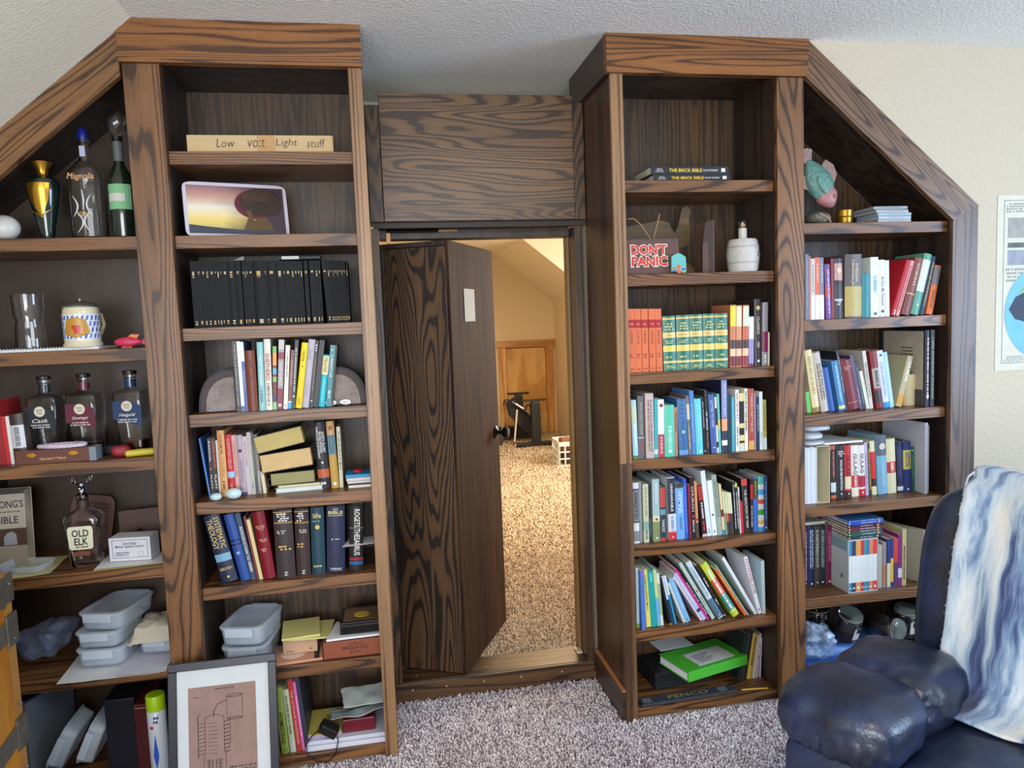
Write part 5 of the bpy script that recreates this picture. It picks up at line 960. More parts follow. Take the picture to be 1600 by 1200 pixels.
x4=XZ(432,Y,z); lyb('notepad_book','white paperback lowest in the bible stack',x4,Y,z+.0006,70*k,.017,.11,0,(206,206,196),(214,226,226),rz=R(4)); lyb('notepad_book','cream booklet second lowest in the bible stack',x4+.008,Y+.006,z+.018,65*k,.009,.1,0,(214,204,160),(226,216,176),rz=R(3))
lyb('bible','small black bible with green gilt edges, third from top of stack',XZ(424,Y,z+.03),Y+.004,z+.0275,66*k,.045,.1,R(-1.5),(34,24,22),(150,144,96)); 
lyb('bible','thick black bible with pink gold edges under the topmost one',XZ(410,Y,z+.08),Y+.003,z+.0755,77*k,.066,.115,R(-6),(34,24,24),(206,176,120))
lyb('bible','topmost thick bible with gilt edges tilted on the stack',XZ(403,Y,z+.15),Y+.002,z+.146,72*k,.062,.115,R(-11),(34,24,22),(190,170,104))
v=part(C.objects['bible'],'ribbon',MB().tube([(0,-.004,.03),(-.012,-.006,.02),(-.006,-.008,.0)],.002,5),M((60,24,34)))
for i,(c,lb,th,dx) in enumerate((((226,220,206),'lowest cream pad in the small right pile',.010,.006),((206,206,206),'grey white pad in the small right pile',.009,.003),((226,206,200),'pinkish pad under the bright one',.010,0),((50,150,206),'blue and red patterned pad topping the small right pile',.012,-.002))):
    x=XZ(542,.08,z)+dx; o=solo('notepad',MB().box(0,-.0375-x-.004*i*0-.002,0,.1,0,th,.001),M(c,.6),lb,'notepad',(x,.075,z+.0008+[0,.0165,.0262,.0368][i]),group='small pads on the left tower fifth shelf')
solo('notepad',MB().box(0,.09,0,.1,0,.0055,.001),M((40,36,40),.6),'dark pad between the cream and grey pads','notepad',(XZ(542,.08,z)+.004,.077,z+.0112),group='small pads on the left tower fifth shelf')
solo('toy_figure',MB().puff((0,0,.006),(.018,.02,.006),2.2,5,amp=.003,freq=60),M((206,40,50),.5,var=.4),'small red crumpled wrapper on the blue pad','wrapper',(XZ(560,.09,z),.12,z+.0495),smooth=True)
# ---------------- left tower, seventh shelf ----------------
z=ZL[6]
sheet('magazine','pastel magazine cover under the stacked containers',[onz(340,1044,z)[:2],onz(425,1040,z)[:2],(-.36,.2),(-.6,.2)],z+.003,M((196,180,206),.5,name='pastel_print',var=.3),'magazine',th=.003)
c1=onz(392,1034,z)
container('food_container','lower of two clear containers on the left tower seventh shelf',(c1[0],.165,z+.009),R(-8),.165,.225,.07,'container pair on the left tower'); container('food_container','upper of two clear containers on the left tower seventh shelf',(c1[0]+.004,.167,z+.082),R(-14),.165,.225,.07,'container pair on the left tower')
v=thing('booklet','orange booklet with clock picture and black strip','booklet',(XZ(428,.04,z),.04,z+.0008),(0,0,R(4))); part(v,'pages',MB().box(0,.17,0,.14,0,.009,.001),M((206,150,120),.5)); part(v,'clock_face',MB().loft([(.0092,.065,.07,.045,.045,2),(.0096,.065,.07,.045,.045,2)],24),M((230,206,190),.5)); part(v,'clock_hand',MB().box(.064,.067,.07,.1,.0098,.0101).box(.045,.067,.068,.071,.0098,.0101),M((90,80,76))); part(v,'black_strip',MB().box(.14,.158,.0,.13,.0092,.0096),M((30,30,30)))
v=thing('tan_box','tan cardboard box under the yellow notepads','box',(XZ(443,.105,z+.01),.105,z+.0125)); part(v,'carton',MB().box(0,.122,0,.11,0,.055,.001),M((196,160,130),.7)); db=MB(); dashes(db,.006,.04,.006,.012,0,1,False,.004); dashes(db,.085,.115,.01,.017,0,1,False,.004); part(v,'small_print',db,M((50,44,40)))
zt=z+.0685; v=thing('yellow_notepad','yellow ruled notepad lying slanted on the tan box','notepad',(XZ(449,.09,zt),.085,zt+.0006),(0,0,R(-4))); part(v,'pad',MB().box(0,.15,0,.16,0,.006,.0008),M((206,200,130),.7)); 
v=thing('yellow_notepad','topmost yellow ruled notepad on the tan box','notepad',(XZ(440,.075,zt+.01),.075,zt+.0075),(0,0,R(5))); part(v,'pad',MB().box(0,.135,0,.17,0,.008,.0008),M((214,206,128),.7)); rl=MB()
for i in range(14): rl.box(.004,.131,.01+i*.0115,.0105+i*.0115,.0081,.0083)
part(v,'ruled_lines',rl,M((160,160,120)),kind='stuff')
a=XZ(506,.04,z); v=thing('cigar_box','reddish wooden cigar box with dark printed front','box',(a,.045,z+.003)); CW=M((140,72,46),.5,name='cedar'); wb=-.0385-a-.003
part(v,'front_panel',MB().box(0,wb,0,.006,0,.062,.001),CW); part(v,'side_panel',MB().box(0,.006,.0065,.18,0,.062,.001),CW); part(v,'side_panel',MB().box(wb-.006,wb,.0065,.18,0,.062,.001),CW); part(v,'bottom_panel',MB().box(.0065,wb-.0065,.0065,.18,0,.006),CW)
ttl(v,'CAO',wb*.52,.048,.05,.009,(50,24,20),-.0006); ttl(v,'BRAZILIA GOL',wb*.52,.034,.09,.013,(50,24,20),-.0006); ttl(v,'BOX',wb*.52,.018,.04,.008,(50,24,20),-.0006)
zc=z+.0665; sheet('paper_stack','white papers between the cigar box and the black tin',[(a+.012,.045),(-.045,.05),(-.045,.2),(a+.04,.2)],zc,WP,wav=.002,th=.008)
v=thing('black_tin','black hinged tin with a painted lid on the white papers','tin',(XZ(532,.06,zc+.014),.062,zc+.0135)); wt=-.0415-v.location.x; part(v,'tin_base',MB().box(0,wt,0,.15,0,.034,.003),M((22,22,26),.25,.3)); part(v,'lid',MB().box(-.001,wt+.001,-.001,.151,.0345,.044,.003),M((40,34,34),.2,.3)); part(v,'lid_picture',MB().box(.012,wt-.012,.015,.135,.0441,.0446),M((120,90,60),.3,name='painted_lid',var=.6)); part(v,'lid_motif',MB().puff((wt/2,.07,.0448),(.03,.03,.0012),2,4,amp=.002,freq=60),M((206,180,60),.4))
sheet('paper_sheet','white sheet poking out under the cigar box',[onz(545,1028,z)[:2],(-.042,onz(592,1020,z)[1]),(-.042,.15),(-.15,.15)],z+.0002,WP,wav=.0005)
# ---------------- left tower, bottom ----------------
z=ZL[7]
row((240,900,4),z,.06,[(802,850,752,700,(150,170,80),'green homestead paperback',[('t','HOMESTEAD',.14,.62,(50,60,30),.5),('c',.05,.3,(120,150,60))]),(856,893,786,715,(196,210,170),'pale green paperback',[('l',.3,.9,(120,130,100)),('b',0,.18,(206,210,206))]),(898,930,812,655,(190,56,50),'red orange hardcover',[('t','THE ULTIMATE HANDBOOK',.1,.85,(236,170,160),.5)]),(932,948,858,668,(214,110,190),'thin pink booklet',[('l',.2,.8,(240,200,230))]),(952,976,868,640,(52,54,70),'dark glossy folder',None)],'on the left tower bottom shelf','books on the left tower bottom shelf',dmax=.2,minX=-.45)
x0=XZ(478,.05,z); W3=-.0385-x0
for i,(c,th,d,lb,dx,n_) in enumerate((((214,216,230),.017,.22,'white binder lowest of the lying pile',0,0),((206,208,224),.014,.21,'second white binder of the lying pile',.004,0))): solo('white_binder',MB().box(0,W3-dx,0,d,0,th,.002),M(c,.5),lb,'binder',(x0+dx,.045+.01*i,z+.0006+.018*i),group='white binders on the bottom shelf')
zt=z+.034; v=thing('yellow_manual','olive yellow manual with purple edge in the lying pile','book',(x0+.004,.07,zt)); part(v,'cover',MB().box(0,.125,0,.18,.011,.016,.001),M((190,180,90),.6)); part(v,'pages',MB().box(.001,.124,.001,.18,0,.0105),M((180,160,196),.7))
solo('dark_red_case',MB().box(0,.118,0,.17,0,.05,.003),M((106,22,36),.35),'dark red box at the right of the bottom pile','box',(x0+.133,.08,zt))
def crumple(name,label,loc,w,d,amp,seed,m,rz=0,rx=0):
    N=16; mb=MB(); 
    for i in range(N+1):
        for j in range(N+1):
            u,v_=i/N,j/N; mb.v.append(((u-.5)*w*(1+.15*noise.noise(Vector((v_*3,seed,0)))),(v_-.5)*d,amp*(1+noise.noise(Vector((u*3+seed,v_*2,seed))))+amp*.3*math.sin(u*5+seed)))
    for i in range(N):
        for j in range(N): q=i*(N+1)+j; mb.f.append([q,q+1,q+N+2,q+N+1])
    o=solo(name,mb,m,label,'paper',loc,(rx,0,rz),smooth=True); md=o.modifiers.new('t','SOLIDIFY'); md.thickness=.0008; return o
crumple('receipt_paper','lower folded grey paper over the black adapter',(-.15,.11,zt+.058),.21,.13,.012,3,M((176,190,196),.7),rz=.15,rx=R(-12)); crumple('receipt_paper','upper curled receipt paper on the bottom shelf pile',(-.125,.15,zt+.098),.17,.11,.008,8,M((176,186,184),.7,name='receipt',var=.2),rz=.1,rx=R(14))
v=thing('power_adapter','black power adapter with a looped cord on the bottom shelf','adapter',(XZ(506,.045,zt+.02),.05,zt+.017),(R(10),R(35),0)); part(v,'brick',MB().box(-.028,.04,-.0,.045,0,.035,.004),M((24,24,26),.5))
cc=[PY(x,y,.02) for x,y in ((500,1142),(486,1155),(478,1168),(482,1180),(496,1188),(512,1188),(524,1178),(528,1162),(525,1148))]; cv=[]
for i in range(len(cc)-1):
    for t in (0,.5): cv.append(cc[i].lerp(cc[i+1],t))
for p in cv: p.y=.036 if p.z>.06 else .012
o=solo('adapter_cord',MB().tube([(p.x,p.y,p.z) for p in cv],.0022,6),M((22,22,24),.5),'thin black cord looped over the bottom shelf edge','cord',tuple(cv[8]),rel=True,smooth=True)
# ---------------- right tower extras ----------------
z=ZR[0]
for i,(pl,pr,hpx,lb,t2) in enumerate(((1021,1141,11,'lower black picture bible lying under its twin','THE NEW TESTAMENT'),(1017,1140,13,'upper black picture bible lying on its twin','THE OLD TESTAMENT'))):
    Y=.055; zz=z+.0006+(.0262 if i else 0); a=XZ(pl,Y,zz); b=XZ(pr,Y,zz); th=.0255 if not i else .03; w=b-a
    v=thing('book',lb,'book',(a,Y,zz),(0,0,R(1 if i else 0)),'black books lying on the right tower first shelf')
    part(v,'cover',MB().box(0,w,0,.003,0,th,.0008).box(0,w,.0031,.17,0,.002).box(0,w,.0031,.17,th-.002,th),M((34,34,40),.4)); part(v,'pages',MB().box(.002,w-.002,.0035,.167,.0022,th-.0022),pagemat())
    ttl(v,'THE BRICK BIBLE',w*.44,th/2,w*.42,th*.42,(226,186,50),-.0006,bold=.02); ttl(v,t2,w*.76,th/2,w*.2,th*.22,(220,220,220),-.0006); ttl(v,'BRENDAN\nPOWELL SMITH',w*.11,th/2,w*.1,th*.45,(200,200,200),-.0006); part(v,'publisher_box',MB().box(w*.9,w*.95,-.0006,-.0001,th*.3,th*.75),M(W_,.5))
book(.03,PY(978,246,.07).z-z,.14,(60,160,90),False,[('b',.3,.6,(220,220,150))],(.8865,.07,z+.0006),(0,0,0),'green and cream book half hidden behind the post','books on the right tower first shelf')
z=ZR[1]
def shp(pts,Y): return [(PY(940+x/4.8,200+y/4.8,Y).x,PY(940+x/4.8,200+y/4.8,Y).z) for x,y in pts]
Y=.2; P=shp([(150,690),(440,638),(505,655),(525,700),(548,732),(575,680),(598,560),(612,538),(640,530),(668,560),(655,640),(668,700),(662,810),(585,850),(600,920),(700,1005),(690,1045),(640,1050),(560,1040),(150,1050)],Y); mz=min(p[1] for p in P)
c=(sum(p[0] for p in P)/len(P),Y,z+.0006); P=[(a-c[0],b-mz) for a,b in P]
solo('state_shape_board',MB().prism(P,'y',0,.015),oak('board_wood',(128,104,68),(96,76,48),'x',across=8,K=3,thin=.5),'olive brown wooden board cut in a jagged state outline behind the red sign','ornament',c)
P=shp([(178,835),(583,835),(583,1083),(178,1083)],.07); a=max(.8862,P[0][0]); b=P[1][0]; hh=P[0][1]-z
v=thing('slogan_sign','brown plaque reading in bold red letters on the second shelf','sign',(a,.07,z+.002),(R(-4),0,0)); v['label']="brown plaque with big red DON'T PANIC lettering"
part(v,'board',MB().box(0,b-a,0,.014,0,hh,.002),M((92,64,58),.5)); w=b-a
k4=(XZ(1000,.07,z+.05)-XZ(990,.07,z+.05))/10/4.8
sx=XZ(940+220/4.8,.07,z+.05)-a; ex=XZ(940+500/4.8,.07,z+.05)-a
for nm_,c_,bo,yy in (('letter_outline',(232,226,206),.075,-.0008),('lettering',(206,40,44),.03,-.0024)):
    text(v,"DON'T",((sx+ex)/2,hh*.69),(ex-sx)*(1 if bo>.05 else .95),hh*(.33 if bo>.05 else .28),M(c_,.5),y=yy,name=nm_,bold=bo); text(v,'PANIC',((sx+ex)/2,hh*.36),(ex-sx)*(1 if bo>.05 else .95),hh*(.33 if bo>.05 else .28),M(c_,.5),y=yy,name=nm_,bold=bo)
cp=[PY(940+x/4.8,200+y/4.8,.165) for x,y in ((195,682),(240,680),(290,720),(330,780),(372,838))]; cp2=[PY(940+x/4.8,200+y/4.8,.165) for x,y in ((435,645),(420,710),(400,790),(388,840))]
v=thing('twine_cord','tan twine strung over the jagged wooden board','cord',tuple(cp[4])); 
for q in (cp,cp2): part(v,'strand',MB().tube(q,.0022,6),M((176,136,90),.8),rel=True,smooth=True)
P=shp([(525,1078),(525,965),(548,950),(575,938),(605,950),(632,970),(636,1078)],.05); mz=z; c=(P[0][0],.05,z+.0006); v=thing('house_magnet','small aqua and orange house-shaped tile before the red sign','ornament',c)
part(v,'tile',MB().prism([(p[0]-c[0],max(0,p[1]-z)) for p in P],'y',0,.008),M((100,180,176),.4)); wd=P[-1][0]-P[0][0]
part(v,'orange_figure',MB().prism([(wd*.4,.0),(wd*.32,.013),(wd*.42,.02),(wd*.3,.025),(wd*.5,.034),(wd*.68,.024),(wd*.55,.018),(wd*.66,.0)],'y',-.0008,-.0002),M((214,106,70),.4)); 
for a_,b_,c_ in ((.06,.006,(60,90,150)),(.7,.012,(60,90,150)),(.06,.016,(190,120,60)),(.72,.002,(150,190,80))): part(v,'coloured_patch',MB().box(wd*a_,wd*(a_+.22),-.0008,-.0002,b_,b_+.007),M(c_,.4))
for x0,x1,t0,rz,lb in ((757,845,690,0,'dark brown panel with a thin pale edge, left of the barrel bottle'),): 
    a=XZ(940+x0/4.8,.1,z); b=XZ(940+x1/4.8,.1,z); h=PY(940+x1/4.8,200+t0/4.8,.1).z-z
    v=thing('picture_stand',lb,'stand',(a,.1,z+.0006)); part(v,'panel',MB().prism([(0,0),(b-a-.002,0),(b-a-.002,h),((b-a)*.3,h*.96),(0,h*.5)],'y',0,.008),M((64,44,40),.35)); part(v,'pale_edge',MB().box(b-a-.0018,b-a,-.001,.16,0,h*1.0),M((140,106,80),.4)); part(v,'rounded_arch',MB().prism([(0,0),(0,h*.35)]+[((b-a)*.25-(b-a)*.25*math.cos(t),h*.45+h*.15*math.sin(t)) for t in [.5,1.0,1.57,2.2,2.8]]+[((b-a)*.5,0)],'y',-.003,-.0002),M((90,66,54),.35))
l=at(1161,.10,z); k=1/ppm(l); l=(l[0],l[1],l[2]+.001)
sheet('paper_sheet','white paper under the barrel bottle',[(l[0]-.09,.04),(1.48,.042),(1.48,.2),(l[0]-.06,.2)],z-.0004,WP,wav=.0006)
v=thing('barrel_bottle','white barrel-shaped bottle with short neck and cork','bottle',l); 
part(v,'barrel',MB().lathe([(21*k,0),(22.5*k,3*k),(24*k,14*k),(25*k,25*k),(24*k,38*k),(22*k,48*k),(20*k,50*k),(7*k,51*k)],24),M((196,194,188),.5,name='whitewashed_wood',var=.15,bump=.5,bs=60),smooth=True)
part(v,'neck',MB().lathe([(6.6*k,51.2*k),(6.4*k,67*k)],16),M((206,204,196),.5),smooth=True); part(v,'cork',MB().lathe([(4.5*k,67.2*k),(4.5*k,74*k)],14),M((196,150,100),.7),smooth=True); part(v,'glass_rim',hollow(MB(),[(5.2*k,67.1*k),(6.6*k,69*k),(6.6*k,77*k),(6*k,78.5*k)],.0008),GL,smooth=True)
for q in (14,38): part(v,'hoop',MB().lathe([(24.2*k,(q-1.5)*k),(24.6*k,q*k),(24.2*k,(q+1.5)*k)],24,cap=False),M((170,168,162),.5),smooth=True)
db=MB(); dashes(db,4*k,18*k,22*k,30*k,-21.5*k,3,False,.004); part(v,'small_print',db,M((70,66,60)))
z=ZR[2]; solo('pale_card',MB().box(0,.03,0,.1,0,.14,.001),M((186,160,150),.6),'pale pink card poking up behind the green set','card',(XZ(1033,.24,z),.235,z+.0006))
solo('dark_red_book_back',MB().box(0,.045,0,.03,0,.175,.001),M((70,26,26),.5),'dark red book behind the last green volume','book',(XZ(1122,.29,z),.285,z+.0006))
C.objects['dark_red_book_back'].name='book'
# bottom right tower
z=ZR[6]
f=PZ(1089,1082,z+.075); r=PZ(1183,1052,z+.075); q=PZ(1022,1034,z+.075)
ux=Vector((r.x-f.x,r.y-f.y,0)); wl=ux.length; ux.normalize(); ang=math.atan2(ux.y,ux.x)
solo('dark_space_block',MB().box(0,.26,0,.17,0,.07,.003),M((24,26,32),.5),'dark block filling the dark space beneath the green binder','box',(1.04,.15,z+.0006),(0,0,.08))  # dark space under the raised binder, put in as a dark solid
v=thing('ring_binder','bright green ring binder lying on its side above the bottom board','binder',(f.x,max(.045,f.y),z+.0745),(R(0),R(0),ang)); G_=M((74,176,50),.35,name='green_vinyl'); dl=.19
part(v,'spine',MB().box(0,wl,-.003,.003,0,.04,.001),G_); part(v,'cover_top',MB().box(0,wl,.0035,dl,.037,.04,.001),G_); part(v,'cover_bottom',MB().box(0,wl,.0035,dl,0,.003,.001),G_); part(v,'pages',MB().box(.004,wl-.006,.006,dl-.006,.0035,.03),WP); part(v,'title_sheet',MB().box(wl*.25,wl*.85,.02,.13,.0402,.0408),M((206,206,206),.5)); db=MB()
for j in range(6): db.box(wl*.32,wl*(.5+.05*(j%3)),.04+j*.012,.044+j*.012,.0409,.0411)
part(v,'small_print',db,M((70,70,76)))
solo('paper_sheet',MB().box(0,.16,0,.1,0,.001),WP,'white paper sheet behind the green binder','paper',(1.1,.235,z+.12),(0,0,.15)); 
C.objects['paper_sheet.004' if 'paper_sheet.004' in C.objects else 'paper_sheet'].location.z=z+.1155 if False else C.objects['paper_sheet'].location.z
a=PZ(1006,1107,z+.01); b=PZ(1153,1080,z+.01)
v=thing('slogan_bar','flat black bar with faded yellow lettering lying at the bottom shelf front','sign',(a.x+.002,.034,z+.0008),(0,0,math.atan2(b.y-a.y,b.x-a.x)*.5)); ln_=(b-a).length
part(v,'bar',MB().box(0,ln_,0,.05,0,.012,.002),M((52,54,64),.5,var=.3)); M4=Matrix.Translation((0,0,0))
text(v,'PENCO',(ln_*.5,0),ln_*.42,.026,M((150,140,80),.5),y=0,mat4=Matrix.Translation((0,.026,.0127))@Matrix.Rotation(R(-90),4,'X'))
db=MB()
for j in range(3):
    for s in (.03,.82): x=ln_*s; 
    for i in range(6): db.box(ln_*.03+i*.006,ln_*.03+i*.006+.004,.01+j*.012,.016+j*.012,.0122,.0126); db.box(ln_*.82+i*.006,ln_*.82+i*.006+.004,.01+j*.012,.016+j*.012,.0122,.0126)
part(v,'small_print',db,M((140,140,146)))
row((960,840,4),z,.14,[(764,789,812,600,(30,44,40),'dark green magazine',None),(792,822,836,590,(40,40,46),'black magazine',None),(826,856,864,595,(190,160,70),'yellow spined manual',[('l',.3,.9,(90,70,30))]),(859,882,888,608,(190,184,176),'grey white notebook',None),(886,906,908,600,(206,196,206),'white notebook with dark rings',[('b',.2,.23,(90,40,90)),('b',.45,.48,(50,50,100)),('b',.7,.73,(120,30,60))]),(909,929,930,625,(196,190,206),'lilac white notebook by the post',None)],'on the right tower bottom board','notebooks on the right tower bottom board',dmax=.2,maxX=1.475)
p0=PZ(1162,1077,z+.004); p1=PZ(1209,1083,z+.004); v=thing('pencil','yellow wooden pencil lying at the bottom shelf front','pencil',(p0.x,.06,z+.0042),(0,0,R(-8))); part(v,'shaft',MB().loft([(0,0,0,.0034,.0034,2),(.1,0,0,.0034,.0034,2)],6,axis='x'),M((206,160,60),.4)); part(v,'tip',MB().loft([(-.014,0,0,.0004,.0004,2),(-.0002,0,0,.0034,.0034,2)],6,axis='x'),M((214,180,130),.6))
# ---------------- right wing, first shelf ----------------
z=ZV[0]
def fish(name,label,loc,L_,rot,cols,big=True):
    v=thing(name,label,'ornament',loc,rot); 
    def nz(d,q): s=1-.45*max(0,q.x)**2-.5*max(0,-q.x)**1.5; return Vector((d.x,d.y*s,d.z*s))
    part(v,'body',MB().puff((0,0,0),(L_*.42,L_*.13,L_*.23),2.1,12,nz=nz),M(cols[0],.35,name='carved_scales',var=.3,bump=.8,bs=70),smooth=True)
    part(v,'head',MB().puff((L_*.27,-.002,0),(L_*.19,L_*.118,L_*.19),2.1,9,nz=lambda d,q:Vector((d.x,d.y,d.z*(1-.4*max(0,q.x))))),M(cols[1],.4,var=.15,bump=.4,bs=60),smooth=True)
    for s in (-1,1): part(v,'eye',MB().puff((L_*.3,s*L_*.112,L_*.05),(L_*.035,L_*.022,L_*.035),2,5),M(cols[2],.3),smooth=True)
    part(v,'tail_fin',MB().prism([(-L_*.36,-L_*.05),(-L_*.36,L_*.05),(-L_*.52,L_*.15),(-L_*.58,L_*.08),(-L_*.6,0),(-L_*.58,-L_*.08),(-L_*.52,-L_*.15)],'y',-.004,.004),M(cols[3],.4,bump=.6,bs=80))
    part(v,'dorsal_fin',MB().prism([(-L_*.22,L_*.18),(-L_*.26,L_*.28),(-L_*.12,L_*.36),(L_*.04,L_*.34),(L_*.14,L_*.22)],'y',-.004,.004),M(cols[3],.4,bump=.6,bs=80)); part(v,'ventral_fin',MB().prism([(-L_*.22,-L_*.16),(-L_*.26,-L_*.27),(-L_*.06,-L_*.29),(L_*.02,-L_*.22)],'y',-.004,.004),M(cols[3],.4))
    part(v,'side_fin',MB().puff((L_*.04,-L_*.13,-L_*.03),(L_*.16,.005,L_*.07),2,6),M(cols[0],.4,bump=.6,bs=50),smooth=True)
    return v
l=at(1291,.13,z); c=PY(1284,284,.13)
fish('carved_fish','large painted wooden fish standing nose-down on the right wing top shelf',(c.x,.15,c.z),.25,(0,R(60),0),((96,140,128),(170,120,116),(150,90,80),(150,120,112)))
l=at(1279,.10,z); v=thing('small_fish_stand','smaller dark carved fish mouth at the foot of the big fish','ornament',l); part(v,'body',MB().puff((0,0,.026),(.048,.04,.026),2.3,9,amp=.004,freq=30),M((104,100,92),.35,var=.4,bump=.7,bs=50),smooth=True); part(v,'lip',MB().tube([(-.02,-.037,.04),(0,-.042,.03),(.02,-.04,.016),(.03,-.034,.006)],.005,6),M((150,126,106),.35),smooth=True)
l=at(1319,.085,z); k=1/ppm(l)
for i,lb in enumerate(('lower gold tin candle beside the fish','upper gold tin candle beside the fish')): solo('gold_tin',MB().lathe([(11*k,0),(11.5*k,1*k),(11.5*k,9*k),(12*k,10*k),(10*k,10.6*k),(0.1,10.6*k)][:5]),GLD_M,lb,'tin',(l[0]+i*.001,l[1],l[2]+i*11*k),smooth=True,group='gold tins')
a0=XZ(1372,.05,z)
for i,(dx,c_,e1) in enumerate(((0,(150,158,166),'lowest'),(.002,(166,172,180),'second lowest'),(-.001,(150,168,176),'third from bottom'),(-.008,(160,160,160),'fourth from bottom'),(-.02,(146,150,156),'topmost'))):
    v=thing('disc_case',f'{e1} grey disc case in the stack by the right slope','case',(a0+dx,.05,z+.0008+i*.0127),(0,0,R([0,1,-1,2,-2][i])),'disc cases on the right wing')
    part(v,'case_shell',MB().box(0,.148,0,.135,0,.012,.001),M(c_,.25)); db=MB(); dashes(db,.04,.12,.004,.008,0,1,False,.004); part(v,'small_print',db,M((90,96,104)))
# candle & slab on third shelf
z=ZV[2]; l=at(1418,.13,z); k=1/ppm(l); v=thing('pillar_candle','cream pillar candle behind the tan book leaning right','candle',l); part(v,'wax',MB().lathe([(10*k,0),(10.5*k,1*k),(10.5*k,48*k),(9.5*k,49*k),(1*k,47*k)]),M((214,200,160),.5,name='cream_wax'),smooth=True); part(v,'wick',MB().tube([(0,0,47*k),(0,0,51*k)],.001,5),M((40,36,30)))
for o in list(C.objects):
    if o.get('label','').startswith('tall dark art book') : 
        pz=thing; xx=o; q=[c for c in o.children if c.name.startswith('cover')][0]; Hh=max(v.co.z for v in q.data.vertices)
        mb=MB().box(-.0011,-.0002,.01,.25,.005,Hh-.004); part(o,'cover_picture',mb,M((176,166,146),.5,name='parchment_print',var=.2)); tb=MB()
        tb.tube([(-.0016,.06+.08*(1-math.cos(t)),.07+.15*math.sin(t*.8)) for t in [i*.2 for i in range(9)]],.003,5); part(o,'arch_branch_print',tb,M((90,84,80),.6)); part(o,'dark_foot_print',MB().box(-.0016,-.0012,.01,.25,.005,.07),M((66,66,66),.6,var=.3)); 
        db=MB()
        for j in range(6): db.box(-.0016,-.0012,.07,.07+.05+.01*(j%3),.17+j*.014,.174+j*.014)
        part(o,'small_print',db,M((80,74,66)))
# fourth shelf
z=ZV[3]
a=XZ(1256,.07,z); a=max(a,1.6245); b=XZ(1276,.07,z); h=PY(1262,699,.07).z-z
v=thing('folded_newspapers','upright bundle of white folded papers at the left of the fourth shelf','paper',(a,.07,z+.0006)); n=6
for i in range(n): part(v,'folded_sheet',MB().box((b-a)*i/n+.0004,(b-a)*(i+1)/n-.0004,0,.2,0,h*(1-.01*(i%3)),.001),M([(214,222,232),(196,206,220)][i%2],.7))
b2=XZ(1297,.07,z); v=thing('open_cream_box','open cream cardboard box beside the white papers','box',(b+.001,.07,z+.0006)); w=b2-b-.002; CM=M((206,198,170),.7)
part(v,'side_panel',MB().box(0,.002,0,.2,0,h),CM); part(v,'side_panel',MB().box(w-.002,w,0,.2,0,h),CM); part(v,'back_panel',MB().box(.0021,w-.0021,.19,.2,0,h),CM); part(v,'bottom_panel',MB().box(.0021,w-.0021,0,.189,0,.002),CM); part(v,'top_panel',MB().box(.0021,w-.0021,0,.189,h-.002,h),CM)
BW=plastic((226,232,240),.75,.15,'white_film')
for i,(w2,hh,dx,lb) in enumerate(((.105,.02,0,'lowest white plastic pouch on the white papers'),(.1,.03,0,'middle glossy white plastic pouch on the white papers'),(.135,.03,0,'topmost white plastic pouch under the third shelf'))):
    solo('plastic_pouch',MB().puff((w2/2,.1,hh/2),(w2/2,.1,hh/2),3.2,8,amp=.003,freq=20,seed=i),BW,lb,'pouch',(a+.001,.06,z+h+.003+[0,.023,.056][i]),smooth=True,group='white pouches on the fourth shelf')
sheet('paper_stack','white sheets lying across the tops of the red books',[(a+.112,.1),(XZ(1348,.1,z+h),.1),(XZ(1348,.1,z+h)-.04,.3),(a+.112,.3)],PY(1320,694,.12).z+.004,WP,wav=.003,th=.008)
s0=XZ(1446,.06,z); hh=PY(1446,660,.06).z-z
v=thing('spiral_notebook','large white wire-bound pad standing at the right of the fourth shelf','notebook',(s0,.06,z+.0006)); part(v,'pages',MB().box(0,.014,.006,.27,0,hh-.004,.001),M((196,202,214),.6))
hx=[]; nn=38
for i in range(nn*8): t=i/8; hx.append((.007+.0085*math.cos(t*6.283),.004+.0085*math.sin(t*6.283),hh*.02+hh*.94*t/nn))
part(v,'wire_coil',MB().tube(hx,.0011,4),M((206,208,214),.4))
# fifth shelf
z=ZV[4]; Y=.04; a=XZ(1326,Y,z); b=XZ(1371.5,Y,z); h=PY(1326,845,Y).z-z; w=b-a
v=thing('boxed_paperback_set','white slipcase of paperbacks with coloured spine ends','box set',(a,Y,z+.0006),(0,0,R(0)))
CS=M((196,204,206),.5,name='slipcase_card',var=.12); d=.2
part(v,'slipcase',MB().box(0,.002,0,d,0,h).box(w-.002,w,0,d,0,h).box(.0021,w-.0021,0,d,0,.002).box(.0021,w-.0021,0,d,h-.002,h).box(.0021,w-.0021,d-.002,d,.0021,h-.0021),CS,kind='stuff')
part(v,'side_print',MB().box(-.0008,-.0002,.01,d-.01,h*.78,h-.004),M((130,160,170),.5)); part(v,'bird_print',MB().box(-.0008,-.0002,.04,.05,h*.24,h*.32),M((60,100,120),.5))
cs=[(40,130,180),(44,56,72),(220,150,80),(200,40,50),(40,140,150),(60,110,170),(220,130,90),(206,64,54)]; ws=[1,1.3,1.7,1.1,1,.8,1.2,1.5]; tot=sum(ws); x=.0025
for i,(c_,q) in enumerate(zip(cs,ws)):
    w1=(w-.005)*q/tot; part(v,'paperback',MB().box(x+.0002,x+w1-.0002,.0015,d-.003,.0022,h-.0022,.0006),M((220,224,220),.5)); 
    for z0,z1 in ((h*.7,h-.004),(.004,h*.19)): part(v,'coloured_end',MB().box(x+.0003,x+w1-.0003,.0008,.0014,z0,z1),M(c_,.5))
    part(v,'emblem',MB().loft([(.0002,x+w1/2,h*.09,w1*.25,w1*.25,2),(.0007,x+w1/2,h*.09,w1*.25,w1*.25,2)],10,axis='y'),M(W_)); x+=w1
zt=z+h+.002; a2=a+.0
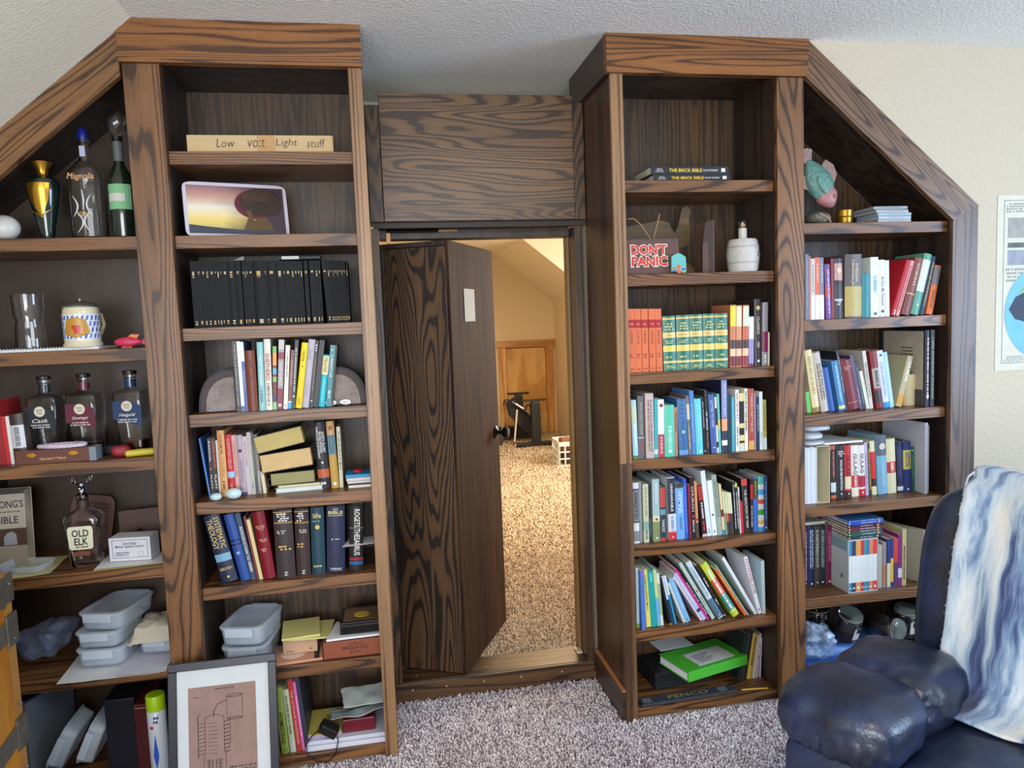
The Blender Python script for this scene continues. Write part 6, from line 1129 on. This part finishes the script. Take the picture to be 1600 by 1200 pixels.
for i,(c_,th,wd,lb) in enumerate((((30,44,64),.011,.155,'lowest navy'),((24,90,66),.012,.16,'green'),((50,66,80),.010,.157,'slate blue'),((110,28,46),.012,.158,'dark red'),((34,34,44),.010,.158,'black'),((38,70,190),.013,.165,'royal blue'),((60,110,170),.006,.16,'thin light blue topmost'))):
    v=thing('book',f'{lb} hardcover lying in the pile on the boxed set','book',(a2+.001*((i*3)%4),.045+.002*(i%3),zt),(0,0,R([0,.6,-.5,.4,-.4,.5,1][i])),'comic volumes lying on the boxed set'); part(v,'cover',MB().box(0,wd,0,.003,0,th,.0006).box(0,wd,.0031,.19,0,.0015).box(0,wd,.0031,.19,th-.0015,th),M(c_,.35)); part(v,'pages',MB().box(.001,wd-.001,.0032,.187,.0016,th-.0016),pagemat()); part(v,'end_emblem',MB().box(.004,.009,-.0005,-.0001,th*.25,th*.75),M((226,206,120))); db=MB(); dashes(db,wd*.35,wd*.8,th*.2,th*.8,0,1,False,.005); part(v,'small_print',db,M((170,176,190))); part(v,'face_panel',MB().box(wd*.84,wd*.9,-.0005,-.0001,th*.15,th*.85),M((206,160,110))); zt+=th+.0006
row((1230,780,6.667),z,.06,[(948,985,945,480,(176,170,156),'cream stack edge paperback',None,{'hard':False}),(990,1030,990,452,(150,130,120),'grey tan hardcover',[('b',.1,.5,(180,110,80))]),(1038,1074,1040,420,(36,50,120),'blue and white sport annual',[('b',0,.5,(206,206,170))]),(1076,1104,1072,420,(40,50,120),'blue and yellow sport annual',[('b',.1,.6,(220,180,60))]),(1106,1150,1108,410,(200,66,50),'red and purple annual',[('b',0,.5,(90,50,90))]),(1153,1192,1160,365,(130,30,110),'magenta annual with white label',[('b',.16,.34,(206,206,214))]),(1196,1238,1196,315,(190,176,120),'cream gold volume',[('l',.1,.7,(120,50,60))])],'right of the boxed set','books right of the boxed set',dmax=.18,minX=b+.005)
a=XZ(1442,.06,z); hh=PY(1425,832,.06).z-z
book(.03,hh,.2,(180,176,172),False,[],(a,.06,z+.0006),(0,0,R(22)),'white grey hardcover with large pale cover beside the armchair back',None)
sheet('white_booklet','cream booklet lying on the plum uniform volumes',[(1.63,.165),(XZ(1289,.165,z+.15),.165),(XZ(1289,.165,z+.15),.33),(1.63,.33)],PY(1270,822,.16).z+.004,M((206,206,190),.6),'booklet',wav=.0004,th=.012)
# bottom: jars, bag, blue cloth
z=ZV[5]
def jar(px,py,Y,label,rot=(0,0,0),lift=0,s=1,tag_=True):
    X=PY(px,py,Y).x; r=.048*s; h=.115*s
    v=thing('clip_top_jar',label,'jar',(X,Y,z+.0008+lift),rot,'glass jars on the right wing bottom')
    part(v,'glass_body',hollow(MB(),[(r*.92,0),(r,.006),(r,h*.72),(r*.86,h*.82),(r*.84,h*.9)],.003),GL,smooth=True)
    part(v,'lid',MB().lathe([(r*.9,h*.93),(r*.95,h*.97),(r*.9,h*1.05),(r*.6,h*1.1),(.001,h*1.12)]),glass((226,236,240),.05),smooth=True)
    part(v,'rubber_seal',MB().lathe([(r*.93,h*.9),(r*.95,h*.915),(r*.93,h*.93)],28),M((190,186,170),.6),smooth=True)
    part(v,'wire_bail',MB().tube([(r*.98*math.cos(t),r*.98*math.sin(t),h*.86) for t in [i*.2618 for i in range(24)]],.0016,5,True).tube([(-.012,-r*1.0,h*.86),(-.012,-r*1.08,h*.7),(.012,-r*1.08,h*.7),(.012,-r*1.0,h*.86)],.0016,5),CHR,smooth=True)
    part(v,'contents',MB().lathe([(r*.86,.004),(r*.9,.01),(r*.9,h*.45),(.001,h*.5)]),M((60,50,50),.8,name='dark_contents',bump=.8,bs=80),smooth=True)
    if tag_: part(v,'paper_tag',MB().box(-.018,.014,-r*1.1,-r*1.085,h*.25,h*.5,.0004).box(-.018,-.006,-r*1.1,-r*1.085,h*.5,h*.7,.0004),M((214,206,196),.7))
    return v
solo('blue_cloth',MB().puff((0,0,.05),(.28,.09,.05),3,9,amp=.008,freq=12),M((96,140,206),.45,name='blue_cloth',var=.25),'folded blue cloth beneath the glass jars','cloth',(1.93,.22,z+.004),smooth=True)
jar(1277,960,.24,'glass clip-top jar at the back left behind the plastic bag',lift=.115,tag_=False); jar(1318,985,.16,'glass clip-top jar with paper tag right of the plastic bag',(R(20),0,R(10)),lift=.125,s=1.08); jar(1366,990,.16,'glass jar lying with its round lid facing out',(R(84),0,R(18)),lift=.165,tag_=False); jar(1412,990,.13,'glass clip-top jar beside the armchair back',(R(8),0,0),lift=.118,s=1.05)
bg=MB().puff((0,0,0),(.072,.055,.07),2.4,14,amp=.028,freq=18,seed=2)
m,nt,b_=nm('clear_blue_film'); b_.inputs['Base Color'].default_value=lin((190,216,250)); b_.inputs['Roughness'].default_value=.1; b_.inputs['Coat Weight'].default_value=1
n=nt.nodes; tc=n.new('ShaderNodeTexCoord'); nz_=n.new('ShaderNodeTexNoise'); nz_.inputs['Scale'].default_value=22; L(nt,tc.outputs['Object'],nz_.inputs['Vector']); mr=n.new('ShaderNodeMapRange'); mr.inputs['From Min'].default_value=.35; mr.inputs['From Max'].default_value=.65; mr.inputs['To Min'].default_value=.08; mr.inputs['To Max'].default_value=.75; L(nt,nz_.outputs['Fac'],mr.inputs['Value']); L(nt,mr.outputs[0],b_.inputs['Alpha'])
bp=n.new('ShaderNodeBump'); bp.inputs['Strength'].default_value=1; bp.inputs['Distance'].default_value=.04; L(nt,nz_.outputs['Fac'],bp.inputs['Height']); L(nt,bp.outputs[0],b_.inputs['Normal'])
p=PY(1290,1010,.0); solo('plastic_bag',bg,m,'shiny clear blue plastic bag at the front of the glass jars','bag',(1.705,.06,.205),smooth=True)
solo('storage_tub',MB().box(0,.3,0,.06,0,.08,.012),plastic((70,110,190),.85,.3,'blue_tub'),'blue storage tub under the plastic bag','tub',(1.65,.035,z+.0006))
# ---------------- poster on the right wall ----------------
v=thing('wall_poster','cream poster with small pictures and a blue globe on the right wall','poster',(2.478,.0035,1.288)); w,h=.6,.71
part(v,'sheet',MB().box(0,w,-.002,0,0,h),M((206,203,184),.7)); part(v,'border_line',MB().box(.03,.032,-.0026,-.0021,.03,h-.02).box(.032,w-.03,-.0026,-.0021,.03,.032).box(.032,w-.03,-.0026,-.0021,h-.022,h-.02),M((90,90,90)))
part(v,'globe_print',MB().loft([(-.0030,.24,.235,.2,.2,2),(-.0026,.24,.235,.2,.2,2)],40,axis='y'),M((110,176,198),.6,name='globe_blue',var=.15)); part(v,'continent_print',MB().prism([(.06,.25),(.09,.3),(.16,.33),(.22,.31),(.26,.26),(.2,.2),(.17,.15),(.13,.2),(.09,.21)],'y',-.0036,-.0032),M((40,48,70),.6)); part(v,'green_land_print',MB().prism([(.1,.31),(.16,.335),(.24,.33),(.2,.35),(.13,.34)],'y',-.0036,-.0032),M((130,170,90),.6))
for z0,z1,c_ in ((.54,.62,(150,150,140)),(.43,.49,(140,146,156)),(.5,.52,(90,96,96))): part(v,'small_picture',MB().box(.05,.26,-.0028,-.0022,z0,z1),M(c_,.6,var=.5))
for z0,z1 in ((.64,.68),(.36,.42),(.035,.06)): db=MB(); dashes(db,.04,.26,z0,z1,-.0021,4,False,.008); part(v,'small_print',db,M((130,130,120)))
# ---------------- back room objects ----------------
BM=M((28,28,30),.45,name='black_metal')
def deskleg(px,py,Y,hpx,lb,rz=0):
    p=PZ(px,py,.085); p=PY(px,py,Y); X=p.x; k=1/ppm((X,Y,.4)); 
    v=thing('desk_leg',lb,'desk leg',(X,Y,.09),(0,0,rz),'black desk legs in the back room'); 
    part(v,'column',MB().box(-7*k,7*k,-.04,.04,.03,66*k,.004),BM); part(v,'inner_column',MB().box(-6*k,6*k,-.035,.035,66*k,70*k,.002),M((50,50,52),.4)); part(v,'top_bar',MB().box(-17*k,17*k,-.03,.03,70*k,73*k,.003),BM); part(v,'foot_bar',MB().box(-31*k,26*k,-.04,.04,.012,.03+.01,.004),BM)
    for s in (-28,23): part(v,'foot_pad',MB().lathe([(.028,-.012),(.028,.012)],12).xf(Matrix.Translation((s*k,0,0))),BM)
    return v
deskleg(838,690,5.75,0,'front black T-shaped desk leg standing on the far carpet',R(4)); deskleg(812,683,6.3,0,'rear black T-shaped desk leg nearest the access door')
v=thing('folded_walker','black fabric frame with white legs leaning between the desk legs','folding chair',(1.62,5.95,.08))
A=lambda x,y,Y=5.9: PY(x,y,Y)
FBM=M((30,30,34),.7,name='black_fabric',bump=.3,bs=60)
sl_=[A(792,630),A(806,622),A(832,655),A(832,684),A(815,668),A(797,650)]; part(v,'sling_seat',MB().add([p for p in sl_]+[Vector((p.x,p.y+.12,p.z)) for p in sl_],[[0,1,2,3,4,5],[11,10,9,8,7,6]]+[[i,(i+1)%6,(i+1)%6+6,i+6] for i in range(6)]),FBM,rel=True)
for q in (((801,628),(832,648)),): part(v,'side_rail',MB().tube([A(*q[0],5.84),A(*q[1],5.84)],.012,8),M((190,186,180),.3,.5),rel=True)
part(v,'white_leg',MB().tube([A(808,640,5.8),A(804,690,5.8)],.011,8),M((214,206,196),.4),rel=True); part(v,'white_leg',MB().tube([A(787,642,6.1),A(784,682,6.1)],.009,8),M((206,190,160),.4),rel=True)
for q in ((790,626),(801,625),(824,634)): part(v,'curved_handle',MB().tube([A(q[0]-3,q[1]+8,5.8),A(q[0]-2,q[1],5.8),A(q[0]+4,q[1]-2,5.8),A(q[0]+6,q[1]+5,5.8)],.011,6),BM,rel=True,smooth=True)
solo('long_black_case',MB().box(-.32,.32,-.08,.08,0,.13,.02),M((26,26,28),.6),'long black case lying against the access door','case',(1.66,6.55,.081))
solo('round_speaker',MB().loft([(-.03,0,0,.06,.09,2.5),(.03,0,0,.06,.09,2.5)],20,axis='y'),M((54,56,60),.4),'small oval grey speaker beside the long black case','speaker',(1.335,5.95,.172))
v=thing('laundry_crate','white lattice plastic crate holding boxes on the far carpet','crate',(1.72,4.5,.078),(0,0,R(-2))); w,d,h=.42,.36,.25; PC=M((226,222,214),.4,name='white_plastic')
for x0,x1,y0,y1 in ((0,w,0,.01),(0,w,d-.01,d)):
    for i in range(8): x=i*(w-.012)/7; part(v,'upright_slat',MB().box(x,x+.012,y0,y1,.0,h),PC)
for i in range(7):
    y=i*(d-.012)/6
    for x in (0,w-.01): part(v,'upright_slat',MB().box(x,x+.01,y,y+.012,.0,h),PC)
for z0 in (.0,.07,.14,.205): part(v,'rail',MB().box(-.002,w+.002,-.002,.012,z0,z0+.012+(.03 if z0>.2 else 0)).box(-.002,w+.002,d-.012,d+.002,z0,z0+.012+(.03 if z0>.2 else 0)).box(-.002,.012,.0125,d-.0125,z0,z0+.012+(.03 if z0>.2 else 0)).box(w-.012,w+.002,.0125,d-.0125,z0,z0+.012+(.03 if z0>.2 else 0)),PC)
part(v,'base',MB().box(.013,w-.013,.013,d-.013,0,.005),PC)
for nme,lb,c_,lo,sz,rz in (('brown_box','brown box in the white crate',(120,80,56),(1.80,4.58,.23),(.1,.07,.13),.3),('green_box','green box in the white crate',(60,130,80),(1.90,4.57,.25),(.06,.05,.16),-.2),('dark_box','dark box filling the white crate',(60,44,44),(1.92,4.69,.09),(.28,.26,.135),0),('cream_box','tall cream box at the back of the white crate',(206,190,150),(2.03,4.76,.2),(.1,.07,.2),.1)):
    solo(nme,MB().box(-sz[0]/2,sz[0]/2,-sz[1]/2,sz[1]/2,0,sz[2],.003),M(c_,.6),lb,'box',lo,(0,0,rz))
# ---------------- armchair with throw ----------------
fd=Vector((-.866,-.5,0)); wd=Vector((.5,-.866,0)); O=Vector((.985,-.875,0))
AM=Matrix((( -fd.x,wd.x,0,O.x),(-fd.y,wd.y,0,O.y),(0,0,1,0),(0,0,0,1)))   # local x = toward the back, local y = across the seat
mir=AM.to_3x3().determinant()
def lth():
    m,nt,b=nm('navy_leather'); n=nt.nodes; tc=n.new('ShaderNodeTexCoord'); v1=n.new('ShaderNodeTexVoronoi'); v1.inputs['Scale'].default_value=140; n1=n.new('ShaderNodeTexNoise'); n1.inputs['Scale'].default_value=9; n1.inputs['Detail'].default_value=4
    L(nt,tc.outputs['Object'],v1.inputs['Vector']); L(nt,tc.outputs['Object'],n1.inputs['Vector'])
    a=n.new('ShaderNodeMath'); a.operation='MULTIPLY_ADD'; a.inputs[1].default_value=5; L(nt,n1.outputs['Fac'],a.inputs[0]); L(nt,v1.outputs['Distance'],a.inputs[2])
    bp=n.new('ShaderNodeBump'); bp.inputs['Strength'].default_value=.12; bp.inputs['Distance'].default_value=.004; L(nt,a.outputs[0],bp.inputs['Height']); L(nt,bp.outputs[0],b.inputs['Normal'])
    cr=n.new('ShaderNodeValToRGB'); cr.color_ramp.elements[0].position=.35; cr.color_ramp.elements[0].color=lin((24,30,48)); cr.color_ramp.elements[1].position=.7; cr.color_ramp.elements[1].color=lin((38,52,88)); L(nt,n1.outputs['Fac'],cr.inputs[0]); L(nt,cr.outputs[0],b.inputs['Base Color'])
    b.inputs['Roughness'].default_value=.34; b.inputs['Specular IOR Level'].default_value=.8; return m
LE=lth(); SU=M((34,44,74),.8,name='navy_back_fabric',bump=.2,bs=300,sheen=.4)
ch=thing('armchair','navy leather recliner armchair in the lower right corner','armchair',(1.35,-1.0,0))
def cp_(name,mb,m,label=None): mb.xf(AM); return part(ch,name,mb,m,smooth=True,rel=True,label=label)
def wr(amp,fx,fy,seed):
    def f(d,q):
        a=amp*noise.noise(Vector((q.x*fx+seed,q.y*fy,q.z*2+seed)))
        return d*(1+a)
    return f
def pleat(d,q):
    e=max(0,-q.x-.35)*max(0,.75-q.z); a=.035*e*math.sin(q.y*30+noise.noise(q*3)*4)+.035*noise.noise(Vector((q.x*2.2,q.y*3,q.z*2))); return d*(1+a)
def pleat2(d,q):
    e=max(0,abs(q.x)-.45); a=.05*e*math.sin(q.y*22+noise.noise(q*4)*4)+.05*noise.noise(Vector((q.x*3+5,q.y*3,q.z*2))); return d*(1+a)
cp_('arm_cushion',MB().puff((.15,.135,.50),(.165,.165,.088),3.1,22,nz=pleat),LE)
cp_('arm_cushion',MB().puff((.41,.15,.49),(.17,.16,.095),3.1,22,nz=pleat2),LE)
cp_('arm_panel',MB().box(.0,.62,.015,.245,.04,.45,.035),LE,'lower side and front panel of the near arm'); cp_('arm_cushion',MB().puff((.30,.98,.49),(.32,.15,.11),2.8,14,nz=wr(.1,3,4,9)),LE); cp_('arm_panel',MB().box(.03,.62,.87,1.09,.04,.42,.03),LE)
cp_('seat_cushion',MB().puff((.27,.56,.36),(.34,.315,.10),3.6,16,nz=wr(.06,3,3,3)),LE); cp_('seat_base',MB().box(.02,.6,.235,.88,.05,.34,.02),LE)
M0=AM
bk=MB().puff((0,.0,.0),(.10,.41,.34),4.6,16,nz=wr(.02,2,3,6)).xf(Matrix.Translation((.765,.50,.69))@Matrix.Rotation(R(12),4,'Y')); cp_('backrest',bk,SU)
bk=MB().puff((0,.0,.0),(.055,.12,.31),3,12,nz=wr(.02,2,3,6)).xf(Matrix.Translation((.70,.215,.69))@Matrix.Rotation(R(12),4,'Y')); cp_('back_cushion',bk,LE)
for x in (.08,.58):
    for y in (.08,1.02): cp_('foot',MB().lathe([(.02,0),(.028,.04)],14).xf(Matrix.Translation((x,y,0))),M((40,30,26),.4))
# throw : cloth sheet following the back cushion, over the top and down to the seat
def throwmat():
    m,nt,b=nm('painted_throw'); n=nt.nodes; uv=n.new('ShaderNodeUVMap'); mp=n.new('ShaderNodeMapping'); mp.inputs['Scale'].default_value=(9,1.5,1); L(nt,uv.outputs[0],mp.inputs[0])
    a=n.new('ShaderNodeTexNoise'); a.inputs['Scale'].default_value=1; a.inputs['Detail'].default_value=6; a.inputs['Roughness'].default_value=.6; a.inputs['Distortion'].default_value=.4; L(nt,mp.outputs[0],a.inputs['Vector'])
    cr=n.new('ShaderNodeValToRGB'); e=cr.color_ramp.elements; e[0].position=.36; e[0].color=lin((30,36,72)); e[1].position=.6; e[1].color=lin((218,218,214))
    for p,c in ((.41,(64,80,124)),(.455,(120,146,176)),(.5,(176,192,206))): x=e.new(p); x.color=lin(c)
    L(nt,a.outputs['Fac'],cr.inputs[0]); L(nt,cr.outputs[0],b.inputs['Base Color']); b.inputs['Roughness'].default_value=.95; b.inputs['Sheen Weight'].default_value=.3
    w=n.new('ShaderNodeTexNoise'); w.inputs['Scale'].default_value=260; L(nt,uv.outputs[0],w.inputs['Vector']); bp=n.new('ShaderNodeBump'); bp.inputs['Strength'].default_value=.5; bp.inputs['Distance'].default_value=.003; L(nt,w.outputs['Fac'],bp.inputs['Height']); L(nt,bp.outputs[0],b.inputs['Normal']); return m
def throw():
    # profile in local (x,z): rear hem -> over the top -> down the front -> onto the seat
    pr=[(.93,.82),(.95,.97),(.94,1.01),(.89,1.045),(.80,1.045),(.735,1.015),(.69,.95),(.645,.85),(.60,.73),(.565,.60),(.53,.50),(.45,.468),(.36,.465)]
    P=[];N=len(pr)
    def cr_(t):
        i=min(int(t),N-2); f=t-i; p0=pr[max(i-1,0)];p1=pr[i];p2=pr[i+1];p3=pr[min(i+2,N-1)]
        return tuple(.5*((2*p1[k])+(-p0[k]+p2[k])*f+(2*p0[k]-5*p1[k]+4*p2[k]-p3[k])*f*f+(-p0[k]+3*p1[k]-3*p2[k]+p3[k])*f**3) for k in (0,1))
    nu,nv=46,64; V=[];UV=[];Fc=[]
    for j in range(nv+1):
        t=(N-1)*j/nv; x,z=cr_(t); x2,z2=cr_(min(N-1.001,t+.05)); dx,dz=x2-x,z2-z; l=math.hypot(dx,dz) or 1; nx,nzz=dz/l,-dx/l
        for i in range(nu+1):
            u=i/nu; y=.215+.53*u + .012*noise.noise(Vector((t*1.5,u*3,4))) - .03*max(0,t-9)/3*(1-u)
            fold=.012*math.sin(u*17+t*.35)+.010*noise.noise(Vector((u*7,t*.6,2)))+.012
            V.append((x+nx*fold*(-1) if False else x-abs(nx)*fold*(1 if nx!=0 else 1) if t>4 else x+nx*0, y, z+ (fold*.5 if t<=4 or t>10 else 0))); UV.append((u*.6,t/N))
    for j in range(nv):
        for i in range(nu): q=j*(nu+1)+i; Fc.append([q,q+1,q+nu+2,q+nu+1])
    mb=MB(); mb.v=V; mb.f=Fc; mb.xf(AM); loc=(1.5,-1.0,.8); mb.v=[(p[0]-loc[0],p[1]-loc[1],p[2]-loc[2]) for p in mb.v]
    me=bpy.data.meshes.new('throw_blanket'); me.from_pydata(mb.v,[],mb.f); me.materials.append(throwmat()); uvl=me.uv_layers.new(name='UVMap')
    for lp in me.loops: uvl.data[lp.index].uv=UV[lp.vertex_index]
    me.shade_smooth(); v=thing('throw_blanket','white and blue brushed-pattern throw draped over the armchair back','blanket',loc)
    o=part(v,'cloth',me,None); md=o.modifiers.new('t','SOLIDIFY'); md.thickness=.006; md.offset=0
    rng=random.Random(5); fr_=MB()
    for e in (0,nu):
        for j in range(4,nv,1):
            p=Vector(mb.v[j*(nu+1)+e]); d=wd*(-.008 if e==0 else .008)
            fr_.tube([p,p+d*.35+Vector((rng.uniform(-.002,.002),rng.uniform(-.002,.002),rng.uniform(-.012,.002)))],.0011,4)
    part(v,'frayed_edge',fr_,M((150,170,196),.9),kind='stuff')
    pts=[Vector(mb.v[(nv*4//12+2)*(nu+1)])+Vector((0,0,.02))]; p=pts[0]; part(v,'loose_yarn',MB().tube([p,p+Vector((-.03,-.01,-.01)),p+Vector((-.04,-.01,-.04)),p+Vector((-.02,-.01,-.075))],.003,6),M((176,190,210),.9),smooth=True)
throw()
# ---------------- printing, bands and fittings become sub-parts of the part that carries them ----------------
def base(n): return n.split('.')[0]
for root in [o for o in C.objects if o.type=='EMPTY']:
    kids={}
    for c in root.children: kids.setdefault(base(c.name),c)
    host=next((kids[h] for h in ('label','cover','carton','board','box_body','case_shell','front_panel','sheet','bar','print','front_sheet') if h in kids),None)
    if host:
        for c in list(root.children):
            if c is not host and base(c.name) in ('lettering','letter_outline','small_print','spine_band','emblem','round_emblem','label_border','round_mark','end_emblem','face_panel','publisher_box','line_drawing','handwriting','burned_writing','packing_tape','border_line','clasp','cover_picture'): c.parent=host
    for h,subs in (('lid',('lid_picture','lid_motif','latch')),('wax',('wick',)),('body',('eye',)),('tub',())):
        if h in kids:
            for c in list(root.children):
                if base(c.name) in subs: c.parent=kids[h]
